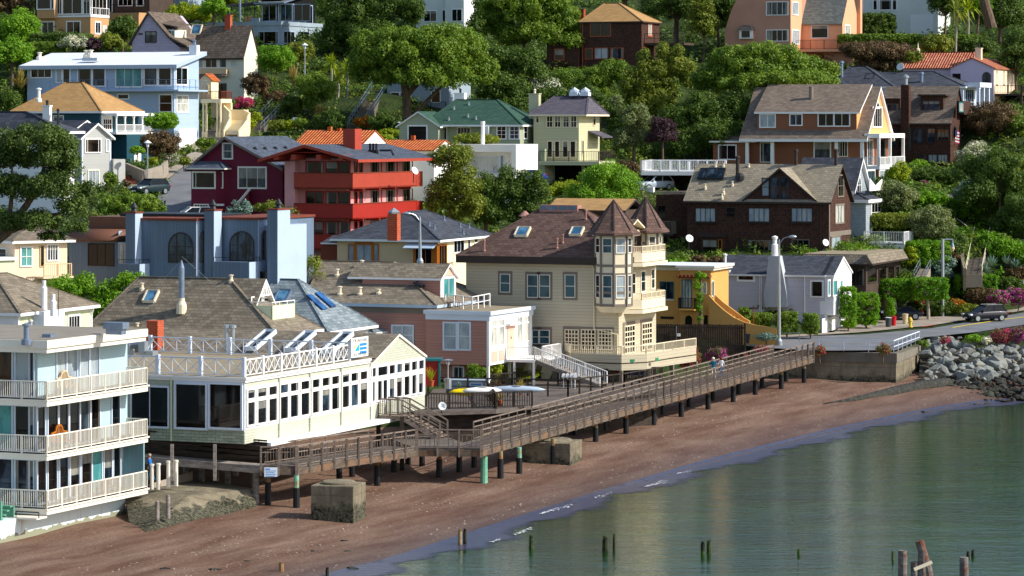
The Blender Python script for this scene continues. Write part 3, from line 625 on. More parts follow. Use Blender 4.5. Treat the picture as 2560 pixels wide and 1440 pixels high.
for x0,x1 in((590,632),(712,765),(826,878)):
 a=h.Zp(x0,884,zd+.1);b_=Vector((a.x+.35,y1+2.6,zd+1.35));w_=Vector((.85,0,0))
 a=Vector((a.x,y1+.1,zd+.25));B=MB();nrm=(b_-a).cross(w_).normalized()*-.14
 B.prism([a,a+w_,b_+w_,b_],nrm,0);B.build('skylight','glass_blue',h.root)
 B=MB()
 for p,q in((a,b_),(a+w_,b_+w_),(a,a+w_),(b_,b_+w_)):B.bar(p+nrm,q+nrm,.12,.3)
 B.build('skylight_frame','blue_white',h.root)
MB().box(-.45,.45,-.45,.45,0,2.1).box(-.47,.47,-.47,.47,2.0,2.08).build('brick_chimney','brick_red',h.root).location=h.Zp(388,874,zd)
for px in(566,582):q=h.Zp(px,881,zd);MB().lathe(q,[(.15,0),(.15,1.75),(.26,1.75),(.26,1.95),(.02,2.0)],10).build('flue_pipe','steel',h.root)
B=MB();q=h.Zp(345,888,zd)
B.box(-1.2,-.5,-.4,.4,0,.8).box(.2,.7,-.3,.3,.1,1.0).tube([(-.6,0,.7),(.3,0,.8)],.28,8).tube([(.5,.2,.3),(.9,.5,1.2)],.14,8).box(.8,1.4,-.4,.4,0,.35)
B.build('roof_ventilator','steel',h.root).location=q
ys0,ys1=h.ry(876),h.ry(918);zs0,zs1=h.rz(876,895),h.rz(876,846)
sg=MB().box(.0,.08,ys0,ys1,zs0,zs1).build('sale_sign','white',None);sg.location=h.o;sg.rotation_euler=(0,0,-h.t)
tag(sg,'white for sale or lease signboard with blue sail logo fixed to the roof railing','sign')
paint('sign_blue','2f86c8',.5,.03);paint('sign_cyan','1fa6d8',.5,.02);paint('sign_yellow','f3e68a',.5,.03);paint('ink','22242c',.6,.05)
def text(body,parent,p,size,mat,rot,name='lettering',sx=1):
 cu=bpy.data.curves.new(name,'FONT');cu.body=body;cu.size=size;cu.extrude=.004;cu.align_x='CENTER';cu.materials.append(MATS[mat])
 t_=bpy.data.objects.new('tmp',cu);COL.objects.link(t_);bpy.context.view_layer.update();me=bpy.data.meshes.new_from_object(t_.evaluated_get(bpy.context.evaluated_depsgraph_get()));bpy.data.objects.remove(t_)
 o=bpy.data.objects.new(name,me);COL.objects.link(o);o.location=p;o.rotation_euler=rot;o.scale=(sx,1,1);o.parent=parent;return o
ym=(ys0+ys1)/2;sw,shh=ys1-ys0,zs1-zs0;RT=(R(90),0,R(90))
text('FOR SALE/LEASE',sg,(.09,ym,zs1-.3),.3,'ink',RT,sx=sw*.92/2.35);text('415-393-9920',sg,(.09,ym,zs0+.08),.3,'ink',RT,sx=sw*.85/2.0)
for i in range(3):MB().box(.08,.09,ym-.02,ys1-.25,zs1-.62-i*.27,zs1-.42-i*.27).build('logo_bar','sign_blue',sg)
MB().prism([(.08,ym-.1,zs0+.42),(.08,ys0+.45,zs0+.42),(.08,ym-.1,zs1-.42)],(.01,0,0)).build('logo_sail','sign_cyan',sg)
MB().prism([(.08,ys0+.4,zs0+.5),(.08,ys0+.3,zs0+.75),(.08,ym-.25,zs1-.45)],(.01,0,0)).build('logo_sun','sign_yellow',sg)
RST=h
h=House('hip_roof_cottage','cottage with brown hipped shingle roof and pale green siding beside white chimney flues','house',45,835,225,21)
d=h.ry(228);zw=h.rz(45,782)
h.box(-9,0,0,d,-3,zw,'pale_green_siding');MB().box(-9,.02,-.02,d+.02,zw-.35,zw).box(-9,.03,-.03,.25,-3,zw).box(-.2,.03,d-.25,d+.03,-3,zw).build('trim','white',h.root)
h.roof(-9,0,0,d,zw,14.2-h.o.z,'hip','y',.5,'shingle_grey','white',.22,a=4.5,b=d-4.5)
h.win('R',171,792,197,835,(4,1),'white','glass',.14);h.win('R',66,805,80,832,(3,1),'white','curtain');h.win('F',-60,806,33,840,(1,1),'white','glass')
h.box(.02,.9,h.ry(82),h.ry(134),-3,h.rz(82,778),'blue_white','chimney_chase')
for px,py,top in((110,776,700),(133,780,735)):
 q=h.Zp(px,py,h.rz(82,778));MB().lathe(q,[(.22,-.3),(.22,(py-top)*.028-.5),(.14,(py-top)*.028-.4),(.14,(py-top)*.028),(.02,(py-top)*.028)],12).build('flue','white',h.root)
MB().tube([h.Zp(146,790,zw),h.Zp(146,790,zw)+Vector((0,0,1.8))],.025,5).build('antenna','dark_metal',h.root)
MB().tube([(.35,d-.2,zw-.1),(.1,d-.1,zw-.7),(.1,d-.1,-3)],.06,6).build('drainpipe','white',h.root)
h=House('gable_balcony_house','house with a broad grey shingle roof and cream balcony notched into its gable','house',690,930,240,23)
d=h.ry(793);ze=h.rz(726,831);zr=h.fz(650,698,d/2);hw=d/2;gx=h.fx(651,hw);xl=h.fx(262);bR=gx-2.6;aR=h.fx(348,hw)
h.box(xl,0,0,d,-3,ze,'sage_paint');h.roof(xl-1.2,0,0,d,ze,zr,'hip','x',.4,'shingle_grey','white',.22,a=aR,b=bR)
gy0,gy1=hw-2.0,hw+2.0;gze=zr-2.4;hz=lambda x:ze+(zr-ze)*(.4-x)/(.4-bR)
MB().prism([(gx,gy0,hz(gx)-.4),(gx,gy1,hz(gx)-.4),(gx,gy1,gze),(gx,hw,zr-.1),(gx,gy0,gze)],(-2.6,0,0)).build('gable_wall','white',h.root)
h.roof(bR-1,gx,gy0,gy1,gze,zr+.02,'gable','x',.25,'shingle_grey','white',.2,ovg=.5,name='gable_roof')
B=MB()
for k_ in(-.6,-.2,.2,.6):B.bar((gx+.42,hw+k_,zr-1.25),(gx+.42,hw,zr-.2),.08)
B.bar((gx+.42,hw-1.0,zr-1.2),(gx+.42,hw+1.0,zr-1.2),.1);B.build('gable_truss','white',h.root)
h.winl(lambda u,z,d_:(gx+d_,u,z),hw-1.5,hw+.1,hz(gx)-.2,zr-1.35,(3,1),'white','glass_blue',.1,parent=h.root,name='french_door');h.winl(lambda u,z,d_:(gx+d_,u,z),hw+.5,hw+1.5,hz(gx)-.2,zr-1.5,(1,1),'white','glass',.1,parent=h.root)
bx0=gx+2.0;bz0,bz1=hz(bx0)-.3,hz(bx0)+1.05;by0,by1=hw-1.9,hw+1.9
MB().box(gx,bx0,by0,by1,bz0-.1,bz0+.15).box(bx0-.12,bx0,by0,by1,bz0,bz1).box(gx,bx0,by0,by0+.12,bz0,bz1).box(gx,bx0,by1-.12,by1,bz0,bz1).build('balcony','sage_paint',h.root)
h.rail([(gx+.2,by0+.06,bz1),(bx0-.06,by0+.06,bz1),(bx0-.06,by1,bz1)],.25,'white','none',post=1.3,pw=.06)
def onslope(hh,px,py,y0_,z0_,y1_,z1_):
 d_=hh.ray(px,py);nv=Vector((0,-(z1_-z0_),(y1_-y0_)));P0=Vector((0,y0_,z0_));t=(P0-hh.cam).dot(nv)/d_.dot(nv);return hh.cam+d_*t
osl=lambda px,py:onslope(h,px,py,-.4,ze,hw,zr)
q=osl(454,778);fl=MB().lathe(q,[(.42,-.2),(.38,.5),(.24,.8),(.24,1.0)],12).build('flue_base','vent_cream',h.root);MB().lathe(q,[(.22,.9),(.22,3.3),(.02,3.9)],12).build('flue_pipe','zinc',fl)
for px,py in((355,722),(343,822),(578,702)):h.pipe(osl(px,py),.4,.12)
def skylight(hh,o_,w_,l_,slope,mat='skylight_glass',fr='vent_cream'):
 B=MB();G=MB();c,s_=math.cos(slope),math.sin(slope);u=Vector((1,0,0));v=Vector((0,c,s_));n=Vector((0,-s_,c))*.18
 a=[o_-u*w_/2,o_+u*w_/2,o_+u*w_/2+v*l_,o_-u*w_/2+v*l_];G.prism([p+n*.5 for p in a],n*.4)
 for i in range(4):B.bar(a[i]+n*.6,a[(i+1)%4]+n*.6,.12,.22)
 f=B.build('skylight',fr,hh.root);G.build('pane',mat,f);return f
sp_=math.atan2(zr-ze,hw+.4);skylight(h,osl(372,756),1.0,1.1,sp_)
MB().tube([osl(455,700)+Vector((0,0,1.8)),osl(535,712)],.015,4).tube([osl(455,740)+Vector((0,0,2.8)),osl(385,725)],.015,4).build('guy_wire','steel',h.root)
h=House('slate_roof_house','house with blue grey slate hip roof carrying paired blue solar panes','house',815,860,251,23)
d=h.ry(928);ze=h.rz(815,828);zr=12.55-h.o.z;hw=d/2
h.box(-10,0,0,d,-3,ze,'white');h.roof(-10,0,0,d,ze,zr,'hip','x',.45,'slate_blue','white',.22,a=-6.2,b=-hw-.4)
sl1=math.atan2(zr-ze,hw+.45)
skylight(h,onslope(h,700,756,-.45,ze,hw,zr),1.1,1.3,sl1,fr='zinc')
def onright(hh,px,py,x0_,z0_,x1_,z1_):
 d_=hh.ray(px,py);nv=Vector(((z0_-z1_),0,(x0_-x1_)));nv=Vector((z0_-z1_,0,x1_-x0_));t=(Vector((x0_,0,z0_))-hh.cam).dot(nv)/d_.dot(nv);return hh.cam+d_*t
B=MB();G=MB()
for px,py in((790,758),(812,752)):
 a=onright(h,px,py,.45,ze,-hw-.4,zr);dn=Vector((hw+.85,0,ze-zr)).normalized();n_=Vector((-dn.z,0,dn.x))
 G.prism([a-Vector((0,.45,0))-dn*.9+n_*.08,a+Vector((0,.45,0))-dn*.9+n_*.08,a+Vector((0,.45,0))+dn*.9+n_*.08,a-Vector((0,.45,0))+dn*.9+n_*.08],n_*.1)
G.build('solar_panel','solar_glass',h.root)
h.box(-6,0.2,d,d+2.5,-3,ze-.6,'white','bay_wall');h.roof(-3,.4,d-.4,d+2.2,ze-.55,ze+.1,'hip','x',.3,'slate_blue','white',.15,name='bay_roof')
h=House('pink_house','salmon pink house with white trimmed porch wing raised on posts and grey hip roof','house',1222,960,255,23)
d=h.ry(1329);zt=h.rz(1222,788);zb=h.rz(1222,914);xw=h.fx(1065)
h.box(xw,0,0,d,zb,zt,'pink_siding')
MB().box(xw-.1,.3,-.3,d+.2,zt,zt+.3).box(xw,.12,-.12,d+.1,zt-.45,zt).build('cornice','blue_white',h.root)
h.box(xw,.15,-.15,d+.1,zt+.3,zt+.32,'flat_tan','roof')
MB().box(-.16,.05,-.05,.16,zb,zt).build('corner_board','white',h.root)
MB().box(0,.05,.17,d,zb,zt-.45).build('porch_front','white',h.root)
h.win('F',1111,808,1140,872,(1,2),'blue_white','blind',.13);h.win('F',1148,808,1174,872,(1,2),'blue_white','blind',.13)
TRp=lambda u,z,d_:(.05+d_,u,z)
zz=lambda py:h.rz(1222,py)
for a,b in((1226,1238),(1242,1257),(1290,1302),(1308,1321)):h.winl(TRp,h.ry(a),h.ry(b),zz(866),zz(822),(1,1),'white','curtain',.06,parent=h.root);h.winl(TRp,h.ry(a),h.ry(b),zz(818),zz(804),(2,1),'white','curtain',.06,parent=h.root,name='transom')
for a,b in((1227,1242),(1246,1258)):MB().box(.05,.09,h.ry(a),h.ry(b),zz(906),zz(880)).build('panel','pink_sunlit',h.root)
dr=MB().box(.05,.1,h.ry(1266),h.ry(1284),zz(900),zz(822)).build('front_door','pink_sunlit',h.root);MB().box(.1,.12,h.ry(1274),h.ry(1276),zz(855),zz(850)).build('door_knocker','iron',dr)
MB().box(.05,.5,h.ry(1262),h.ry(1288),zz(820),zz(814)).build('door_canopy','white',h.root)
for x_,y_ in((-.1,.1),(-.1,d*.5),(-.1,d-.2),(xw+.2,.1)):h.box(x_-.1,x_+.1,y_-.1,y_+.1,-2,zb,'white','post')
h.box(xw-5.5,xw+2.2,1.5,d,-3,zb,'pink_siding','lower_wall');h.win('F',1135,918,1158,955,(2,1),'blue_white','glass_blue',.1,1.5);h.win('F',1085,915,1100,958,(1,1),'white','glass_blue',.1,1.5)
ly0,ly1=h.ry(1262),h.ry(1330);lz=zz(905)
h.box(.05,2.6,ly0,ly1,lz-.2,lz,'white','landing')
sx0,sx1=2.6,8.2
stair(h.root,(sx0,ly0+.1,lz),(sx1,ly0+.1,-.1),(0,1.5,0),14,'taupe_trim')
h.rail([(.1,ly0,lz),(2.6,ly0,lz),(sx1,ly0,-.1)],1.0,'white',gap=.2,post=1.9);h.rail([(2.6,ly1-.1,lz),(2.6,ly0+1.6,lz),(sx1,ly0+1.6,-.1)],1.0,'white',gap=.2,post=1.9)
for x_,y_ in((2.5,ly0+.1),(.8,ly0+.1),(2.5,ly1-.1),(5.5,ly0+.1)):h.box(x_-.08,x_+.08,y_-.08,y_+.08,-2,lz-.2 if x_<3 else lz-2,'white','post')
my=1.2;mx1=h.fx(1085,my);mx0=h.fx(835,my);ze=h.fz(1000,760,my);md=12;zr=h.fz(985,655,my+6)
h.box(mx0,mx1,my,my+md,-3,ze,'pink_siding');h.roof(mx0-2,mx1,my,my+md,ze,zr,'hip','x',.5,'shingle_grey','gutter_blue',.25,a=h.fx(806,my+6),b=h.fx(985,my+6))
MB().box(mx0,mx1+.02,my-.03,my,ze-.75,ze-.25).build('frieze','taupe_trim',h.root)
h.win('F',982,815,1004,860,(1,2),'blue_white','blind',.12,my);h.win('F',1008,815,1032,860,(1,2),'blue_white','blind',.12,my)
oslm=lambda px,py:onslope(h,px,py,my-.5,ze,my+6,zr)
for px,py,q_ in((905,666,.45),(843,688,.45),(850,735,.55),(900,735,.5),(947,733,.3)):h.pipe(oslm(px,py),q_,.13)
gx=mx1-.6;gy0,gy1=h.ry(1100,gx),h.ry(1138,gx);gz=h.rz(1104,692,gx);gzr=h.rz(1122,660,gx);zdk=zt+.32
h.gbody(gx-7,gx,gy0,gy1,zdk,gz,gzr,'x','pink_siding','dormer_wall');h.roof(gx-8,gx,gy0,gy1,gz,gzr,'gable','x',.25,'shingle_grey','white',.16,name='dormer_roof',ovg=.25)
MB().prism([(gx+.02,gy0+.2,gz+.05),(gx+.02,gy1-.2,gz+.05),(gx+.02,(gy0+gy1)/2,gzr-.25)],(.03,0,0)).build('gable_panel','pink_sunlit',h.root)
MB().box(gx,gx+.06,gy0,gy1,zdk,gz).build('dormer_front','white',h.root)
h.winl(lambda u,z,d_:(gx+.06+d_,u,z),gy0+.5,gy1-.5,zdk+.1,gz-.2,(2,1),'white','teal_blind',.1,parent=h.root)
sk=skylight(h,Vector((0,0,0)),.7,1.9,0,fr='dark_metal',mat='skylight_glass');dn=Vector((mx1+.5-h.fx(985,my+6),0,ze-zr)).normalized();sk.location=onright(h,1054,716,mx1+.5,ze,h.fx(985,my+6),zr)+Vector((0,-.9,.1));sk.rotation_euler=(0,math.atan2(-dn.z,dn.x),0)
h.rail([h.Zp(1113,768,zdk),h.Zp(1180,775,zdk),h.Zp(1224,766,zdk)],1.05,'white','mid',post=1.5,pw=.1)
PINK=h
siding('olive_siding','b5ab90',.24,False,.05,.72)
h=House('turret_house','large cream clapboard house with brown hip roof and two pointed corner turrets','house',1547,885,262,23)
d=h.ry(1640);ze=h.fz(1300,657);xl=h.fx(1165);hw=d/2
h.box(xl,0,0,d,-2.5,ze,'cream_siding')
zr=17.85-h.o.z;h.roof(xl,0,0,d,ze+.55,zr,'hip','x',.65,'shingle_brown','brown_trim',.6,a=h.fx(1350,hw),b=h.fx(1462,hw));zeo=ze+.55
T2='taupe_trim'
def twin(x0,y0,x1,y1,panes=('blue_pane','glass_blue')):
 w1=h.win('F',x0,y0,x1,y1,(1,2),'offwhite',panes[0],.06)
 a=h.F(x0,y0);b=h.F(x1,y1);MB().box(a.x-.26,b.x+.26,-.003,.1,b.z-.3,a.z+.3).build('casing',T2,w1)
twin(1252,686,1274,729);twin(1320,688,1344,742);twin(1350,688,1374,742);twin(1414,688,1437,742);twin(1332,826,1346,858);twin(1350,826,1373,858)
MB().box(h.fx(1408),h.fx(1534),-.05,0,h.fz(1400,875),h.fz(1400,815)).build('casing',T2,h.root)
for x0,x1 in((1414,1445),(1455,1487),(1497,1529)):h.win('F',x0,825,x1,872,(4,5),'cream','glass_brown',.07,-.05,name='french_door',mid=.07)
for x0,x1 in((1560,1584),(1604,1627)):
 MB().box(0,.04,h.ry(x0)-.3,h.ry(x1)+.3,h.rz(1547,886),h.rz(1547,808)).build('casing',T2,h.root)
 h.winl(lambda u,z,d_:(.04+d_,u,z),h.ry(x0),h.ry(x1),h.rz(1547,885),h.rz(1547,820),(4,5),'cream','glass',.1,parent=h.root,name='french_door',mid=.09)
def turret(cx,cy,r,rc,z0,z1,zt_,n=8,foot=True):
 rot=math.pi/n+R(0)
 wl=MB().lathe((cx,cy,0),([(r*.75,z0-.5),(r,z0)]if foot else[(r,z0)])+[(r,z1)],n,0,rot).build('turret_wall','cream',h.root)
 B=MB()
 for zz_ in[z0+.12,z0+1.15,z1-.15]+([(z0+z1)/2+.35,(z0+z1)/2-.35]if z1-z0>4 else[]):B.lathe((cx,cy,zz_-.1),[(r+.06,0),(r+.06,.2)],n,0,rot)
 for k_ in range(n):t=2*math.pi*k_/n+rot;B.bar((cx+r*math.cos(t),cy+r*math.sin(t),z0),(cx+r*math.cos(t),cy+r*math.sin(t),z1),.17)
 B.build('turret_trim',T2,wl)
 rr=MB().lathe((cx,cy,0),[(rc,z1-.15),(rc,z1),(rc*.86,z1+.25),(.03,zt_)],n,0,rot).build('turret_roof','shingle_brown',h.root)
 B=MB()
 for k_ in range(n):t=2*math.pi*k_/n+rot;B.bar((cx+rc*.86*math.cos(t),cy+rc*.86*math.sin(t),z1+.27),(cx,cy,zt_),.1)
 B.build('turret_ridge','brown_trim',rr);MB().lathe((cx,cy,zt_-.45),[(.2,0),(.08,.3),(.01,.7)],8).build('finial','pink_siding',rr)
 return wl
def tface(cx,cy,r,k_,n,z0,z1,wd,pane='teal_blind'):
 t=2*math.pi*k_/n;ap=r*math.cos(math.pi/n);nx,ny=math.cos(t),math.sin(t)
 h.winl(lambda u,z,d_:(cx+nx*(ap+.01+d_)-ny*u,cy+ny*(ap+.01+d_)+nx*u,z),-wd/2,wd/2,z0,z1,(1,2),'offwhite',pane,.07,parent=h.root,deep=.07)
tx,ty=-.5,.1;zb_=h.fz(1530,765);zt2=h.fz(1530,582,0);zap=h.fz(1524,500,.1)
turret(tx,ty,1.48,2.2,zb_,zt2,zap)
for k_,pn in((6,'blue_pane'),(7,'blind'),(0,'glass_blue'),(5,'glass')):
 tface(tx,ty,1.48,k_,8,h.fz(1530,742),h.fz(1530,688),.72,pn);tface(tx,ty,1.48,k_,8,h.fz(1530,630),h.fz(1530,596),.72,pn)
t2y=d-1.0;turret(-.55,t2y,1.35,2.0,h.rz(1640,640),h.rz(1640,575),h.rz(1598,494,-.5),foot=False)
for k_ in(7,0):tface(-.55,t2y,1.35,k_,8,h.rz(1640,625),h.rz(1640,590),.5,'glass_blue')
h.box(-3,-.4,1.6,d-1,ze,h.rz(1600,575),'cream','upper_wall');h.roof(-4,-.2,2.2,d-2.2,h.rz(1600,575),h.rz(1600,548),'gable','x',.2,'shingle_brown','cream',.14,name='upper_roof')
h.winl(lambda u,z,d_:(-.4+d_,u,z),h.ry(1584,-.4),h.ry(1602,-.4),h.rz(1600,636),h.rz(1600,590),(1,1),'taupe_trim','glass',.1,parent=h.root,name='french_door')
for ya,yb2 in(((768,750)),((652,640))):
 zf_=h.rz(1600,ya);B=MB().prism([(0,1.4,zf_),(1.2,2.2,zf_),(1.2,d-1,zf_),(0,d+.3,zf_)],(0,0,.75));B.prism([(0,1.1,zf_-.35),(1.35,2.0,zf_-.35),(1.35,d-.8,zf_-.35),(0,d+.5,zf_-.35)],(0,0,.3))
 B.build('balcony','cream',h.root);h.rail([(0,1.5,zf_+.75),(1.15,2.25,zf_+.75),(1.15,d-1,zf_+.75),(0,d+.2,zf_+.75)],.55,'cream',gap=.15,post=1.2)
for x0,x1,y0,y1_ in((1580,1587,685,735),(1602,1612,680,728),(1628,1635,675,720)):h.win('R',x0,y0,x1,y1_,(1,2),'offwhite','glass',.12,.0)
zdk=h.rz(1547,892);pts=[(h.fx(1395,-1.5),0),(h.fx(1430,-2.4),-2.4),(h.fx(1553,-2.6),-2.6),(2.6,-.6),(2.9,d*.55),(3.4,d*1.05),(0,d*1.1),(0,0)]
B=MB().prism([(x,y,zdk-.2)for x,y in pts],(0,0,.2)).prism([(x,y,zdk+.02)for x,y in[(-.5,-2.55),(2.6,-.6),(2.6,-.5),(-.5,-2.4)]],(0,0,.02))
B.build('deck_floor','cream',h.root)
B=MB()
for(a,b)in zip(pts[:6],pts[1:6]):
 for z_a,z_b in((-.55,.1),(-1.15,-.65)):B.bar((*a,zdk+(z_a+z_b)/2+.25),(*b,zdk+(z_a+z_b)/2+.25),.1,z_b-z_a)
B.build('deck_skirt','cream_siding',h.root)
h.rail([(x,y,zdk+.3)for x,y in pts[:6]],.75,'cream',gap=.18,post=1.8)
for x,y in pts[1:6]:h.box(x-.12,x+.12,y-.1,y+.14,-3,zdk-.9,'taupe_trim','post')
B=MB().box(0,.9,-.02,.02,0,.2).build('green_plate','green_sign',h.root);B.location=h.F(1560,905,-2.25);B.rotation_euler=(0,0,R(38))
B=MB().box(0,.5,-.02,.02,0,.25).build('green_plate','green_sign',h.root);B.location=h.F(1634,902,-.0)+Vector((0.2,-.1,0));B.rotation_euler=(0,0,R(82))
for s_ in(0,1.6):
 B=MB();a=Vector((h.fx(1340+s_*28,-1.2),-1.2,zdk+.1));b=a+Vector((1.5,-.3,.0));B.bar(a+Vector((-1,-.2,-2.4)),a+Vector((.2,0,.5)),.12,.9);B.build('stair_rail','cream',h.root)
h.rail([(h.fx(1365,-.8),-.8,zdk-.3),(h.fx(1390,-.8),-.8,zdk-.3)],.9,'cream',gap=.16)
osl=lambda px,py:onslope(h,px,py,-.65,zeo,hw,zr);sp_=math.atan2(zr-zeo,hw+.65)
skylight(h,osl(1302,592),1.1,1.1,sp_);skylight(h,osl(1438,590),1.0,1.0,sp_)
for px,py,hh in((1211,627,.8),(1465,548,.7),(1393,620,.7),(1407,607,.6)):h.pipe(osl(px,py),hh,.07,'pink_siding')
h.box(h.fx(1352,hw),h.fx(1447,hw),hw-.3,hw+.6,zr-.3,zr+.35,'pink_siding','ridge_skylight');
for i in range(4):a=h.fx(1355+i*23,hw);h.box(a,a+.65,hw-.33,hw-.3,zr-.05,zr+.28,'skylight_glass','skylight')
MB().lathe(h.F(1312,545,hw),[(.3,-1),(.3,.1),(.55,.15),(.1,.6)],10).build('vent_cap','pink_siding',h.root)
MB().tube([(h.fx(1480),-.15,zeo-.5),(h.fx(1486),-.1,zeo-1),(h.fx(1486),-.1,2.0),(h.fx(1545),-.1,1.6),(h.fx(1545),-.1,-1)],.06,6).build('drainpipe','cream',h.root)
paint('ochre','cf9d56',.75,.08,.5,.15);siding('lavender_siding','c6c3cc',.24,False,.05,.62);siding('white_siding','e9eaec',.22,False,.04,.8)
shingle('brown_shingle_wall','3a2721','5d4034',.22,.22,.4,.35);siding('blue_grey_boards','66788c',.3,True,.1,.72);paint('blue_grey','adbed4',.6,.06)  # paler blue grey is also painted on the boards' sunlit right-hand faces
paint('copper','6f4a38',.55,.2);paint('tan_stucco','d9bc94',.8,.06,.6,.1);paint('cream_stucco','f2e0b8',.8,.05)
paint('red_paint','a3281e',.55,.12,1);paint('brick_red_paint','a8412f',.65,.12,1);paint('pink_wall','d99a98',.7,.1);siding('maroon_siding','6e1530',.22,False,.08,.7)
tile('clay_tile','c8642f','dd8546','b04e26');tile('clay_tile_old','b8674a','d08f6c','9c4a38');shingle('roof_slate','3d4450','5d6674',.3,.5,.6,.25)
paint('orange_wood','b86a1c',.5,.15);paint('peach','f0d6b8',.75,.05);paint('rust_brown','7a3a24',.7,.15)
h=House('yellow_house','golden yellow stucco house with a sweeping stair wall and vine covered porch','house',1777,848,301,20)
zt=h.rz(1777,676);xl=h.fx(1700);d=2.2
h.box(xl,0,0,6,-2,zt,'ochre');h.box(h.fx(1632,1),xl,1.0,7,-2,zt-.1,'ochre','side_wall')
MB().box(xl-.1,.35,-.3,6.2,zt,zt+.22).box(xl-.3,.5,-.45,6.3,zt+.22,zt+.42).box(h.fx(1632,1),xl,.75,7,zt-.1,zt+.3).build('cornice','offwhite',h.root)
h.box(h.fx(1632,1),.4,-.3,6.9,zt+.42,zt+.44,'flat_white','roof')
h.win('F',1651,705,1683,745,(2,1),'teal','glass_blue',.06,1.0);h.box(h.fx(1648,1),h.fx(1686,1),.88,1,h.fz(1650,748,1)-.1,h.fz(1650,748,1),'offwhite','sill')
h.win('F',1706,700,1728,768,(3,1),'teal','curtain',.07,name='french_door');h.win('F',1756,704,1767,735,(1,1),'offwhite','curtain',.07,arch=True);h.win('R',1778,700,1784,742,(1,1),'offwhite','glass_blue',.1,arch=True)
h.win('F',1711,786,1733,815,(1,1),'ochre','glass',.08,arch=True);h.win('F',1758,785,1772,815,(1,1),'ochre','glass',.08,arch=True)
B=MB()
for i in range(9):x=xl+(0-xl)*i/8;B.bar((x,-.9,h.fz(1740,690)),(x,.1,h.fz(1740,690)),.12,.16)
B.bar((xl,-.7,h.fz(1740,693)),(0.1,-.7,h.fz(1740,693)),.16);B.build('pergola','rust_brown',h.root)
zb=h.fz(1715,772);h.box(h.fx(1702),h.fx(1741),-.8,0,zb-.12,zb,'ochre','balcony_floor');h.rail([(h.fx(1702),0,zb),(h.fx(1702),-.75,zb),(h.fx(1741),-.75,zb),(h.fx(1741),0,zb)],1.05,'iron',gap=.12,post=2,pw=.05,bw=.03,top=.05)
def stairwall(y,pts,th=.22):
 P=[h.F(px,py,y)for px,py in pts];B=MB().prism([(p.x,y,p.z)for p in P],(0,th,0));return B.build('stair_wall','ochre',h.root)
stairwall(-.9,((1772,738),(1788,756),(1810,776),(1835,794),(1862,806),(1890,813),(1920,817),(1942,822),(1942,862),(1772,862)))
stairwall(.6,((1786,736),(1808,756),(1835,776),(1860,795),(1874,803),(1874,850),(1786,850)))
stair(h.root,(h.fx(1780),-.68,h.fz(1780,765)),(h.fx(1925),-.68,0),(0,1.28,0),16,'ochre',solid=True)
h.box(h.fx(1652,1),h.fx(1684,1),.93,1.0,h.fz(1660,797,1),h.fz(1660,791,1),'black','grille')
h=House('lavender_house','pale lavender clapboard house with tapered stucco chimney and a white garage door','house',2062,832,312,20)
d=h.ry(2107);xl=h.fx(1795);ze=h.rz(2062,686);zr=h.rz(2085,641)
h.gbody(xl,-.02,0,d,-2,ze,zr,'x','lavender_siding');h.roof(xl,0,0,d,ze,zr,'gable','x',.3,'shingle_dark','white',.16,ovg=.1)
zf1=h.rz(2062,776);MB().prism([(0,0,zf1-.45),(0,d,zf1-.45),(0,d,ze),(0,d/2,zr-.12),(0,0,ze)],(.9,0,0)).box(-.5,.88,-.04,0,zf1-.4,zf1+.9).build('bay_wall','white_siding',h.root)
h.roof(-.2,.9,0,d,ze,zr,'gable','x',.2,'shingle_dark','white',.16,ovg=.1,name='bay_roof')
h.win('F',2029,704,2056,740,(1,1),'white','glass_brown',.14)
for a,b in((2066,2071),(2079,2089),(2097,2102)):h.win('R',a+3,703,b+3,738,(1,1),'white','teal_blind',.14,.9)
gdr=MB().box(0,.06,h.ry(2054),h.ry(2088),-.1,zf1-.75).build('garage_door','white',h.root)
[MB().box(-.05,.12,a,b,-.4,zf1-.45).build('garage_post','white_siding',h.root)for a,b in((h.ry(2088),d),(.02,.5))]
h.win('F',1847,690,1883,699,(1,1),'white','glass',.2)
B=MB();py_=[(1912,768),(1909,735),(1916,690),(1922,640),(1948,640),(1958,690),(1966,735),(1966,768)]
B.prism([(h.F(a,b,-.7).x,-.7,h.F(a,b,-.7).z)for a,b in py_],(0,1.1,0));cs=B.build('stucco_chimney','grey_stucco',h.root)
q=h.F(1937,640,-.2);MB().lathe(q,[(.35,-.2),(.32,1.1),(.22,1.2),(.22,1.7),(.3,1.7),(.3,1.9),(.02,2.0)],12).build('chimney_pot','white',cs)
for px in(1900,1912-8,2012):MB().tube([(h.fx(px),-.08,-1),(h.fx(px),-.08,ze-.1)],.06,6).build('drainpipe','white',h.root)
h.pipe(h.F(1813,664,2),1.0,.13,'white');h.box(xl-1,xl+1.2,-.1,3,ze-.1,ze+.25,'flat_white','parapet')
h=House('brown_shingle_house','large dark brown shingle house with cross gable and triple rooftop skylight','house',2072,642,331,22)
d=h.ry(2126);xl=h.fx(1718);ze=h.rz(2072,499);zr=h.rz(2110,411)
h.gbody(xl,0,0,d,-4,ze,zr-.1,'x','brown_shingle_wall');h.roof(xl,0,0,d,ze,zr,'gable','x',.35,'shingle_grey_light','brown_trim',.22,ovg=.35)
gxm=h.fx(1945);g0,g1=h.fx(1862),h.fx(2040);gz_=h.fz(1945,420)
h.gbody(g0,g1,-.05,d*.45,ze-.3,ze,gz_-.1,'y','brown_shingle_wall','gable_wall');h.roof(g0,g1,0,d*.45,ze,gz_,'gable','y',.35,'shingle_grey_light','brown_trim',.25,name='gable_roof',ovg=.3)
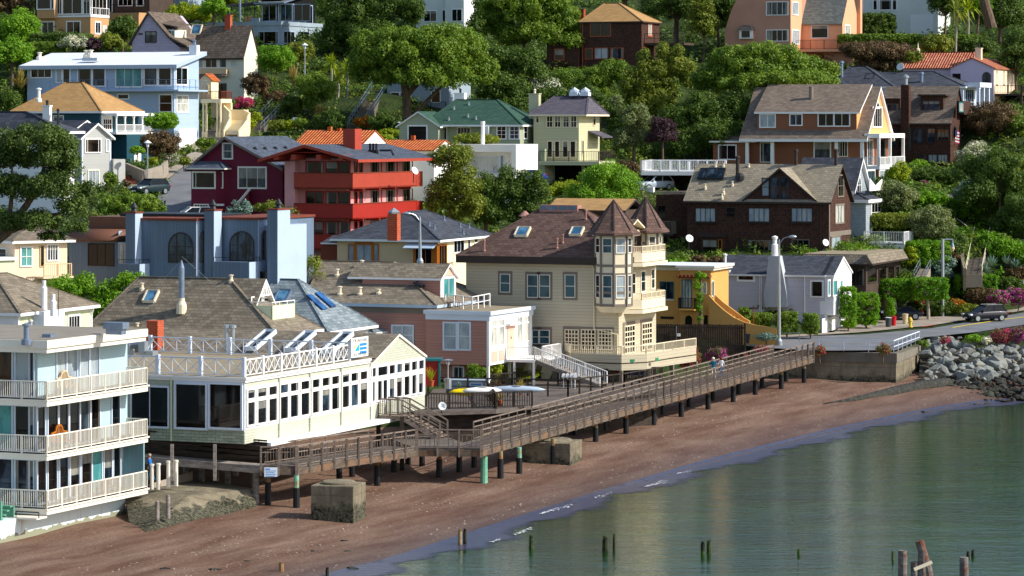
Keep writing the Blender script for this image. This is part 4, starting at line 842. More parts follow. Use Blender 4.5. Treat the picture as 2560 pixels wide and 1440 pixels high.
h.win('F',1906,446,1922,489,(1,2),'brown_trim','blind',.07,-.05);h.win('F',1928,444,1948,495,(1,2),'brown_trim','glass_blue',.08,-.05);h.win('F',1952,444,1972,495,(1,2),'brown_trim','glass_blue',.08,-.05)
for x0,x1,n_ in((1740,1788,4),(1873,1923,4),(1980,2030,4)):h.win('F',x0,521,x1,553,(n_,1),'brown_trim','blind',.08);h.box(h.fx(x0-3),h.fx(x1+3),-.25,0,h.fz(x0,558),h.fz(x0,555),'brown_trim','sill')
h.win('F',1817,520,1837,541,(1,2),'brown_trim','glass',.06)
h.win('F',1872,602,1930,632,(3,1),'taupe_trim','glass_brown',.08);h.win('F',1981,600,2022,633,(3,1),'taupe_trim','glass',.08)
h.win('R',2088,514,2109,557,(3,1),'taupe_trim','curtain',.16);h.win('R',2094,440,2108,490,(2,2),'taupe_trim','glass',.14);h.win('R',2078,594,2100,640,(2,1),'taupe_trim','blind',.12)
MB().box(.0,.08,0,d,h.rz(2072,592),h.rz(2072,580)).box(0,.06,-.04,.25,-3,ze).build('band_trim','taupe_trim',h.root)
bx=h.F(1752,640,-1.0);B=MB().box(h.fx(1752,-.9),h.fx(1806,-.9),-.9,0,h.fz(1760,645),h.fz(1760,590));bw_=B.build('bay_window','brown_shingle_wall',h.root)
h.win('F',1758,600,1792,638,(1,1),'brown_trim','glass_brown',.08,-.9,parent=bw_);h.win('F',1797,600,1804,638,(1,1),'orange_wood','glass_brown',.06,-.9,parent=bw_);MB().box(h.fx(1749,-1),h.fx(1809,-1),-1.1,0,h.fz(1760,591),h.fz(1760,584)).build('bay_roof','brown_trim',bw_)
h.box(h.fx(1640,1.5),xl,1.5,d,-4,h.fz(1680,487,1.5),'brown_shingle_wall','side_wall');h.win('F',1646,515,1663,545,(2,1),'brown_trim','glass',.06,1.5)
zz=h.fz(1660,585,1.5);h.box(h.fx(1630,0),h.fx(1680,0),0,1.5,zz-.15,zz,'brown_trim','balcony');h.rail([(h.fx(1630,0),.05,zz),(h.fx(1678,0),.05,zz),(h.fx(1678,0),1.5,zz)],1.4,'taupe_trim',gap=.15,post=1.2)
h.box(h.fx(1668),h.fx(1672),.05,.2,-4,zz,'wood_dark','post')
osl=lambda px,py:onslope(h,px,py,-.35,ze,d/2,zr);sp_=math.atan2(zr-ze,d/2)
f0=None
for px in(1754,1775,1796):skylight(h,osl(px,448),.86,1.5,sp_,'glass_blue','dark_metal')
B=MB().lathe(osl(1850,445),[(.5,-.3),(.48,.2),(.3,.45),(.05,.55)],10);B.build('roof_dome','dark_metal',h.root)
fl=MB().lathe(osl(1844,441),[(.3,-.3),(.2,.3),(.2,1.9),(.28,1.95),(.28,2.1),(.02,2.2)],10).build('flue_pipe','brown_trim',h.root)
for px,py in((1763,468),(1789,416),(1809,416),(1831,461),(1809,480),(1805,492),(1872,417)):h.pipe(osl(px,py),.3,.09)
for px in(1990,2090):MB().lathe(h.F(px,408,d/2),[(.18,-.6),(.18,1.2),(.26,1.2),(.24,1.45),(.02,1.5)],10).build('flue_pipe','brown_trim',h.root)
for px,py,sy in((2053,0,0),):MB().tube([(h.fx(2052),-.1,-3),(h.fx(2052),-.1,ze-.3)],.06,6).build('drainpipe','brown_trim',h.root)
def dish(label,p,r,ht,aim,parent=None):
 o=empty('satellite_dish',p);tag(o,label,'satellite dish');MB().tube([(0,0,-.2),(0,0,ht)],.05,6).build('pole','dark_metal',o)
 b=MB().lathe((0,0,0),[(.05,0),(r*.6,.06),(r,.2),(r*.98,.22),(r*.58,.08),(.03,.03)],16).build('dish','flat_white',o,True);b.location=(0,0,ht);b.rotation_euler=Vector(aim).to_track_quat('Z','Y').to_euler()
 MB().tube([(0,0,ht),Vector((0,0,ht))+Vector(aim).normalized()*r*1.1],.02,5).build('feed_arm','steel',o);return o
dish('white satellite dish on a black pole in front of the brown shingle house',W(1722,632,327),.42,1.4,(.4,-1,.5));dish('round satellite dish by the corner drainpipe of the brown shingle house',W(2062,620,329),.38,.5,(.5,-1,.4))
h=House('brown_flat_building','low dark brown building with mansard shingle roof and slanted glazing','building',2165,735,321,21)
zt=h.rz(2165,640);d=h.ry(2252);xl=h.fx(2010)
h.box(xl,0,0,d,-3,zt,'wood_dark');MB().prism([(xl,-.9,zt-.9),(.9,-.9,zt-.9),(.9,d,zt-.9),(xl,d,zt-.9)],(0,0,.12)).build('eave','brown_trim',h.root)
MB().prism([(xl,-.7,zt-.75),(xl,-.2,zt+.1),(xl,.1,zt+.1),(xl,.1,zt-.75)],(-xl+.2,0,0)).prism([(.8,-.6,zt-.75),(.25,-.6,zt+.1),(-.1,-.6,zt+.1),(-.1,-.6,zt-.75)],(0,d+.6,0)).build('mansard','shingle_grey',h.root)
h.box(xl,.25,-.2,d,zt+.1,zt+.16,'flat_tan','roof')
for x0,x1 in((2120,2160),):h.win('F',x0,672,x1,712,(2,1),'brown_trim','glass_brown',.1)
for x0,x1 in((2170,2190),(2196,2214),(2220,2234),(2238,2249)):h.win('R',x0,668,x1,706,(1,1),'brown_trim','glass_brown',.12)
paint('grey_white_siding','c9d0d6',.6,.05);shingle('grey_wall_shingle','8f979e','a7aeb4',.2,.25,.6,.2)
h=House('white_gable_house','white trimmed grey shingle house with arched gable window and broad white deck','house',2132,632,343,21)
d=h.ry(2168);ze=h.rz(2132,468);zr=h.rz(2134,405)+.4
h.gbody(-6,0,0,d,-4,ze,zr,'x','grey_wall_shingle');h.roof(-6,0,0,d,ze,zr,'gable','x',.45,'shingle_dark','white',.3,ovg=.4)
h.win('R',2138,436,2152,486,(3,2),'white','glass_blue',.14,arch=True)
z1=h.rz(2137,498);h.box(-4,1.6,-.6,d+2.6,-4,z1,'grey_wall_shingle','lower_wall');h.roof(-3,1.6,-.6,d+2.6,z1,z1+1.1,'hip','y',.4,'shingle_dark','white',.35,name='porch_roof')
MB().prism([(1.65,.4,z1+.9),(1.65,d-.2,z1+.9),(1.65,d-.2,z1+2.1),(1.65,(d)/2,z1+1.4),(1.65,.4,z1+2.3)],(.1,0,0)).build('scroll_rail','white',h.root)
h.winl(lambda u,z,d_:(1.6+d_,u,z),1.6,d+.9,z1-3.4,z1-.5,(4,3),'white','glass',.2,parent=h.root,name='french_door')
zd=h.rz(2143,612,1.6);pts=[(1.6,-1.4,zd),(6.0,-1.4,zd),(6.0,d+2.6,zd),(1.6,d+2.6,zd)]
MB().prism(pts,(0,0,.2)).prism([(p[0]+(.05 if p[0]>3 else 0),p[1],zd-.55)for p in pts],(0,0,.5)).build('deck_floor','white',h.root)
h.rail([(1.6,-1.35,zd+.2),(5.9,-1.35,zd+.2),(5.9,d+2.5,zd+.2)],1.1,'white',gap=.18,post=2,pw=.16)
for x,y in((5.8,-1.2),(5.8,d+2.3),(2,-1.2)):h.box(x-.22,x+.22,y-.2,y+.2,-5,zd-.5,'white','post')
um=h.Zp(2182,590,zd+.2)
MB().lathe((um.x,um.y,zd),[(.04,.2),(.04,.9),(.3,1.1),(.26,1.6),(.1,2.5),(.02,2.7)],10).build('folded_parasol','tan_stucco',None)
o=bpy.data.objects['folded_parasol'];o.location=h.o;o.rotation_euler=(0,0,-h.t);tag(o,'closed tan parasol standing on the white deck','parasol')
h=House('arched_window_building','blue grey board building with tall arched windows and square chimney towers','apartment building',490,760,258,23)
x2=h.fx(345);zt=h.fz(420,551);h.box(x2,0,0,10,-4,zt,'blue_grey_boards');MB().box(x2-.1,.15,-.15,10,zt,zt+.18).build('coping','rust_brown',h.root)
MB().box(0,.05,.0,2.1,-4,zt).build('sunlit_side','blue_grey',h.root)  # thin paler sheet paints sunlight on the right-hand wall
h.win('F',421,580,484,656,(3,3),'brown_trim','glass_blue',.08,arch=True);h.winl(lambda u,z,d_:(.05+d_,u,z),h.ry(496),h.ry(515),h.fz(440,656),h.fz(440,578),(2,3),'taupe_trim','blind',.1,arch=True,parent=h.root)
y3=h.ry(519);x3=h.fx(645,y3);z3=h.fz(600,549,y3);h.box(0,x3,y3,12,-4,z3,'blue_grey_boards','wing_wall');MB().box(-.1,x3+.15,y3-.15,12,z3,z3+.18).build('coping','rust_brown',h.root)
MB().box(x3,x3+.05,y3,5.5,-4,z3).build('sunlit_side','blue_grey',h.root)
h.win('F',574,577,636,652,(3,3),'brown_trim','glass_blue',.08,y3,arch=True);h.winl(lambda u,z,d_:(x3+.05+d_,u,z),h.ry(651,x3),h.ry(667,x3),h.fz(600,650,y3),h.fz(600,576,y3),(2,3),'taupe_trim','glass_blue',.1,arch=True,parent=h.root)
def tower(px0,px1,py,yy,dp,capped=True):
 a,b=h.fx(px0,yy),h.fx(px1,yy);z=h.fz(px0,py,yy);o=MB().box(a,b,yy,yy+dp,-4,z).build('chimney_tower','blue_grey_boards',h.root);MB().box(b,b+.04,yy,yy+dp,-4,z).build('tower_sunlit_side','blue_grey',o);MB().box(a-.06,b+.1,yy-.06,yy+dp+.06,z,z+.12).build('tower_cap','rust_brown',o)  # paler sheet paints the tower's right side as sunlit
 MB().lathe(((a+b)/2,yy+dp/2,z+.1),[(.3,0),(.2,.3),(.34,.35),(.05,.8)],8).build('chimney_pot','dark_metal',o)
tower(314,337,533,-1.0,1.2);tower(511,534,527,y3-1.6,1.3);tower(668,693,525,y3-.5,2.2)
h.box(x3,h.fx(668,y3),y3+1.2,9,-4,h.fz(660,565,y3),'blue_grey','link_wall')
yb=-1.6;MB().box(h.fx(295,yb),h.fx(348,yb),yb,1,-4,h.fz(320,660,yb)).build('balcony_wall','blue_grey_boards',h.root);xx=h.fx(348,yb);MB().box(xx,xx+.05,yb,yb+3.2,-4,h.fz(320,660,yb)).build('sunlit_side','blue_grey',h.root)
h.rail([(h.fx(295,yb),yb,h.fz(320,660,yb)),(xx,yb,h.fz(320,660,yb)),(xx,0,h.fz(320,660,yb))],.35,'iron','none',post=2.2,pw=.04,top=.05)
yb2=y3-1.9;xx=h.fx(622,yb2);zb2=h.fz(580,655,yb2);MB().box(h.fx(535,yb2),xx,yb2,y3,-4,zb2).build('balcony_wall','blue_grey_boards',h.root);MB().box(xx,xx+.05,yb2,y3+1,-4,zb2).build('sunlit_side','blue_grey',h.root)
h.rail([(h.fx(535,yb2),yb2,zb2),(xx,yb2,zb2),(xx,y3,zb2)],.35,'iron','none',post=2.2,pw=.04,top=.05)
y1=.8;xa,xb=h.fx(172,y1),h.fx(296,y1);zc=h.fz(240,604,y1);h.box(xa,x2,y1,9,-4,zc,'blue_grey_boards','wing_wall');MB().box(xb,xb+.05,y1-.02,3,-4,zc+.9).build('sunlit_side','blue_grey',h.root)
B=MB();prof=[(y1-.25,zc)]+[(y1-.25+1.5*(1-math.cos(R(a))),zc+1.0*math.sin(R(a)))for a in range(10,91,10)]+[(5,zc+1.0),(5,zc)]
B.prism([(xa,y,z)for y,z in prof],(xb-xa+.1,0,0));B.build('curved_roof','copper',h.root,True)
h.box(xa+1,x2-.3,y1+1.6,8,zc+1,zc+2.0,'copper','roof_parapet');h.box(xa+3,0,4,9,zc+2,zc+2.25,'dark_metal','roof_equipment')
h.win('F',222,610,284,662,(3,1),'brown_trim','glass_brown',.07,y1);h.win('F',298,608,318,660,(2,2),'blue_grey','curtain',.07,y1-.3)
h.win('F',652,680,669,705,(2,1),'brown_trim','glass',.07,y3)
h=House('peach_building','pale peach stucco building with white sash windows and a slatted balcony','house',37,720,254,52)
d=h.ry(168);zt=h.rz(60,602);h.box(-8,0,0,d,-5,zt,'peach');h.roof(-8,0,0,d,zt,zt+1.5,'hip','y',.5,'shingle_grey','white',.2)
h.win('R',53,620,78,664,(2,2),'white','teal_blind',.12);h.win('R',119,613,143,650,(4,1),'white','glass',.12);h.win('R',101,615,109,665,(1,1),'tan_stucco','glass',.06,name='door');h.win('F',-6,622,16,648,(1,1),'white','glass',.1)
zb=h.rz(120,690);h.box(0,1.2,h.ry(90),h.ry(165),zb-.15,zb,'peach','balcony_floor');h.rail([(1.15,h.ry(92),zb),(1.15,h.ry(160),zb)],1.0,'tan_stucco',gap=.18,post=1.4)
h.box(-8,.2,-2.5,-.1,-5,h.rz(37,650),'sage_paint','lower_wall');MB().box(-8,.4,-2.6,.0,h.rz(37,650),h.rz(37,642)).build('parapet','white',h.root)
h=House('tan_stucco_house','tan stucco house with dark hip roof and varnished orange door posts','house',1092,700,288,20)
d=h.ry(1222);xl=h.fx(843);ze=h.rz(1092,604);zr=16.95-h.o.z
h.box(xl,0,0,d,-4,ze,'tan_stucco');MB().box(0,.03,0,d,-4,ze).build('side_wall','cream_stucco',h.root)  # paler sheet paints sunlight onto the tan stucco's right side
h.roof(xl,0,0,d,ze+.15,zr,'hip','y',.55,'shingle_dark','white',.2,a=5.5,b=9.5)
h.win('F',893,612,928,660,(2,1),'orange_wood','blind',.25);h.win('F',873,612,884,660,(1,1),'orange_wood','blind',.1);h.win('F',936,612,945,660,(1,1),'orange_wood','blind',.1)
h.win('F',1040,612,1088,662,(2,1),'orange_wood','glass',.25);MB().box(-.5,.05,-.1,.2,-1,ze-.2).build('post','orange_wood',h.root);h.winl(lambda u,z,d_:(.03+d_,u,z),.4,2.2,.4,ze-.4,(3,1),'orange_wood','glass',.15,parent=h.root,name='door')
MB().prism([(h.fx(1018),0,ze-.15),(h.fx(1018),-1.1,ze-.55),(h.fx(1018),-1.1,ze-.62),(h.fx(1018),0,ze-.3)],(2.9,0,0)).build('awning','gutter_blue',h.root)
for x0,x1,y0_,y1_ in((1133,1158,603,630),(1168,1173,600,622),(1185,1192,598,610)):h.winl(lambda u,z,d_:(.03+d_,u,z),h.ry(x0),h.ry(x1),h.rz(1140,y1_),h.rz(1140,602),(3 if x1-x0>20 else 1,1),'white','glass',.12,parent=h.root)
c=MB().box(-.45,.45,-.4,.4,-.6,1.7).build('brick_chimney','brick_red',h.root);c.location=h.Zp(985,584,ze+1.2);MB().lathe((0,0,1.7),[(.5,0),(.55,.15),(.05,.5)],4).build('chimney_cap','steel',c)
def oh(px,py,x0_,z0_,x1_,z1_):return onright(h,px,py,x0_,z0_,x1_,z1_)
for px,py in((1073,566),(1086,572),(1110,551),(1150,568),(1172,570),(1158,585)):h.pipe(onright(h,px,py,.55,ze+.15,xl/2,zr),.35,.09,'zinc')
h.rail([(h.fx(850),-.5,0.35),(h.fx(962),-.5,.35)],1.1,'iron',gap=.3,post=1.5,pw=.05);h.rail([(h.fx(1012),-.6,0.35),(.4,-.6,.35),(.4,3,.35)],1.1,'iron',gap=.3,post=1.5,pw=.05)
MB().box(-11.5,xl,.3,3,-3,ze-.5).build('lean_to','rust_brown',h.root);h.roof(xl-1.6,xl,.2,3,ze-.35,ze+.2,'shed','x',.1,'shingle_dark','white',.12,name='lean_to_roof')
h=House('red_apartment_block','pink apartment block wrapped in three bands of bright red timber balconies','apartment building',882,660,305,23)
yw,xw=1.4,-1.4;xl=h.fx(708,0);xb=h.fx(735);d=h.ry(1042);Z=lambda py:h.rz(882,py);ze=Z(396)
h.box(xl,xw,yw,d+1.5,-5,ze,'pink_wall');h.box(xl,xb-.05,.3,yw,-5,ze-.3,'pink_wall','end_wall')
for(t0,t1),mt_ in zip(((434,473),(511,549),(588,626)),('brick_red_paint','red_paint','red_paint')):
 z0,z1=Z(t1),Z(t0);bo=MB().box(xb,0,0,.12,z0,z1).box(-.12,0,.12,d,z0,z1).box(xb,0,0,yw,z0,z0+.15).box(xw,0,.1,d,z0,z0+.15).box(xw-.2,0,d-.1,d+1.4,z0,z1).build('balcony',mt_,h.root)
 MB().box(xb-.03,.05,-.05,.15,z1,z1+.08).box(-.15,.05,.15,d,z1,z1+.08).build('handrail','rust_brown',bo)
 B=MB()
 for k_ in range(4):B.bar((xw,d*(k_+.6)/4,z0-.1),(.06,d*(k_+.6)/4,z0-.1),.16,.22)
 B.build('joist','red_trim',bo)
fz_=lambda px,py:h.fz(px,py,yw)
for(t0,t1)in((406,434),(482,511),(557,588)):
 a=Z(t0),Z(t1)
 for x0,x1,n_ in((767,808,2),(816,844,1),(847,874,1)):h.winl(lambda u,z,d_:(u,yw-d_,z),h.fx(x0,yw),h.fx(x1,yw),a[1]-1.0,a[0],(n_,1),'red_trim',('glass_blue','glass','glass_brown')[n_%3],.12,parent=h.root)
 for x0,x1 in((878,884),(890,897)):h.winl(lambda u,z,d_:(xw+d_,u,z),h.ry(x0+8,xw),h.ry(x1+8,xw),a[1]-1,a[0],(1,1),'red_trim','glass',.12,parent=h.root)
 for x0,x1 in((928,945),(967,984),(1008,1022)):h.winl(lambda u,z,d_:(xw+d_,u,z),h.ry(x0,xw),h.ry(x1,xw),a[1]-1,a[0],(2,1),'taupe_trim','glass',.12,parent=h.root);MB().tube([(xw+.3,h.ry(x1+2,xw),a[1]-1.0),(xw+.3,h.ry(x1+2,xw),a[0]+.1)],.07,4).build('post','red_trim',h.root)
h.box(xw+.02,xw+.05,yw+.1,d,Z(402),Z(396),'red_trim','frieze')
xm=(xl+0)/2-1;B=MB();zr=Z(374)
h.roof(xl-1.2,.3,-.8,d+2,ze+.1,zr+.45,'gable','y',.9,'roof_slate','brick_red_paint',.28,mid=h.fx(775),ovg=.5)
B=MB()
for px in(686,730,792,848):B.box(h.fx(px,-1),h.fx(px+11,-1),-1.2,1,ze-.15,ze+.35)
B.build('rafter_tail','brick_red_paint',h.root);h.box(h.fx(722,-.4),h.fx(800,-.4),-.5,1,ze+.5,ze+.6,'red_trim','trellis')
MB().box(h.fx(863,6),h.fx(893,6),5.5,7,ze,Z(346)+.9).build('chimney','brick_red_paint',h.root)
for px in(925,933,941):h.pipe(h.F(px,374,7)+Vector((0,0,-.1)),.6,.11,'dark_metal')
MB().tube([h.F(950,376,7),h.F(978,376,7),h.F(984,388,7)],.12,6).build('duct','dark_metal',h.root)
dish('mesh satellite dish on a red mast at the top balcony of the red block',W(1034,452,312),.42,.9,(.7,-.6,.5))
h=House('maroon_house','dark maroon gabled house with white trimmed windows and grey slate roof','house',706,560,313,22)
xl=h.fx(478);ze=h.fz(590,412);zr=h.fz(566,342);xm=h.fx(566)
B=MB().prism([(xl,0,-4),(xl,0,ze),(xm,0,zr-.2),(h.fx(690),0,ze),(0,0,ze-.3),(0,0,-4)],(0,13,0));B.build('wall','maroon_siding',h.root)
h.roof(xl,h.fx(700),0,13,ze-.1,zr,'gable','y',.5,'roof_slate','taupe_trim',.25,mid=xm,ovg=.5)
h.win('F',559,360,580,395,(1,2),'offwhite','glass',.14);h.win('F',598,420,664,468,(3,1),'offwhite','glass',.16,split=[.3,.7])
b0,b1=h.fx(478,-1),h.fx(560,-1);zb0,zb1=h.fz(520,540,-1),h.fz(520,420,-1);by_=MB().prism([(b0,0,zb0),(b0,-1,zb0),(b1-.9,-1,zb0),(b1,0,zb0)],(0,0,zb1-zb0)).build('bay_window','maroon_siding',h.root)
h.win('F',484,432,536,468,(2,1),'offwhite','glass_brown',.16,-1,parent=by_,split=[.12]);h.win('F',546,432,556,468,(1,1),'offwhite','glass',.12,-.5,parent=by_);h.roof(b0,b1,-1.2,.2,zb1,zb1+.6,'hip','x',.3,'roof_slate','offwhite',.14,name='bay_roof',parent=by_)
h.win('F',487,512,520,522,(5,1),'offwhite','glass',.1,-1)
B=MB();B.bar(h.F(625,472,-.8),h.F(568,540,-3.5),.16,.2);B.bar(h.F(568,540,-3.5),h.F(556,556,-3.8),.16,.2);B.bar(h.F(560,512,-1.2),h.F(535,512,-1.2),.16,.2);B.build('stair_rail','offwhite',h.root)
MB().prism([h.F(622,474,-.7),h.F(560,550,-.7),h.F(622,556,-.7)],(0,.5,0)).build('stair_wall','maroon_siding',h.root)
h.box(h.fx(690),0.02,-.02,.3,-4,h.fz(695,414),'maroon_siding','side_wall')
for px,py in((637,372),(662,372),(688,371),(713,370)):h.pipe(onright(h,px,py,h.fx(690)+.5,ze,xm,zr),.15,.13,'dark_metal')
h=House('tiled_house','white house with bright orange clay tile gable roof behind the red block','house',905,400,332,22)
d=6.5;ze=h.fz(880,360);zr=h.fz(880,326,d/2);xl=h.fx(735);h.gbody(xl,0,0,d,-4,ze,zr-.1,'x','white_stucco');h.roof(xl,0,0,d,ze,zr,'gable','x',.3,'clay_tile','clay_tile',.12,ovg=.1)
for px,py in((825,324),(848,328)):MB().box(-.2,.2,-.2,.2,-.4,.5).build('chimney','clay_tile',h.root).location=h.F(px,py+4,d/2)
h.box(xl-3,xl,1,d,-4,ze-.2,'blue_grey','side_wall')
h=House('long_tiled_house','long low house with orange clay tile roof in front of the green roofed house','house',1085,410,337,22)
d=6;ze=h.fz(1000,373);zr=h.fz(1000,350,d/2);xl=h.fx(905);h.gbody(xl,0,0,d,-4,ze,zr-.1,'x','white_stucco');h.roof(xl,0,0,d,ze,zr,'gable','x',.3,'clay_tile','clay_tile',.12,ovg=.1)
MB().box(-.2,.2,-.2,.2,-.4,.5).build('chimney','clay_tile',h.root).location=h.F(1033,350,d/2)
h=House('white_modern_house','flat roofed white modern house with deep recessed glass doors','house',1290,470,342,20)
zt=h.fz(1280,361);xl=h.fx(1100);za=h.fz(1250,380);h.box(xl,0,0,7,za,zt,'white_stucco','parapet');h.box(xl,-.02,1.6,7,-4,za,'white_stucco');h.box(-.55,0,0,1.6,-4,za,'white_stucco','pier');h.box(xl,0,-.3,1.6,-4,h.fz(1250,438),'white_stucco','terrace')
h.win('F',1180,392,1244,432,(5,1),'blue_white','curtain',.1,1.6);h.win('F',1252,390,1258,432,(1,1),'blue_white','blind',.06,1.6);h.box(h.fx(1062),xl,.4,5,-4,zt-.2,'blue_grey','side_wall');h.win('F',1085,400,1096,430,(1,1),'white','glass',.1,.4)
MB().lathe(h.F(1207,361,2),[(.22,-.2),(.2,2.2),(.26,2.2),(.24,2.5),(.02,2.5)],10).build('flue_pipe','white',h.root);h.rail([(h.fx(1180),-.2,h.fz(1250,436)),(-.4,-.2,h.fz(1250,436))],.35,'steel','none',post=2,pw=.04)
siding('orange_siding_shade','8e5a40',.22,False,.06,.75);siding('orange_siding_sunlit','eba96c',.22,False,.04,.8);shingle('shingle_warm','63574d','86786b',.3,.48,.5,.15);shingle('shingle_tan','a07c50','b8925f',.3,.6,.7,.25)  # orange siding painted twice: shade tone for fronts, sunlit tone for gable
siding('light_blue_siding','a9bed6',.25,False,.04,.85);siding('grey_siding','b6b7b2',.22,False,.05,.75);siding('dark_teal_siding','1d4a58',.22,False,.06,.7);siding('cream_wall_siding','e8e2cc',.25,False,.04,.8)
shingle('lavender_shingle','b0a4b8','beb2c4',.35,.6,.75,.15);shingle('shake_roof','55493f','7d6f63',.35,.35,.4,.35);shingle('green_roof','2e4b41','41604f',.3,.5,.6,.3);siding('grey_green_siding','a8ae94',.28,False,.05,.65)
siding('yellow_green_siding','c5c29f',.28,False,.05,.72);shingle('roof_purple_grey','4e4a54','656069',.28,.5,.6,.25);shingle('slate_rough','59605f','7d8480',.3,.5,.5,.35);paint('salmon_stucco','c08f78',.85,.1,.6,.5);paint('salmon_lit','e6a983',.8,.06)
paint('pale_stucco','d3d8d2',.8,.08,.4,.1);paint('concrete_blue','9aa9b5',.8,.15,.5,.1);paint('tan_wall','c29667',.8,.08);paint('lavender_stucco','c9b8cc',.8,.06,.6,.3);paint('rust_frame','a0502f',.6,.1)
h=House('orange_craftsman_house','large orange shingled house with long dormer and white columned porch','house',2160,455,368,20)
d=h.ry(2226);xl=h.fx(1865);ze=h.rz(2160,342);zr=h.rz(2193,217)
h.gbody(xl,0,1.6,d,-4,ze,zr-.3,'x','orange_siding_shade');MB().prism([(0,.1,ze),(0,d-.1,ze),(0,d/2,zr-.35)],(.12,0,0)).build('gable_wall','orange_siding_sunlit',h.root)
h.roof(xl-.3,0,0,d,ze,zr,'gable','x',.35,'shingle_warm','white',.3,ovg=.45)
dx0,dx1=h.fx(1888),h.fx(2136);zd=h.fz(1980,281,.9);sl=(zr-ze)/(d/2);h.box(dx0,dx1,.9,d/2,ze,zd,'orange_siding_shade','dormer_wall');h.roof(dx0-.1,dx1+.3,.9,d/2-.2,zd,zr-.05,'shed','x',.3,'shingle_warm','white',.22,name='dormer_roof',ovg=.2)
MB().prism([(dx1,.9,zd),(dx1,.9,ze+.6),(dx1,d/2,zr-.2)],(.06,0,0)).build('dormer_side','orange_siding_sunlit',h.root)
for x0,x1,y0,y1_,n_,pn in((1901,1937,288,317,2,'blind'),(1976,2004,287,312,2,'glass_blue'),(2047,2083,285,314,2,'glass_brown'),(2087,2123,285,314,2,'glass_brown')):h.win('F',x0,y0,x1,y1_,(n_,1),'white',pn,.13,.9)
MB().box(xl-.3,.3,-.25,1.6,ze-.55,ze-.18).build('porch_beam','white',h.root)
for px in(1868,1931,2091,2155):a=h.fx(px,.2);MB().box(a-.18,a+.18,.05,.4,1.0,ze-.5).box(a-.26,a+.26,-.02,.48,-3,1.9).build('porch_column','white',h.root)
h.box(xl,0.1,-.1,1.6,-.2,.9,'white','porch_floor')
h.win('F',2037,356,2075,395,(1,1),'white','glass',.14,1.6);h.win('F',2094,354,2118,390,(4,1),'offwhite','glass',.1,1.6,name='french_door');h.win('F',1902,358,1926,404,(2,1),'offwhite','glass_blue',.1,1.6,name='door',split=[.25])
h.rail([(h.fx(1868,.2),.2,.9),(h.fx(1931,.2),.2,.9)],1.0,'white','solid',post=2);h.rail([(h.fx(2091,.2),.2,.9),(0,.2,.9)],1.0,'white','solid',post=2)
h.win('R',2182,270,2204,316,(4,1),'white','glass',.18,.12);h.win('R',2189,254,2198,272,(1,1),'white','glass_blue',.15,.12,arch=True)
zb=h.rz(2160,415);zp=h.rz(2160,345);MB().box(0,1.8,.2,d-.3,zb-.4,zb).box(0,1.8,.1,d-.2,zp,zp+.5).build('porch','white',h.root);h.rail([(0.1,.25,zb),(1.75,.25,zb),(1.75,d-.35,zb)],1.0,'white',gap=.16,post=2.4,pw=.16)
for y_ in(.35,d*.45,d-.5):MB().box(1.5,1.8,y_-.16,y_+.16,zb,zp).build('porch_column','white',h.root)
MB().box(.0,1.6,.4,d-.6,-4,zb-.4).build('bay_wall','orange_siding_shade',h.root);h.win('R',2168,428,2186,462,(1,1),'white','glass_blue',.2,1.6);h.win('R',2198,428,2214,455,(3,1),'white','blind',.2,1.6)
h.winl(lambda u,z,d_:(.02+d_,u,z),1.5,4.0,zb+.05,zp-.3,(3,1),'white','glass',.15,parent=h.root,name='french_door');h.winl(lambda u,z,d_:(.02+d_,u,z),6.5,10.5,zb+.3,zp-.3,(3,1),'dark_metal','glass',.1,parent=h.root)
h.box(h.fx(1778),xl,.8,8,-4,h.fz(1820,352,.8),'orange_siding_shade','wing_wall');zz=h.fz(1820,352,.8);h.roof(h.fx(1778),xl+.5,.8,8,zz,zz+1.3,'hip','x',.4,'shingle_warm','white',.2,name='wing_roof');h.win('F',1798,364,1839,397,(2,1),'white','glass',.14,.8)
fl=h.F(2028,270,3.5);MB().lathe(fl,[(.35,-1),(.3,-.3),(.26,-.2),(.26,2.5),(.3,2.5),(.02,2.6)],12).build('flue_pipe','taupe_trim',h.root)
h=House('raised_deck','white railed timber deck raised over a dark carport','deck',1790,470,350,14)
xl=h.fx(1603);zt=h.fz(1700,428);MB().box(xl,0,0,6,zt-.45,zt).build('deck_floor','white',h.root);h.rail([(xl,.1,zt),(0,.1,zt)],1.15,'white',gap=.18,post=2.05,pw=.2);h.rail([(xl,.1,zt),(xl,6,zt),(0,6,zt)],1.15,'white',gap=.18,post=2.2,pw=.2)
h.box(xl-.3,.5,5.6,6,-3,zt-.45,'wood_dark','back_wall');h.box(xl-.3,xl,0,5.6,-3,zt-.45,'wood_dark','post');h.box(xl,1,-1.2,5.6,-3,-.35,'pavement','carport_floor');h.box(-.3,.4,0,5.6,-3,zt-.45,'wood_dark','post')
MB().box(xl-.5,xl+1.8,-2.2,-1.4,-2.6,.1).build('white_wall','white',h.root)
h=House('dark_shingle_house','dark brown shingle house with steep roof, dormer and tall shingled chimney','house',2376,425,386,21)
d=h.ry(2412);xl=h.fx(2200);ze=h.rz(2376,302);zr=h.rz(2395,216);h.gbody(xl,0,0,d,-5,ze,zr-.15,'x','brown_shingle_wall');h.roof(xl,0,0,d,ze,zr,'gable','x',.3,'shingle_warm','brown_trim',.2,ovg=.2)
y_=1.2;a,b=h.fx(2303,y_),h.fx(2358,y_);zt=h.fz(2330,240,y_);h.box(a,b,y_,d/2+1,ze,zt,'brown_shingle_wall','dormer_wall');h.box(a-.4,b+.4,y_-.3,d/2+1,zt,zt+.2,'brown_trim','dormer_roof');h.win('F',2308,253,2349,280,(3,1),'brown_trim','glass_blue',.1,y_)
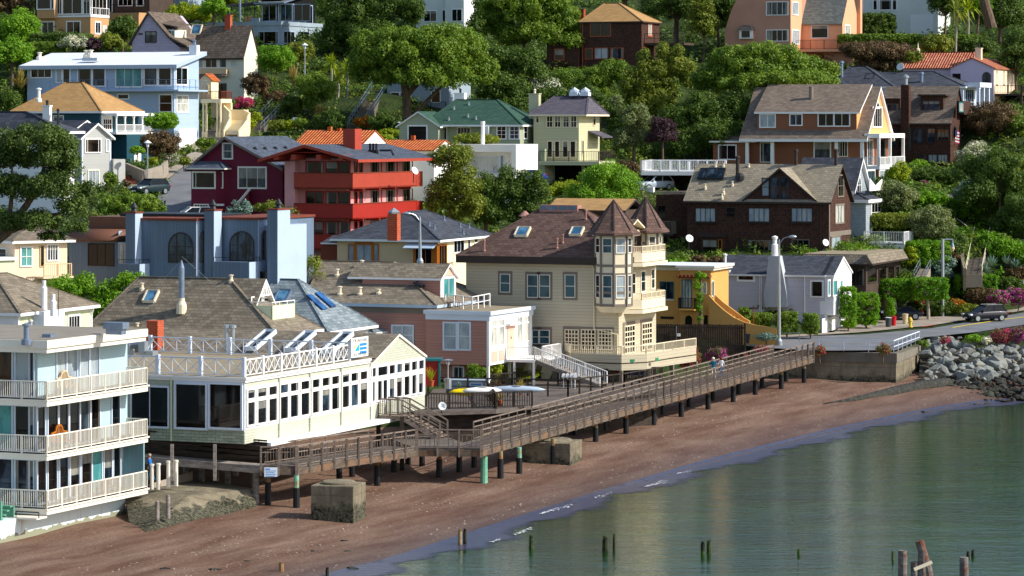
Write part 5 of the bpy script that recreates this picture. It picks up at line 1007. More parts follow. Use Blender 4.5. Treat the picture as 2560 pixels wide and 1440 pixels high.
a,b=h.fx(2208,y_),h.fx(2250,y_);h.box(a,b,y_,d/2,ze,h.fz(2230,246,y_),'brown_shingle_wall','dormer_wall');h.win('F',2216,261,2244,279,(2,1),'taupe_trim','glass_blue',.08,y_)
c=h.fx(2263,-.3);o=MB().box(c-.5,c+.5,-.5,.6,-3,h.fz(2263,212,-.5)).build('chimney','brown_shingle_wall',h.root);MB().lathe((c,0,h.fz(2263,212,-.5)),[(.25,0),(.25,.8),(.4,.85),(.4,1.05),(.02,1.3)],10).build('chimney_pot','steel',o)
for x0,x1,y0,y1_,n_,pn in((2284,2304,322,356,2,'glass_blue'),(2308,2312,322,356,1,'glass'),(2320,2337,322,357,1,'glass_blue'),(2226,2240,322,368,1,'glass'),(2247,2260,324,368,1,'glass_brown'),(2344,2370,324,350,3,'glass'),(2300,2316,387,406,2,'glass_blue'),(2322,2342,387,406,2,'blind'),(2346,2368,387,408,3,'blind')):h.win('F',x0,y0,x1,y1_,(n_,1),'brown_trim',pn,.08,-.02)
h.box(h.fx(2272),h.fx(2276),-.1,0,h.fz(2272,375),h.fz(2272,320),'teal','door')
for x0,x1 in((2381,2391),(2400,2409)):h.win('R',x0,312,x1,350,(1,1),'brown_trim','glass',.2,.0,arch=True)
MB().box(0,.9,h.ry(2392),h.ry(2408),h.rz(2376,286),h.rz(2376,252)).build('oriel','brown_shingle_wall',h.root);h.win('R',2397,257,2408,278,(1,1),'teal','curtain',.12,.9)
MB().tube([(.1,1.2,h.rz(2378,365)),(1.6,-.6,h.rz(2378,365)+1.3)],.03,5).build('flag_pole','taupe_trim',h.root)
def flag(p,w_,ht,label):
 o=empty('flag',p);tag(o,label,'flag');s_=9;B=MB()
 for i in range(s_):B.poly([(0,0,-ht*i/s_),(w_,.1,-ht*i/s_-.12),(w_,.1,-ht*(i+1)/s_-.12),(0,0,-ht*(i+1)/s_)],i%2)
 B.prism([(-.01,-.03,0),(w_*.5,.02,-.06),(w_*.5,.02,-ht*.4-.06),(-.01,-.03,-ht*.4)],(0,-.02,0),2);B.build('cloth',['flag_red','white','flag_blue'],o);return o
paint('flag_red','b5304a',.7,.05);paint('flag_blue','2a3566',.7,.05)
flag(W(2388,325,385),.5,1.6,'striped flag hanging from the dark shingle house corner');flag(W(2095,55,428),.35,1.9,'striped flag hanging beside the salmon house balcony')
h=House('slate_hip_house','house with dark grey hip roofs and pale blue trimmed side porch','house',2408,285,394,21)
ze=h.rz(2408,216);zr=h.fz(2300,179,4);h.box(h.fx(2205),0,0,8.5,-4,ze,'blue_white');h.roof(h.fx(2205),0,0,8.5,ze,zr,'hip','x',.4,'shingle_dark','white',.2,a=h.fx(2200,4),b=h.fx(2335,4))
xa,xb=h.fx(2085),h.fx(2235);h.box(xa,xb,-1,8,-4,ze,'blue_white','wing_wall');h.roof(xa,xb,-1,8,ze,h.fz(2150,166,3.5),'hip','x',.4,'shingle_dark','white',.2,a=h.fx(2125,3.5),b=h.fx(2165,3.5),name='wing_roof')
h.box(0,2.0,.5,7,h.rz(2408,216)-.1,h.rz(2408,208)+.1,'blue_white','porch_roof')
for y0 in(.6,3.2,6):h.box(1.5,1.9,y0,y0+.4,-3,h.rz(2408,216)-.1,'blue_white','porch_column')
h.winl(lambda u,z,d_:(.02+d_,u,z),1,5.5,0,ze-.4,(4,2),'blue_white','glass_blue',.15,parent=h.root)
for px,py,top in((2104,200,152),(2304,214,180)):MB().lathe(h.F(px,py,1),[(.3,-.3),(.2,.2),(.2,(py-top)*.049-.3),(.3,(py-top)*.049-.25),(.25,(py-top)*.049),(.02,(py-top)*.05)],10).build('flue_pipe','zinc',h.root)
skylight(h,h.F(2172,200,.6),1.1,1.3,.5,'glass_blue','dark_metal')
h=House('lavender_tile_house','lavender stucco house with weathered clay tile roof and arched windows','house',2484,285,404,22)
d=h.ry(2538);ze=h.rz(2484,168);xl=h.fx(2376);zg=h.fz(2430,144);h.gbody(xl,0,0,d,-4,ze,zg-.1,'y','lavender_stucco');h.roof(xl,0,0,d,ze,zg,'gable','y',.3,'clay_tile_old','clay_tile_old',.12,ovg=.2)
x0=h.fx(2258,2);h.box(x0,xl,2,9,-4,h.fz(2300,170,2),'lavender_stucco','wing_wall');zz=h.fz(2300,170,2);h.roof(x0,xl+2.5,2,9.5,zz,h.fz(2330,131,5.5),'hip','x',.4,'clay_tile_old','clay_tile_old',.12,name='wing_roof',a=h.fx(2278,5.5),b=h.fx(2435,5.5))
h.win('F',2456,180,2477,216,(2,3),'brown_trim','glass',.08,arch=True);h.win('F',2381,184,2402,207,(1,1),'lavender_stucco','glass_brown',.06);h.win('F',2452,243,2472,258,(3,1),'lavender_stucco','glass',.06)
for a,b in((2489,2494),(2507,2511),(2514+3,2521)):h.win('R',a,177,b,213,(1,1),'brown_trim','glass',.1,arch=True)
MB().box(0,.04,0,d,-4,ze-.1).build('side_wall','peach',h.root);zb=h.rz(2484,234);MB().box(0,3.6,.3,d,zb-.25,zb).build('balcony_floor','wood_dark',h.root);h.rail([(0,.35,zb),(3.5,.35,zb),(3.5,d,zb)],1.0,'wood_dark',gap=.2,post=1.8,pw=.12)  # peach sheet over the right side paints sunlight on lavender stucco
for y_ in(.6,d-.5):h.box(3.2,3.5,y_,y_+.25,-3,zb-.2,'wood_dark','post');MB().bar((0.1,y_,0),(3.3,y_,zb-.2),.18).build('brace','wood_dark',h.root)
h.winl(lambda u,z,d_:(.04+d_,u,z),3,4.5,-.5,1.6,(1,1),'white','glass',.1,parent=h.root,name='door')
o=h.chim(h.fx(2447,3),3,ze,h.fz(2447,122,3),.75,.75,'peach',True)
MB().lathe(h.F(2295,128,5.5),[(.25,-.5),(.25,.3),(.1,.4),(.06,1.1)],8).build('finial','peach',h.root)
dish('grey satellite dish on the lavender house with clay tiles',W(2252,178,401),.5,.5,(-.6,-1,.4))
h=House('salmon_stucco_house','tall salmon stucco house with slate wing roof and iron balcony','house',1976,170,425,22)
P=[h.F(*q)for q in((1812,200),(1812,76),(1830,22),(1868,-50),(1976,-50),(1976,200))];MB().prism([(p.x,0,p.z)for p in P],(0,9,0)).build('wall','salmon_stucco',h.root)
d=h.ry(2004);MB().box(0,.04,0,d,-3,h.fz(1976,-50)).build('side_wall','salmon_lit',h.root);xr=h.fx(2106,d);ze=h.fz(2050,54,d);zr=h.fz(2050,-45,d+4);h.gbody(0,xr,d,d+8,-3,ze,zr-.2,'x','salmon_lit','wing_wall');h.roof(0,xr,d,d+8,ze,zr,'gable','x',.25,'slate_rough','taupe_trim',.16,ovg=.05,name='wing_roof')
h.box(xr-.4,xr+.5,d+7,d+7.9,-3,zr-1.5,'salmon_lit','chimney')
h.win('F',1917,6,1969,37,(4,1),'white','glass_blue',.1);h.win('F',1917,76,1969,102,(4,1),'white','glass',.1);h.win('R',1981,6,1995,35,(3,1),'white','blind',.14,.04);h.win('R',1980,76,1997,108,(3,1),'white','blind',.14,.04,name='french_door')
a,b=h.fx(1848,-.6),h.fx(1880,-.6);o=MB().box(a,b,-.6,0,h.fz(1860,97,-.6),h.fz(1860,74,-.6)).build('oriel','white',h.root);h.win('F',1854,77,1875,94,(1,1),'white','glass',.06,-.6,parent=o);h.roof(a,b,-.7,.1,h.fz(1860,74,-.6),h.fz(1860,64,-.6),'hip','x',.15,'taupe_trim','taupe_trim',.08,name='oriel_roof',parent=o)
h.win('F',2030,65,2069,94,(1,1),'blue_white','glass_brown',.12,d);h.win('R',2112,64,2124,94,(1,1),'white','curtain',.16,xr)
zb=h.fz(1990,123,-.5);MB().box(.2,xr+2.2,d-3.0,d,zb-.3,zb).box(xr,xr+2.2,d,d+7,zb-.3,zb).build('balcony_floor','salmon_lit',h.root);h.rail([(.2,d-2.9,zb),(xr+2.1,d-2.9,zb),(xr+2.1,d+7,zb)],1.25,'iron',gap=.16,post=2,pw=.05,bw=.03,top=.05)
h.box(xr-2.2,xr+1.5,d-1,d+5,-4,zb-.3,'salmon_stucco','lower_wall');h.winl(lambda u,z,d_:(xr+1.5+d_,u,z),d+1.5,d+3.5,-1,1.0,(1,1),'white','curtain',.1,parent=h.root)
h=House('pale_grey_house','pale grey stucco house with ribbed garage door half hidden by hedges','house',2345,110,447,20)
h.box(h.fx(2128),0,0,8,-3,14,'pale_stucco')
for x0,x1,n_ in((2124,2156,3),(2184,2192,1),(2200,2228,1),(2232,2241,1)):h.win('F',x0,-20,x1,24,(n_,2),'white','glass',.13)
g_=MB().box(h.fx(2276),h.fx(2333),-.04,0,h.fz(2300,90),h.fz(2300,36)).build('garage_door','white_siding',h.root)
h=House('white_corner_house','white house behind the garden of the salmon house with paired dark windows','house',2160,90,452,20);h.box(-6,0,0,5,-3,12,'white_siding');h.win('F',2127,-10,2152,22,(3,2),'white','glass',.12)
h=House('brown_hip_house','dark shingled house with tan hip roof and rust red window frames','house',1604,200,418,22)
d=h.ry(1633);xl=h.fx(1453);ze=h.rz(1604,53);zr=h.fz(1540,8,4);h.box(xl,0,0,7,-4,ze,'brown_shingle_wall');h.roof(xl,0,0,7,ze,zr,'hip','x',.3,'shingle_tan','brown_trim',.18,a=h.fx(1512,3.5),b=h.fx(1548,3.5))
h.win('F',1477,57,1526,90,(2,1),'rust_frame','glass',.12);h.win('F',1464,122,1480,147,(1,1),'rust_frame','glass',.1);h.win('F',1488,121,1519,146,(2,1),'rust_frame','blind',.1);h.win('F',1528,121,1558,146,(2,1),'rust_frame','glass_blue',.1)
h.win('R',1620,60,1629,88,(2,1),'rust_frame','curtain',.2);h.win('R',1609,120,1616,144,(1,1),'rust_frame','glass',.2)
MB().tube([(h.fx(1457),-.1,-3),(h.fx(1457),-.1,ze)],.07,6).build('drainpipe','rust_frame',h.root);h.chim(h.fx(1462,6),5,ze,h.fz(1462,25,5),.7,.7,'rust_frame',False)
zb=h.fz(1650,107,1);MB().box(h.fx(1575,-1),5.5,1,5,zb-.3,zb).build('deck_floor','wood_dark',h.root);h.rail([(0,1.1,zb),(5.4,1.1,zb)],1.2,'wood_dark','mid',post=1.4)
h.box(h.fx(1367,-1),h.fx(1444,-1),-1,4,-3,h.fz(1400,104,-1),'brown_shingle_wall','wing_wall');h.win('F',1388,124,1409,149,(1,1),'rust_frame','glass_brown',.14,-1)
h=House('white_tower_house','white stucco house rising behind round trees at the top of the hill','house',1164,130,446,22)
h.box(h.fx(1040),0,0,6,-4,12,'pale_stucco');MB().box(0,.05,0,6,-4,12).build('side_wall','white',h.root);MB().box(h.fx(1118),0.03,-.7,0,-4,12).build('bay_wall','pale_stucco',h.root)  # white sheet colours the pale stucco's right side as sunlit
h.win('F',1061,28,1091,53,(2,1),'white','glass',.1);h.win('F',1131,24,1154,52,(2,1),'white','glass',.1,-.7);h.win('F',1107,26,1113,55,(1,1),'white','glass',.08)
h=House('glass_modern_house','blue grey concrete house with glazed upper storey and roof terrace','house',702,125,432,24)
zt=h.rz(702,54);d=12;h.box(h.fx(520),0,0,d,-4,zt,'concrete_blue');MB().box(h.fx(518),.12,-.12,d+.1,zt-.5,zt+.05).build('parapet','concrete_blue',h.root)
h.win('F',645,80,696,109,(2,1),'gutter_blue','glass_brown',.1,split=[.3]);h.win('R',709,79,735,107,(3,1),'gutter_blue','glass_brown',.12);h.win('R',745,79,772,107,(2,1),'gutter_blue','glass',.12);h.win('R',784,82,800,108,(2,1),'gutter_blue','glass',.12)
x0=h.fx(655,2);h.box(x0,-1,2,d,zt,zt+4,'void_shade','glass_core');z2=h.fz(700,8,2)
for a,b in((657,690),(697,731),(737,775)):h.win('F',a,12,b,52,(2,1),'gutter_blue','glass',.1,2)
h.winl(lambda u,z,d_:(-1+d_,u,z),3,d-1,zt+.1,z2-.1,(4,1),'gutter_blue','glass',.12,parent=h.root)
h.roof(x0-.3,-.6,1.6,d,z2,z2+2,'shed','x',.5,'slate_rough','zinc',.2);MB().prism([(h.fx(560,1),1,z2-.3),(x0,1,z2+.2),(x0,6,z2+.2),(h.fx(560,1),6,z2-.3)],(0,0,.12)).build('canopy','taupe_trim',h.root)
for px in(578,612,636):MB().tube([(h.fx(px,1.2),1.2,zt),(h.fx(px,1.2),1.2,z2)],.05,5).build('canopy_post','dark_metal',h.root)
MB().tube([h.F(600,55,-.2),h.F(600,-30,-.2)],.16,8).build('flue_pipe','zinc',h.root);h.rail([(h.fx(525),.1,zt),(h.fx(650),.1,zt)],1.0,'iron','cable',post=2,pw=.04,top=.04)
MB().box(h.fx(612,1),h.fx(628,1),1,1.8,zt,zt+.8).build('cabinet','tan_wall',h.root);MB().box(h.fx(626,.3),h.fx(648,.3),.3,.8,zt,zt+.55).build('planter','concrete_blue',h.root)
h=House('tan_apartment_house','tan stucco house with white framed glazed upper storey at the top left','house',226,105,426,22)
d=h.ry(272);zt=h.fz(200,38);h.box(h.fx(100),0,0,d,-3,zt,'tan_wall');h.box(h.fx(88,.5),-.1,.5,d,zt,zt+4,'void_shade','glass_core')
MB().box(h.fx(137),.1,-.1,d,zt-.25,zt).build('ledge','white',h.root)
h.win('F',106,56,134,86,(2,1),'white','glass',.14);h.win('F',168,55,200,86,(2,1),'white','warm_glass',.14);h.win('R',238,56,250,82,(2,1),'white','glass',.2);h.win('R',257,66,265,82,(1,1),'white','curtain',.12)
for a,b in((144,154),(158,204),(210,224)):h.win('F',a,-20,b,34,(2,1),'white','glass',.14,0)
h.box(h.fx(92,-.8),h.fx(136,-.8),-.8,.5,h.fz(100,46,-.8),zt+4,'tan_wall','bay_wall');h.win('F',94,-20,126,22,(1,1),'white','glass',.14,-.8);h.win('F',129,-20,134,22,(1,1),'white','glass',.1,-.8)
h.winl(lambda u,z,d_:(-.1+d_,u,z),.6,d-.6,zt+.1,zt+3.5,(4,1),'white','glass',.16,parent=h.root);h.rail([(h.fx(140),.05,zt),(0,.05,zt),(0,d,zt)],1.0,'white',gap=.5,post=2.2)
h=House('brown_terrace_house','brown clapboard house with open terrace and hanging plants behind hedges','house',365,80,438,22)
h.box(h.fx(264,1),0,1,8,-3,8,'wood_dark');h.box(h.fx(262),h.fx(360),-1.5,1,-3,h.fz(300,33),'tan_wall','terrace');h.win('F',297,-15,330,14,(3,1),'white','glass',.1,1);h.win('F',267,-15,280,30,(2,1),'white','glass',.1,1);h.win('F',342,-15,358,14,(1,1),'white','glass_brown',.1,1)
h.rail([(h.fx(262,-1.4),-1.4,h.fz(300,33)),(h.fx(358,-1.4),-1.4,h.fz(300,33))],1.1,'iron',gap=.3,post=1.5,pw=.05)
h=House('grey_panel_house','grey house with tall dark panes behind the yellow green hedge','house',470,70,446,22);h.box(h.fx(384),0,0,6,-3,9,'concrete_blue')
for a,b in((388,408),(416,436)):h.win('F',a,-20,b,16,(1,1),'gutter_blue','glass',.1)
h=House('shake_roof_house','cream and lavender gabled house with weathered shake roof and brick chimney','house',610,255,400,22)
d=h.ry(644);xl=h.fx(485);ze=h.rz(610,131);zr=h.rz(628,64);h.gbody(xl,0,0,d,-4,ze,zr-.1,'x','cream_wall_siding');h.roof(xl-.2,0,0,d,ze,zr,'gable','x',.4,'shake_roof','brown_trim',.2,ovg=.15,name='roof')
h.win('F',497,140,508,168,(1,1),'offwhite','curtain',.12);h.win('F',515,138,542,168,(2,1),'offwhite','glass_brown',.14);h.win('F',550,138,566,168,(1,1),'offwhite','glass',.14);h.win('F',577,138,592,166,(1,1),'offwhite','curtain',.14)
h.box(xl,h.fx(571),-.6,0,h.fz(540,185),h.fz(540,172),'tan_stucco','bay_sill');MB().prism([(xl,-.9,h.fz(540,193)),(xl,0,h.fz(540,181)),(h.fx(572),0,h.fz(540,181)),(h.fx(572),-.9,h.fz(540,193))],(0,0,.15)).build('porch_roof','shake_roof',h.root)
h.win('F',535,208,568,248,(2,1),'offwhite','glass',.12,arch=False);h.win('F',541,210,555,248,(1,1),'brown_trim','glass_brown',.08,-.05,arch=True,name='door')
xa,xb=h.fx(330,-2),h.fx(448,-2);zg=h.fz(372,34,-2);zge=h.fz(380,106,-2);B=MB().prism([(xa,-2,-3),(xa,-2,zge),(h.fx(372,-2),-2,zg),(h.fx(420,-2),-2,h.fz(420,95,-2)),(xb,-2,h.fz(448,118,-2)),(xb,-2,-3)],(0,9,0));B.build('gable_wall','lavender_shingle',h.root)
xm=h.fx(372,-2);B=MB();B.prism([(xa-.4,-2.3,zge-.35),(xm,-2.3,zg),(xm,-2.3,zg+.25),(xa-.4,-2.3,zge-.1)],(0,8,0)).prism([(xm,-2.3,zg),(h.fx(425,-2),-2.3,h.fz(425,97,-2)),(h.fx(470,-2),-2.3,h.fz(470,118,-2)),(h.fx(470,-2),-2.3,h.fz(470,114,-2)),(h.fx(427,-2),-2.3,h.fz(427,92,-2)),(xm,-2.3,zg+.25)],(0,8,0));B.build('gable_roof','shake_roof',h.root)
h.win('F',365,80,390,105,(2,1),'brown_trim','glass',.1,-2);h.box(h.fx(346,-2),h.fx(357,-2),-2.04,-2,h.fz(350,87,-2),h.fz(350,83,-2),'brown_trim','vent')
h.box(h.fx(418,-1),h.fx(438,-1),-1,2,h.fz(430,106,-1),h.fz(430,74,-1),'cream_wall_siding','dormer_wall');h.win('F',423,77,436,103,(2,1),'white','teal_blind',.1,-1);MB().prism([(h.fx(400,-1),-1.2,h.fz(400,60,-1)),(h.fx(447,-1),-1.2,h.fz(447,70,-1)),(h.fx(447,-1),2,h.fz(447,70,-1)+.4),(h.fx(400,-1),2,h.fz(400,60,-1)+.4)],(0,0,.15)).build('dormer_roof','shake_roof',h.root)
skylight(h,onslope(h,489,86,-.4,ze,d/2,zr),1.3,1.3,math.atan2(zr-ze,d/2));h.chim(h.fx(571,d/2),d/2,zr-1,h.fz(571,40,d/2),.8,.6,'brick_red',True)
h=House('light_blue_house','light blue two storey house with gently sloping white roof and long cable railed deck','house',435,375,370,22)
d=h.ry(497);xl=h.fx(68);ze=h.rz(435,168);zr=ze+1.35;B=MB();B.prism([(xl,0,-4),(xl,0,ze),(xl,d,zr),(xl,d,-4)],(-xl,0,0));B.build('wall','light_blue_siding',h.root)
h.roof(xl,0,0,d,ze,zr,'shed','x',.7,'flat_white','gutter_blue',.45,ovg=.7)
for x0,x1,y0,y1_,n_,pn in((79,128,174,193,3,'glass'),(142,154,174,205,1,'blind'),(159,174,173,205,1,'glass'),(196,228,171,214,1,'glass'),(233,262,171,214,1,'glass'),(291,354,171,216,3,'teal_blind'),(362,392,169,212,1,'glass'),(398,427,169,212,1,'glass'),(400,429,238,278,1,'glass_brown'),(296,321,237,246,1,'glass')):h.win('F',x0,y0,x1,y1_,(n_,1 if y0<230 or pn=='glass' else 2),'white',pn,.14)
h.win('R',440,170,467,210,(2,1),'white','glass',.16);h.win('R',442,240,469,278,(2,2),'white','curtain',.16)
zb=h.rz(435,224);MB().box(h.fx(125),1.2,-1.2,0,zb-.2,zb).box(0,1.2,0,d,zb-.2,zb).build('deck_floor','light_blue_siding',h.root);h.rail([(h.fx(125,-1.1),-1.1,zb),(1.1,-1.1,zb),(1.1,d,zb)],1.15,'zinc','cable',post=1.6,pw=.05,top=.05)
MB().box(0,.06,h.ry(447),h.ry(490),h.rz(435,380),h.rz(435,322)).build('garage_door','white',h.root)
for px,py in((99,143),(216,138),(227,137)):h.pipe(h.F(px,py,3),.5,.22,'offwhite')
MB().box(-1,1,-.4,.4,0,.35).build('skylight','gutter_blue',h.root).location=h.F(228,152,1);o=MB().box(-.5,.5,-.4,.4,-.4,.9).build('chimney','blue_white',h.root);o.location=h.F(486,132,d-1);MB().lathe((0,0,.9),[(.2,0),(.2,.5),(.3,.5),(.02,.7)],8).build('chimney_pot','zinc',o)
h=House('tan_hip_house','teal house with broad tan hip roof and white columned corner porch','house',250,418,352,22)
d=h.ry(347);xl=h.fx(40);ze=h.rz(250,278);zr=h.fz(190,206,d/2);h.box(xl,0,0,d,-3,ze,'dark_teal_siding');h.roof(xl,0,0,d,ze,zr,'hip','x',.5,'shingle_tan','white',.22,a=h.fx(165,d/2),b=h.fx(207,d/2))
zp=h.rz(250,330);h.box(0,1.9,.3,d,zp-.25,zp,'white','porch_floor');h.box(0,2,.2,d,ze-.5,ze-.2,'white','porch_beam')
for k in range(5):MB().lathe((1.75,.5+(d-.9)*k/4,zp),[(.16,0),(.12,.2),(.1,ze-zp-.8),(.2,ze-zp-.5)],10).build('porch_column','white',h.root)
h.rail([(1.8,.4,zp),(1.8,d-.1,zp)],.8,'white',gap=.18,post=2);MB().box(-.05,.1,.2,2.6,zp,ze-.5).build('porch_bay','white',h.root);h.winl(lambda u,z,d_:(.1+d_,u,z),.5,2.3,zp+.3,ze-.9,(4,2),'white','warm_glass',.1,parent=h.root)
h.box(.1,1.9,2.6,d-.2,-3,zp-.25,'dark_teal_siding','lower_wall');dr=MB().box(1.9,1.96,4.2,5.8,-.5,2.1).build('door','white',h.root);h.win('F',135,290,158,305,(2,1),'white','glass_blue',.1)
h.pipe(h.Zp(97,248,ze+1.2),1.0,.18,'white')
h=House('grey_gable_house','narrow grey clapboard house with steep white edged gable above a panelled door','house',205,478,336,46)
d=h.ry(277);ze=h.rz(205,340);zr=h.rz(243,308);h.gbody(-6,0,0,d,-3,ze,zr-.1,'x','grey_siding');h.roof(-6,0,0,d,ze,zr,'gable','x',.35,'shingle_dark','white',.22,ovg=.35)
MB().box(-.12,.03,-.03,.12,-3,ze).build('corner_board','blue_white',h.root);MB().box(-.12,.03,d-.12,d+.03,-3,ze).build('corner_board','blue_white',h.root);h.win('R',214,349,251,380,(3,1),'white','glass_brown',.13,split=[.12,.86]);h.win('R',221,427,246,476,(3,1),'offwhite','blind',.12,name='door')
h.win('R',266,350,271,378,(1,1),'white','blind',.1);h.box(-9,-3,-.5,5,-3,ze-.1,'concrete_blue','wing_wall');h.roof(-9,-2.5,-.5,5,ze,zr+.3,'gable','x',.4,'shingle_dark','white',.18,name='wing_roof');h.box(-1.5,.4,d+.05,d+1.6,-1,h.rz(274,398),'grey_siding','stair_wall')
h=House('dark_roof_house','white house with low dark hip roof and white chimney behind the pine','house',160,500,322,22)
d=h.ry(186);ze=h.rz(160,328);h.box(-9,0,0,d,-4,ze,'white_siding');h.roof(-9,0,0,d,ze,h.fz(30,279,d/2),'hip','x',.8,'shingle_dark','white',.25,a=-8.5,b=-5.0);h.chim(h.fx(118,1),1,ze-.5,h.fz(118,266,1),.8,.5,'white');h.pipe(h.F(145,310,1),1.3,.1,'dark_metal')
h=House('green_roof_house','low grey green clapboard house with dark green hip roof','house',1300,470,361,20)
xl=h.fx(1098);ze=h.rz(1300,312);zr=h.fz(1200,249,5);h.box(xl,0,1,9,-4,ze,'grey_green_siding');h.box(h.fx(1205),0,0,1,-4,ze,'grey_green_siding','front_wall');h.roof(xl-1.5,0,0,9,ze,zr,'hip','x',.5,'green_roof','white',.2,a=h.fx(1145,5),b=h.fx(1247,5))
h.win('F',1244,317,1264,346,(2,3),'white','glass',.13);h.win('F',1275,317,1297,346,(2,3),'white','glass',.13);h.win('F',1145,320,1175,345,(4,1),'offwhite','glass_brown',.12,1);h.win('F',1107,320,1116,348,(1,1),'offwhite','glass',.12,1);h.win('R',1309,316,1317,345,(1,2),'white','glass',.15)
gx0,gx1=h.fx(992,-1),h.fx(1102,-1);zg=h.fz(1045,279,-1);zge=h.fz(1045,312,-1);h.gbody(gx0+.3,gx1-.3,-1,7,-4,zge,zg-.1,'y','grey_green_siding','gable_wall');h.roof(gx0+.3,gx1-.3,-1,8,zge,zg,'gable','y',.35,'green_roof','white',.16,ovg=.3,name='gable_roof')
h.win('F',1022,316,1066,352,(1,1),'white','glass_brown',.16,-1,name='garage_opening');h.chim(h.fx(1151,5),5,ze,h.fz(1151,235,5),1.2,.8,'white');h.box(h.fx(1205,-.6),h.fx(1222,-.6),-.7,-.4,ze-2.2,ze-.2,'white','porch_post')
for px,py in((1135,273),(1172,262),(1122,300),(1170,292),(1190,298)):h.pipe(onslope(h,px,py,-.5,ze,4.5,zr),.3,.09,'steel')
h=House('yellow_green_house','pale yellow green clapboard house with hipped roof and railed deck above a dark undercroft','house',1447,465,361,20)
d=h.ry(1499);xl=h.fx(1334);ze=h.rz(1447,286);zr=h.fz(1420,240,3.5);h.box(xl,0,0,d,h.fz(1430,410),ze,'yellow_green_siding');h.roof(xl,.6,0,d,ze,zr,'hip','x',.45,'roof_purple_grey','cream',.2,a=h.fx(1385,3.5),b=h.fx(1470,3.5))
for a in(1368,1388,1409,1428):h.win('F',a,291,a+13,317,(2,2),'cream','glass',.1)
for a,b in((1370,1380),(1388,1398),(1408,1419),(1427,1438)):h.win('F',a,354,b,392,(1,1),'cream','glass_brown',.12,name='french_door')
h.win('F',1341,288,1347,306,(1,1),'cream','glass',.08);h.winl(lambda u,z,d_:(d_,u,z),1.0,1.6,h.rz(1447,385),h.rz(1447,352),(2,1),'cream','glass',.1,parent=h.root);h.winl(lambda u,z,d_:(d_,u,z),5,5.8,h.rz(1447,312),h.rz(1447,288),(1,1),'cream','glass_brown',.1,parent=h.root)
MB().prism([(0,3.2,h.rz(1460,330)),(1.7,3.2,h.rz(1460,345)),(1.7,7,h.rz(1460,345)),(0,7,h.rz(1460,330))],(0,0,.15)).build('awning_roof','roof_purple_grey',h.root);pass
zb=h.fz(1430,403,-1.5);MB().box(h.fx(1360),3.0,-1.8,0,zb-.45,zb).box(0,3.0,0,4,zb-.45,zb).build('deck_floor','yellow_green_siding',h.root);h.rail([(h.fx(1360),-1.7,zb),(2.9,-1.7,zb),(2.9,4,zb)],1.1,'brown_trim',gap=.2,post=1.6,pw=.07,bw=.03,top=.06)
h.box(h.fx(1362),.5,2.5,4,-3,zb-.45,'void_shade','undercroft');h.box(.3,.6,.1,.4,-3,zb-.45,'grey_green_siding','post');h.box(xl,h.fx(1362),0,d,-3,zb,'grey_green_siding','lower_wall');h.box(h.fx(1310,-1),h.fx(1362,-1),-1,3,-3,h.fz(1330,372,-1),'grey_green_siding','side_wall')  # black box painted as the shade under the deck
h.chim(h.fx(1337,3),3,ze-.5,h.fz(1337,236,3),1.2,.8,'yellow_green_siding',True,capmat='vent_cream')
for a in(-1.0,.3):MB().box(a,a+1.0,3,4,0,.4).tube([(a+.1,3.5,.4),(a+.5,3.5,.7),(a+.9,3.5,.4)],.3,8).build('skylight_dome','blue_white',h.root).location=(-1.2,0,zr)
h=House('shaded_blue_house','shaded blue grey house with glazed doors behind the big round tree','house',1122,305,396,22)
h.box(h.fx(968),0,0,7,-4,5,'concrete_blue');h.win('F',978,232,998,270,(1,1),'white','glass_blue',.12);h.win('F',1002,232,1022,270,(1,1),'white','glass_blue',.12);h.win('F',1080,228,1100,255,(1,1),'white','glass',.12);h.rail([(h.fx(968,-1),-1,h.fz(1000,275,-1)),(0,-1,h.fz(1000,275,-1))],1.0,'iron',gap=.25)
h=House('tan_roof_cottage','low cottage with flat tan roof edge tucked behind the turret house roof','house',1560,560,302,22)
ze=h.fz(1470,522);h.box(h.fx(1375),0,0,5,-3,ze-.1,'wood_dark');h.roof(h.fx(1375),0,0,5,ze,ze+.9,'gable','x',.4,'shingle_tan','brown_trim',.2,ovg=.3)
h=House('stucco_portico','cream stucco entry portico with column pairs and curved garden steps','portico',552,333,375,20)
xl=h.fx(502);zt=h.fz(520,257);MB().box(xl,0,0,3,zt,zt+.45).build('terrace','cream_stucco',h.root)
for px in(506,514,541,549):MB().lathe((h.fx(px),.25,0),[(.2,-.5),(.2,.1),(.13,.2),(.12,zt-.3),(.2,zt)],10).build('column','cream_stucco',h.root)
h.box(xl,0,2.8,3.2,-1,zt,'cream_stucco','back_wall');zq=h.fz(512,198,3);h.gbody(h.fx(498,3),h.fx(528,3),3,5,zt,zq,h.fz(512,186,3),'y','cream_stucco','arch_wall');h.roof(h.fx(498,3),h.fx(528,3),3,5,zq,h.fz(512,184,3),'gable','y',.2,'clay_tile','clay_tile',.1,ovg=.1,name='arch_roof');h.win('F',511,210,522,235,(1,1),'cream_stucco','tan_stucco',.08,3,arch=True,name='arch_niche')
h.rail([(xl,.1,zt+.45),(0,.1,zt+.45),(0,3,zt+.45)],.9,'rust_brown',gap=.18,post=1.2,pw=.06)
def wallseg(pts,th=.2,dz=-2.5):
 B=MB()
 for(a,b)in zip(pts,pts[1:]):
  n_=Vector((b.y-a.y,a.x-b.x,0)).normalized()*th;B.prism([a,b,b+Vector((0,0,dz)),a+Vector((0,0,dz))],n_)
 return B.build('curved_wall','cream_stucco',h.root)
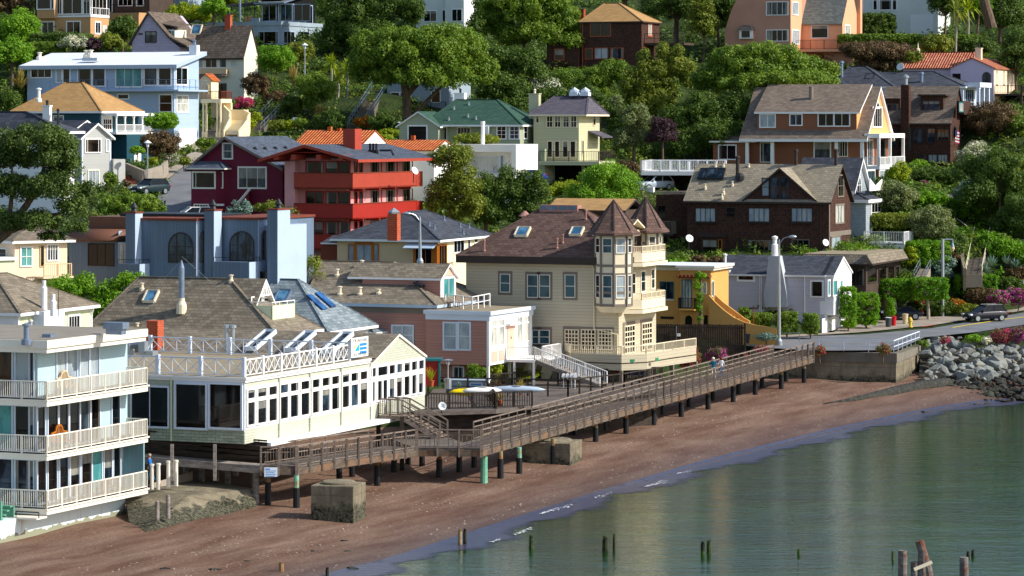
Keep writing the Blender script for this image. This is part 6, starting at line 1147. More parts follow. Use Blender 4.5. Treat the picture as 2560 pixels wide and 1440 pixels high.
wallseg([h.F(545,248,3),h.F(560,262,2),h.F(578,280,1),h.F(576,292,.3),h.F(565,315,-.4),h.F(560,328,-.8)]);wallseg([h.F(580,274,3),h.F(612,274,2.6),h.F(626,282,2),h.F(620,296,1),h.F(604,318,0),h.F(597,330,-.6)]);h.box(h.fx(576,3),h.fx(622,3),2.6,2.9,-1,h.fz(600,274,3),'cream_stucco','back_wall')
stair(h.root,h.F(565,330,-.6),h.F(581,300,1.4),(1.6,0,0),8,'cream_stucco',solid=True)
def woodm(name,c1,c2,patch=None):
 s=N(name);p=s.pos();c=s.mix(s.ramp(s.noise(1.5,s.mapv(p,(1,1,3)),5,.7),.35,.7),lin(c1),lin(c2))
 if patch:c=s.mix(s.ramp(s.noise(.9,p,4,.7),.5,.6),c,lin(patch))
 s.bump(s.noise(8,p,4),.4,.03);s.fin(c,.9,0,.15)
woodm('rail_wood','6f6156','93857a');woodm('rail_dark','2c2622','4a4038');woodm('beam_wood','4d433c','74685b','7a5e49');woodm('deck_wood','574f49','746b64');woodm('grey_wood','6b645e','a39a92')
woodm('pile_wood','7a6a50','a08d68','8c5a30');woodm('pile_teal','6fae98','93c9b4','8a7a4a');paint('pile_sleeve','17181d',.55,.2);woodm('pile_green','5f9f84','86b59a','58622c')
DKZ=lambda X:3.0+.9*max(0,min(1,(X+2.2)/29.5))
def dk(px,py,z=3.0):return atz(px,py,z)
A,B_,C_=dk(740,1165),dk(1040,1120),dk(1202,1121);D_=W(2032,891,290);L_=dk(652,1166)
bwk=empty('boardwalk',A);tag(bwk,'long weathered timber boardwalk on sleeved piles above the brown beach','boardwalk')
def rel(v):return Vector(v)-Vector(A)
def left(a,b,w_):d=(b-a);n=Vector((-d.y,d.x,0)).normalized()*w_;return a+n,b+n
def deckseg(poly,th=.12,name='deck',mat='deck_wood'):return MB().prism([rel(p)for p in poly],(0,0,-th)).build(name,mat,bwk)
def bwrail(pts,posts=True,h=1.25,post=1.7):
 rail([rel(p)for p in pts],h,'rail_wood','balmid',.3,post,'railing',bwk,.09,.045,.1)
def edge(a,b,n_post):
 B=MB();B.bar(rel(a)+Vector((0,0,-.35)),rel(b)+Vector((0,0,-.35)),.14,.42,0);o=B.build('beam','beam_wood',bwk)
 for i in range(n_post+1):p=rel(a.lerp(b,i/n_post));d_=(b-a).normalized();q=p+Vector((d_.y,-d_.x,0))*.12;MB().bar(q+Vector((0,0,-.6)),q+Vector((0,0,1.3)),.11).build('rail_post','rail_wood',bwk)
W_=2.5
A2,B2=left(A,B_,W_);C2,D2=left(C_,D_,W_)
back=Vector((-2.6,8.5,0));CB,BB=C_+back,B_+back
deckseg([A,B_,B2,A2]);deckseg([B_,C_,CB,BB]);deckseg([C_,D_,D2,C2])
bwrail([A,B_]);bwrail([B_,C_]);bwrail([C_,D_]);bwrail([A2,A2.lerp(B2,.85)]);k0=C2.lerp(D2,.06);k1=C2.lerp(D2,.185);bwrail([k0,k1]);bwrail([C2.lerp(D2,.20),C2.lerp(D2,.95)])
for a,b,n_ in((A,B_,10),(B_,C_,3),(C_,D_,44)):edge(a,b,n_)
deckseg([L_,A,A2,L_+Vector((-1.6,3.0,0))]);bwrail([L_,A]);edge(L_,A,2)
MB().box(-.02,.0,-.02,0,0,0).build('sign_board','flat_white',bwk)if 0 else None
sb=MB().box(-.42,.42,-.04,0,-.3,.3);n_=sb.build('notice_board','blue_white',bwk);n_.location=rel(L_.lerp(A,.27))+Vector((.05,-.22,-.35));ang=math.atan2(A.y-L_.y,A.x-L_.x);n_.rotation_euler=(0,0,ang)
B=MB();B.box(-.36,-.05,-.05,-.04,.16,.24);[B.box(-.34,.34-.1*(i%2),-.05,-.04,.06-i*.11,.1-i*.11)for i in range(4)];B.build('notice_text','sign_blue',n_)
def pile(px,py,top=None,mat=0,r=.21):
 b=onsand(px,py);ztop=(DKZ(b.x)-.55)if top is None else top;L=ztop-b.z;mats=['pile_sleeve',('pile_wood','pile_teal')[mat]]
 k=.72 if mat==0 else.6;B=MB();B.lathe(rel((b.x,b.y,b.z-.4)),[(r*1.05,0),(r,.4+L*k)],10,0);B.lathe(rel((b.x,b.y,b.z+L*k)),[(r*.82,0),(r*.78,L*(1-k))],10,1);return B.build('pile',mats,bwk)
for i,(px,py)in enumerate(((741,1269),(943,1214),(1098,1194),(1251,1195),(1298,1184),(1383,1159),(1489,1104),(1565,1084),(1634,1063),(1703,1042),(1770,1023),(1833,1005),(1888,987),(1953,972),(2010,957))):pile(px,py,mat=1 if px in(741,1298)else 0)
for px,py in((670,1262),(848,1202),(985,1180),(1055,1165),(1148,1180),(1185,1168),(1437,1088),(1512,1076),(1583,1056),(1655,1036),(1722,1017),(1782,1001),(1846,985),(1905,969),(1965,954),(880,1192),(1360,1108),(1020,1160)):pile(px,py,r=.2)
b=onsand(1210,1207);MB().lathe(rel((b.x,b.y,b.z-.4)),[(.25,0),(.24,2.2),(.2,2.3)],10).build('pile','pile_green',bwk)
st=empty('timber_stairs',dk(1100,1098));tag(st,'dark timber stairs dropping from the restaurant door landing to the boardwalk','stairs')
t0=st.location.copy();top=W(1005,1041,223.5)-t0;ptop=W(946,1038,224.5)-t0
stair(st,top,(0,0,.05),(.5,1.3,0),8,'rail_wood');MB().prism([ptop+Vector((0,-.3,0)),top+Vector((0,-.1,0)),top+Vector((.5,1.5,0)),ptop+Vector((.4,1.5,0))],(0,0,-.2)).build('landing','rail_wood',st)
for o_ in(Vector((0,0,0)),Vector((.5,1.3,0))):rail([ptop+o_,top+o_],1.15,'rail_wood','bal',.16,1.2,'railing',st,.14,.05,.12);rail([top+o_,o_+Vector((0,0,.05))],1.15,'rail_wood','mid',post=1.3,parent=st,pw=.12,top=.12);MB().bar(top+o_+Vector((0,0,.8)),o_+Vector((0,0,.85)),.06,.1).bar(top+o_+Vector((0,0,.35)),o_+Vector((0,0,.4)),.06,.1).build('side_board','rail_wood',st)
for p in(top,ptop):MB().bar(p,p+Vector((0,0,-4)),.3).build('post','rail_dark',st)
wk=empty('plank_walkway',L_);tag(wk,'dark plank sided walkway running along the shaded restaurant front','walkway');a=Vector((0,0,0));b=W(350,1140,207.3)-L_
n_=Vector((-(b-a).y,(b-a).x,0)).normalized();n_=n_ if n_.y>0 else-n_
MB().prism([a,b,b+n_*1.5,a+n_*1.5],(0,0,-.14)).bar(a+Vector((0,-.05,-.3)),b+Vector((0,-.05,-.3)),.1,.3).build('deck','grey_wood',wk)
B=MB()
for k_ in range(4):z_=.22+k_*.32;B.bar(a+n_*1.45+Vector((0,0,z_+.1)),b+n_*1.45+Vector((0,0,z_+.1)),.05,.24)
B.bar(a+n_*1.4+Vector((0,0,1.5)),b+n_*1.4+Vector((0,0,1.5)),.14,.1)
for k_ in range(3):B.bar(a+Vector((0,-.02,.35+.0*k_)),b+Vector((0,-.02,.35)),.05,.2)
B.build('plank_rail','rail_dark',wk)
for px,yt,yb in((430,1110,1185),(537,1105,1200)):p=W(px,1150,203.5)-L_;MB().bar(p+Vector((0,0,-1.3)),p+Vector((0,0,1.0)),.2).build('post','grey_wood',wk)
for px,py in((395,1190),(465,1200),(505,1205),(570,1215),(590,1190),(635,1218),(640,1262),(440,1196),(540,1202)):q=onsand(px,py)-L_;MB().tube([(q.x,q.y,q.z-1),(q.x,q.y,-.3)],.2,8).build('pile','grey_wood',wk)
MB().prism([b+Vector((0,1.2,-.3)),a+Vector((0,1.6,-.3)),a+Vector((2,12,-.3)),b+Vector((4,12,-.3))],(0,0,-.25)).build('joist_frame','rail_dark',wk)
tr=empty('timber_terrace',W(1200,1000,242));tag(tr,'dark railed timber terrace between the pink house and the boardwalk','terrace');T0=tr.location
tz=lambda px,py,z=4.0:atz(px,py,z)-T0
MB().prism([tz(1035,1030),tz(1240,1024),tz(1420,1002),tz(1640,975),tz(1660,940),tz(1480,935),tz(1090,965)],(0,0,-.3)).build('deck','deck_wood',tr)
MB().prism([tz(1035,1030)+Vector((0,1,-.4)),tz(1240,1024)+Vector((0,1,-.4)),tz(1640,975)+Vector((0,1,-.4)),tz(1660,945),tz(1090,965)],(0,0,-2.5)).build('skirt','rail_dark',tr)
for pts,st_,h_ in(((tz(1065,1024),tz(1238,1020),tz(1330,1016)),'bal',1.15),((tz(1070,985),tz(1420,992),tz(1560,975),tz(1655,958)),'mid',1.3),((tz(1395,962),tz(1650,952)),'bal',1.1),((tz(1240,1022),tz(1215,985)),'bal',1.1),((tz(1230,968),tz(1330,958)),'bal',1.0)):rail(pts,h_,'rail_dark',st_,.2,1.6,'railing',tr,.14,.06,.12)
for px in(1080,1150,1220,1290,1360,1430,1500):q=tz(px,1024-(px-1080)*.09);MB().bar(q,q+Vector((0,0,-4)),.28).build('pile','rail_dark',tr)
cn=MB().box(-1.6,1.6,-.5,.5,0,1.05).box(-1.75,1.75,-.65,.65,1.05,1.13).build('bar_counter','concrete_blue',None);cn.location=tz(1168,985)+T0;cn.rotation_euler=(0,0,R(-12));tag(cn,'blue grey garden counter with a small sign on the terrace','counter');MB().box(.3,1.35,-.54,-.5,.65,.95).build('sign_plate','blue_white',cn);MB().box(.42,1.2,-.56,-.54,.75,.85).build('sign_text','sign_blue',cn)
def kayak(label,px,py,Y,L,mat,rz,name='kayak',tilt=0):
 o=empty(name,W(px,py,Y),R(rz));tag(o,label,'kayak' if name=='kayak' else name.replace('_',' '));pr=[(.03,-L/2),(.25,-L*.36),(.36,-L*.12),(.36,L*.12),(.25,L*.36),(.03,L/2)];b=MB().lathe((0,0,0),pr,12).build('hull',mat,o,True);b.rotation_euler=(0,R(90),0);b.scale=(.8,1,1)
 b.location=(0,0,.25);MB().lathe((0,0,.42),[(.3,0),(.34,.08),(.28,.1),(.05,.05)],12).build('cockpit','black',o).scale=(1.5,.75,1);return o
paint('kayak_yellow','f0d400',.4,.03);paint('kayak_orange','d8481e',.4,.05);paint('boat_blue','23408a',.5,.05)
kayak('yellow kayak lying beside the white hull on the terrace',1165,988,241,2.6,'kayak_yellow',14);kayak('white overturned dinghy hull lying behind the dark terrace rail',1205,985,240,3.0,'white',10,'dinghy');kayak('orange kayak stored under the cream deck beside the steps',1490,930,262,3.2,'kayak_orange',4);kayak('red orange kayak with blue cover under the cream deck post',1560,932,262,2.4,'kayak_orange',20)
kayak('pale grey flat dinghy along the terrace rail',1290,982,243,4.5,'gutter_blue',-4,'dinghy')
cv=MB().prism([(-.9,0,0),(.9,0,0),(.5,.1,.9),(-.1,.1,1.1)],(0,.7,0)).build('boat_cover','boat_blue',None);cv.location=W(1588,938,261);tag(cv,'blue tarpaulin boat cover under the cream deck','tarpaulin')
ht=empty('patio_heater',W(1120,972,245));tag(ht,'steel patio heater with round hood by the pink house','patio heater');MB().lathe((0,0,0),[(.28,0),(.28,.8),(.05,.85),(.05,1.9)],10).build('body','steel',ht);MB().lathe((0,0,1.85),[(.12,0),(.12,.25),(.45,.35),(.02,.45)],12).build('hood','steel',ht)
for i,px in enumerate((1409,1419,1429,1438)):
 m_=empty('mailbox',W(px,944,251.5-i*.1));tag(m_,'white rounded mailbox in the row of four at the foot of the white stairs','mailbox','white mailboxes');B=MB();B.prism([(-.14,0,0)]+[(-.14*math.cos(t_*math.pi/6),0,.16+.14*math.sin(t_*math.pi/6))for t_ in range(7)]+[(.14,0,0)],(0,.45,0));B.build('box','white',m_);MB().bar((0,.2,0),(0,.2,-.9),.08).build('post','white',m_)
dish('round grey satellite dish by the timber stairs',W(1104,1026,226),.3,.25,(.3,-1,.35))
for px in(0,):pass
MB_s=empty('teal_kiosk',W(1075,965,243));tag(MB_s,'small teal roofed red kiosk tucked behind the restaurant corner','kiosk');MB().box(-.9,.7,0,1.5,0,1.9).build('wall','red_paint',MB_s);MB().box(-1,.9,-.15,1.6,1.9,2.05).box(.65,.8,-.1,.05,0,1.9).build('roof','teal',MB_s)
def pot(label,px,py,Y,plant='leaf_straw',L=.7,n=40,name='potted_plant',potm='clay_pot',r=.22,el=(35,88)):
 o=spiky(name,label,'potted plant',px,py,Y,n,L,.05,plant,el=el,droop=.25);MB().lathe((0,0,-.45),[(r*.7,0),(r,.42),(r*1.1,.42),(r*1.1,.48),(r*.8,.48)],10).build('pot',potm,o);return o
paint('clay_pot','a8552f',.8,.1)
pot('straw coloured grass in a pot on the terrace corner post',1250,1002,238,L=.8,n=60);pot('tall dry grass in a planter behind the terrace rail',1302,972,246,L=.9,n=70);pot('green palm like plant in a pot by the teal kiosk',1078,952,242,'leaf_yellow',1.2,40);pot('silver leaved plant beside the bar counter',1148,972,243,'leaf_blue',.7,60)
pot('potted reddish grass by the white stair posts',1245,968,248,'leaf_brown',.8,50)
def block(label,pxl,pxc,pxr,yt,yb,t,ring=True):
 b=onsand(pxc,yb);hh=House('concrete_block',label,'concrete block',pxc,yb,b.y,t);xl=hh.fx(pxl);d=hh.ry(pxr);z=hh.rz(pxc,yt);bm_=MB().box(xl,0,0,d,-.8,z).build('block','concrete_old',hh.root)
 m_=bm_.modifiers.new('b','BEVEL');m_.width=.05;m_.segments=2
 if ring:MB().lathe((xl/2,d/2,z),[(min(d,-xl)*.4,-.05),(min(d,-xl)*.4,.12),(min(d,-xl)*.36,.18),(.02,.18)],20).build('cap','concrete_old',hh.root)
block('massive old concrete block with round cap standing alone on the beach',777,884,915,1216,1309,14);block('old concrete block under the boardwalk behind a black pile',1312,1426,1455,1109,1164,16)
hh=House('concrete_seawall','weathered concrete seawall below the road railing','seawall',2240,975,292,17);d=hh.ry(2306);hh.box(hh.fx(1880),0,0,1.2,-1.5,hh.fz(2100,904),'seawall_concrete');hh.box(-1.2,.0,1.2,d,-1.5,hh.rz(2240,904),'seawall_concrete','return_wall');paint('cap_concrete','7a7468',.9,.25,1);MB().box(hh.fx(1880),.1,-.1,1.0,hh.fz(2100,904),hh.fz(2100,880)).box(-.9,.08,1.0,d,hh.fz(2100,904),hh.fz(2100,884)).build('cap','cap_concrete',hh.root)
gr=empty('guard_railing',hh.o);gr.rotation_euler=(0,0,-hh.t);tag(gr,'grey pipe guard railing along the seawall top','railing');zc=hh.fz(2100,880);rail([(hh.fx(2045),.4,zc),(-.3,.4,zc),(-.3,d,zc)],1.1,'blue_white','mid',post=2.3,parent=gr,pw=.08,top=.09)
rail([W(1862,862,296)-hh.o,W(1962,858,296)-hh.o],.8,'steel','mid',post=1.6,parent=gr,pw=.06,top=.07)
def slabm(name,px,label,cat,mat,under=2.0):
 top=[Vector(p)for p in px];o=MB().prism(top,(0,0,-under)).build(name,mat,None);tag(o,label,cat);return o
sl_=[atz(372,1222,1.7),atz(470,1200,1.7),atz(560,1208,1.6),atz(632,1222,1.4)]+[onsand(x,y)+Vector((0,0,.05))for x,y in((642,1268),(600,1276),(480,1302),(365,1330),(322,1306))]+[atz(316,1250,1.1)]
B=MB();ctr=atz(470,1240,1.55)
for a_,b_ in zip(sl_,sl_[1:]+sl_[:1]):B.poly([a_,b_,ctr]);B.poly([b_,a_,a_+Vector((0,0,-2)),b_+Vector((0,0,-2))])
o=B.build('concrete_ramp','ramp_concrete',None);tag(o,'cracked sloping concrete slab stained with green weed beside the balcony house','ramp')
lw=empty('concrete_curb_wall',atz(372,1222,1.7));tag(lw,'low concrete wall with white pipe bollards by the balcony house','wall');q=atz(474,1200,1.75)-lw.location;MB().prism([(0,0,-.5),(q.x,q.y,-.4),(q.x,q.y,.55),(0,0,.3)],(.15,.5,0)).build('wall','pavement',lw)
for px,y0,y1_ in((380,1165,1204),(396,1163,1200),(421,1157,1195),(440,1155,1192)):
 o=MB().lathe((0,0,0),[(.13,-.6),(.13,(y1_-y0)/39),(.16,(y1_-y0)/39),(.16,(y1_-y0)/39+.12),(.02,(y1_-y0)/39+.14)],10).build('bollard','offwhite',None);o.location=W(px,y1_,204.3);tag(o,'white capped pipe bollard in the row on the low concrete wall','bollard','white bollards')
for px,y0,y1_,lb in((393,1255,1280,'short broken timber post stub on the concrete slab'),(420,1240,1276,'slim leaning timber post on the concrete slab')):
 z_=1.2;p=atz(px,y1_,z_);o=MB().lathe((0,0,0),[(.14,-.5),(.13,(y1_-y0)/39),(.1,(y1_-y0)/39+.04)],8).build('timber_post','grey_wood',None);o.location=p;tag(o,lb,'post')
B=MB();pts=[onsand(x,y)+Vector((0,0,.06))for x,y in((2060,1011),(2120,1003),(2180,994),(2240,982),(2310,968),(2370,962))];B.tube(pts,[.05,.2,.4,.55,.6,.6],10);o=B.build('outfall_pipe','wet_rock',None,True);tag(o,'weed covered outfall pipe half buried across the sand','pipe')
def stump(label,px,yt,yb,wpx,mat='wet_wood',lean=0,z=0.0,n=1):
 Y=(HC-z)*FPX/(yb-YH);o=empty('pile_stump',W(px,yb,Y));tag(o,label,'stump');hgt=(yb-yt)/FPX*Y;r=wpx/2/FPX*Y;B=MB();k=8
 prof=[(r*1.1,-.8),(r,0),(r*.95,hgt*.55),(r*.9,hgt*.8)];b0=len(B.v);B.lathe((0,0,0),prof,k)
 for i in range(5):t_=i*1.26;c=Vector((math.cos(t_)*r*.5,math.sin(t_)*r*.5,hgt*.75));B.bar(c,c+Vector((lean*.1,0,hgt*random.uniform(.08,.27))),r*.7,r*.6)
 B.build('wood',mat,o);return o
woodm('wet_wood','1f211a','3d3c2c','46552a');woodm('grey_pile','5b5350','948a84','6a4638')
for a in(('mossy pile stump at the edge of the blue shallows',1150,1320,1362,11,'pile_wood'),('thin dark pile stump beside the mossy stump',1162,1318,1360,9),('forked weedy pile stump in the shallow water',1328,1335,1372,11),('thick green pile stump right of the forked one',1513,1340,1378,15),('thin pile remnant beside the thick green stump',1535,1335,1370,7),('left stump of the dark pair in open water',1757,1352,1385,11),('right stump of the dark pair in open water',1772,1348,1384,11),('tiny dark stump tip in the water left of the tall pilings',1997,1372,1388,8),('slim black stump just left of the tall pilings',2232,1377,1400,7),('dark stump tip behind the lone right piling',2420,1378,1392,8),('small spiky stump tip by the lone right piling',2432,1374,1391,8)):stump(*a)
for a in(('square cut timber stub on the brown beach',703,1403,1425,13,'pile_wood'),('dark pointed stump at the waterline near the beach',818,1418,1440,9)):stump(*a,z=.15)
for lb,px,yt,wpx,lean in(('tall weathered piling left of the leaning pile group',2257,1376,23,0),('shorter piling with a hollow top in the group',2287,1405,20,0),('reddish piling in front of the leaning one',2307,1384,24,0),('lone weathered piling right of the group',2410,1393,22,0),('leaning grey piling with pale lower half',2330,1352,22,1)):
 Y=25*FPX/(1500-YH)*1.0;o=empty('piling',W(px,1500,Y));tag(o,lb,'piling');hg=(1500-yt)/FPX*Y;r=wpx/2/FPX*Y;dx=-.55 if lean else 0;MB().tube([(-dx*.3,0,-1.2),(dx*.4,0,hg*.5),(dx*1.2,0,hg)],[r*1.1,r*1.05,r],12).build('wood','grey_pile',o)
o=MB().bar(W(2285,1424,167.5),W(2330,1405,167.6),.12,.16).build('lashing_plank','vent_cream',None);tag(o,'pale plank lashed across the leaning piling group','plank')
RK=[]
for i in range(9):
 bm=bmesh.new();pts=rdir(16)*np.array([1,.85,.75])*rng.uniform(.78,1.06,(16,1))
 for p in pts:bm.verts.new(p)
 bmesh.ops.convex_hull(bm,input=bm.verts);bmesh.ops.delete(bm,geom=[v for v in bm.verts if not v.link_faces],context='VERTS')
 bmesh.ops.bevel(bm,geom=bm.edges[:],offset=.03,segments=1,affect='EDGES');me=bpy.data.meshes.new('boulder');bm.to_mesh(me);bm.free();me.materials.append(MATS['rock']);RK.append(me)
RW=[]
for me in RK[:5]:m2=me.copy();m2.materials.clear();m2.materials.append(MATS['wet_rock']);RW.append(m2)
def bank(px,py):z=np.interp(py,[845,1000],[4.4,.1]);return W(px,py,(HC-z)*FPX/(py-YH))
bk=[bank(x,y)for x,y in((2306,850),(2620,818),(2900,800),(2900,1010),(2420,1003),(2300,965))];o=MB().prism([p+Vector((0,1.2,-.5))for p in bk],(0,3,-3)).build('bank','wet_rock',None);tag(o,kind='structure')
def rock(px,py,s_,wet=False,lab=None):
 p=bank(px,py);o=bpy.data.objects.new('boulder',random.choice(RW if wet else RK));COL.objects.link(o);o.location=p;o.scale=(s_*random.uniform(.8,1.2),s_*random.uniform(.8,1.1),s_*random.uniform(.6,.85));o.rotation_euler=(random.uniform(-.5,.5),random.uniform(-.5,.5),random.uniform(0,6))
 tag(o,lab or('dark weed covered rock at the foot of the boulder bank' if wet else 'grey angular boulder piled on the bank below the road'),'rock' if wet else 'boulder','dark shore rocks' if wet else 'bank boulders')
y=848
while y<950:
 x=2312+random.uniform(0,18)
 while x<2640:
  rock(x,y+random.uniform(-6,6)-max(0,(x-2400))*.08,random.choice((.3,.4,.5,.62,.8,1.0)));x+=random.uniform(16,26)
 y+=10
for px,py,s_ in((2345,870,1.1),(2490,915,1.35),(2365,912,1.1),(2420,890,1.0),(2540,905,1.1),(2460,858,.9)):rock(px,py-6,s_,lab=None)
y=945
while y<1003:
 x=2335+(y-945)*1.6+random.uniform(0,16)
 while x<2660:rock(x,y+random.uniform(-4,4),random.choice((.3,.4,.5,.65,.8)),True);x+=random.uniform(12,20)
 y+=9
for px,py,s_ in((534,1425,.38),(620,1402,.25),(415,1422,.3),(880,1422,.4),(1422,1300,.3),(2310,1030,.35),(2470,1012,.5),(2440,1012,.4),(860,1352,.25),(870,1378,.22),(785,1378,.25)):
 p=onsand(px,py);o=bpy.data.objects.new('stone',random.choice(RW));COL.objects.link(o);o.location=p;o.scale=(s_*1.3,s_,s_*.5);tag(o,'small dark stone lying on the wet sand','stone','stones on the beach')
paint('pebble','a8988a',.9,.4,3)
n=16000;y=rng.uniform(172,296,n);x=rng.uniform(-42,46,n);d_=shore_d(x,y);kk=(d_>1.0)&(np.sin(d_*1.15+.5*np.sin(y*.21))+.5*np.sin(y*.5+x*.3)+rng.normal(size=n)*.5>.35)&(d_<17);x,y=x[kk],y[kk];Pp=np.stack([x,y,sand_z(x,y)+.03],-1)
o=leaves('pebbles',Pp,np.repeat([[0,-.35,1.0]],len(Pp),0),.13,'pebble',None,.8,.5,.5);tag(o,kind='stuff',label='pale pebbles and shells scattered along the tide bands')
fl_=[]
for(x0,y0),(x1,y1_),n_ in(((1350,1284),(1430,1262),90),((1285,1337),(1332,1319),50),((1615,1216),(1668,1201),60),((1228,1354),(1252,1347),20),((1690,1184),(1725,1178),25),((1480,1246),(1530,1232),25)):
 for i in range(n_):t_=rng.uniform(0,1);p=atz(x0+(x1-x0)*t_+rng.normal()*2,y0+(y1_-y0)*t_+rng.normal()*(.5+2.0*t_),.06);fl_.append(tuple(p))
o=leaves('foam',np.array(fl_),np.repeat([[0,0,1.0]],len(fl_),0),.2,'flat_white',None,.5,2,.1);tag(o,kind='stuff',label='thin broken white foam lines on the shallows')
road('street',((1862,866),(1955,846),(2040,842),(2150,838),(2330,822),(2570,782),(2760,745),(2760,800),(2570,812),(2440,832),(2312,846),(2240,878),(2040,880),(1985,876)),'asphalt',.06);road('driveway',((1900,842),(2085,834),(2110,800),(2200,790),(2420,792),(2570,770),(2570,778),(2330,816),(2150,834),(1960,846)),'pavement',.11)
road('hill_street',((405,560),(392,505),(402,470),(425,447),(470,414),(520,400),(520,560)),'asphalt',.08,300);road('pavement',((300,470),(322,452),(360,440),(400,436),(452,410),(470,390),(640,330),(500,332),(470,360),(515,400),(470,413),(430,444),(408,458),(340,480)),'pavement',.14,320)
rc=[onhill(x,y)for x,y in((2305,822),(2340,816))];o=MB().prism([rc[0]+Vector((0,0,.13)),rc[1]+Vector((0,0,.13)),rc[1]+Vector((.1,.6,.13)),rc[0]+Vector((.1,.6,.13))],(0,0,.02)).build('red_kerb_marking','red_trim',None);tag(o,kind='structure')
B=MB();pr_=[onhill(x,y)for x,y in((2380,822),(2440,812),(2500,803),(2570,794))]
for a_,b_ in zip(pr_,pr_[1:]):B.bar(a_+Vector((0,0,.1)),b_+Vector((0,0,.1)),.12,.02)
o=B.build('centre_line','kayak_yellow',None);tag(o,kind='structure')
def cobra(label,px,yb,yt,Y,dx,hz=None,arm=1.6):
 b=W(px,yb,Y);b.z=min(b.z,ground_z(b.x,b.y)+.1)if px>1500 else b.z;H_=W(px,yt,Y).z-b.z;o=empty('street_lamp',b);tag(o,label,'street lamp');MB().lathe((0,0,0),[(.32,-.3),(.3,.35),(.16,.6),(.08,H_),(.03,H_+.25)],12).build('pole','steel',o);s_=dx
 MB().tube([(0,0,H_-.2),(.4*s_,-.1,H_+.35),(arm*s_,-.3,H_+.55)],.05,6).build('arm','steel',o);hd=MB().lathe((0,0,0),[(.05,-.42),(.2,-.2),(.24,.1),(.12,.3),(.02,.36)],10).build('lamp_head','steel',o,True);hd.location=(arm*s_+.25*s_,-.32,H_+.5);hd.rotation_euler=(0,R(90)*s_,0);hd.scale=(.7,1,1)
cobra('tall grey cobra head street lamp in front of the lavender house chimney',1948,838,605,298,1,arm=1.0);cobra('slim grey cobra head street lamp behind the grey dormer roof',1050,662,548,281,-1,arm=.9)
def mush(label,px,yb,yt,Y):
 o=empty('street_lamp',W(px,yb,Y));tag(o,label,'street lamp');H_=(yb-yt)/FPX*Y;MB().lathe((0,0,0),[(.12,-.5),(.08,.3),(.06,H_-.7)],10).build('pole','steel',o);MB().lathe((0,0,H_-.75),[(.12,0),(.2,.45),(.05,.46)],10).build('lantern','blue_white',o);MB().lathe((0,0,H_-.32),[(.42,0),(.4,.05),(.02,.32)],12).build('cap','flat_white',o)
mush('mushroom capped street lamp on the hill pavement by the parked car',369,448,350,338);mush('mushroom capped street lamp among shrubs below the grey modern house',762,182,107,398)
b=W(2357,775,329);o=empty('street_lamp',b);tag(o,'bracket street lamp with amber globe beside the clipped trees','street lamp');MB().tube([(0,0,-1),(0,0,7.3)],.16,8).tube([(0,0,7.2),(.5,0,7.25),(1.0,0,7.25)],.09,6).build('pole','steel',o);MB().lathe((1.0,0,6.0),[(.06,1.3),(.1,.9),(.22,.5)],8).build('hood','zinc',o);MB().lathe((1.0,0,6.0),[(.2,.5),(.23,.3),(.1,.05),(.02,0)],10).build('globe','tan_stucco',o)
def signpost(label,px,yb,yt,Y,kind):
 o=empty('road_sign',W(px,yb,Y));tag(o,label,'sign');H_=(yb-yt)/FPX*Y;MB().tube([(0,0,-.3),(0,0,H_)],.04,6).build('pole','rust_brown',o)
 if kind=='street':MB().box(-.45,.45,-.02,.02,H_-.05,H_+.13).build('name_plate','brown_trim',o);MB().box(-.02,.02,-.45,.45,H_+.14,H_+.32).build('name_plate','brown_trim',o)
 elif kind=='stop':MB().prism([(.38*math.cos(t*math.pi/4+.39),0,H_+.38*math.sin(t*math.pi/4+.39))for t in range(8)],(0,.03,0)).build('sign_back','steel',o)
 else:MB().box(-.3,.3,-.02,.02,H_-.5,H_+.3).build('plate','gutter_blue',o)
signpost('brown street name post in front of the lavender house',1884,848,772,300,'street');signpost('grey back of an octagonal stop sign at the right edge',2566,790,705,326,'stop');signpost('small grey notice post among garden flowers',738,325,300,380,'plate')
def bin_(label,px,py,Y,mat,r=.3,h_=1.0,lid=None):
 o=empty('waste_bin',onhill(px,py,292)+Vector((0,0,.1)));tag(o,label,'bin');MB().lathe((0,0,0),[(r*.78,0),(r,h_),(r*1.08,h_),(r*1.08,h_+.06),(r*.95,h_+.06),(r*.9,h_-.1)],14).build('body',mat,o);MB().lathe((0,0,h_+.02),[(r*1.02,0),(r*1.02,.06),(.03,.1)],14).build('lid',lid or mat,o)
paint('bin_red','b8121f',.45,.05);paint('bin_grey','43474c',.5,.08);paint('bin_tan','c8b48e',.55,.08);paint('hydrant_yellow','d9b945',.5,.08)
bin_('dark grey bin with a pale rim at the kerb',2221,820,311,'bin_grey',.33,.85,'flat_white');bin_('bright red bin between the grey and tan bins',2234,818,312,'bin_red',.28,.85);bin_('tan bin behind the fire hydrant',2263,813,314,'bin_tan',.3,.9)
o=empty('fire_hydrant',onhill(2276,821,292)+Vector((0,0,.1)));tag(o,'yellow fire hydrant at the pavement edge','hydrant');MB().lathe((0,0,0),[(.2,0),(.2,.08),(.13,.1),(.12,.5),(.19,.52),(.17,.68),(.06,.8),(.06,.86)],12).build('body','hydrant_yellow',o);MB().tube([(-.24,0,.38),(.24,0,.38)],.07,8).build('nozzle','hydrant_yellow',o);o.scale=(1.2,1.2,1.2)
bin_('black bin against the fence by the railing',1870,862,297.5,'bin_grey',.3,.8)
fc=House('plank_fence','tall dark plank fence with a small white lamp box beside the yellow house','fence',1862,880,288,8);xl=fc.fx(1636);n_=int(-xl/.2);B=MB()
for i in range(n_):x=xl+i*.2;B.box(x,x+.18,-.02,.02,-1,fc.fz(1862,812)+random.uniform(-.03,.03)-.35*(1-i/n_)*0)
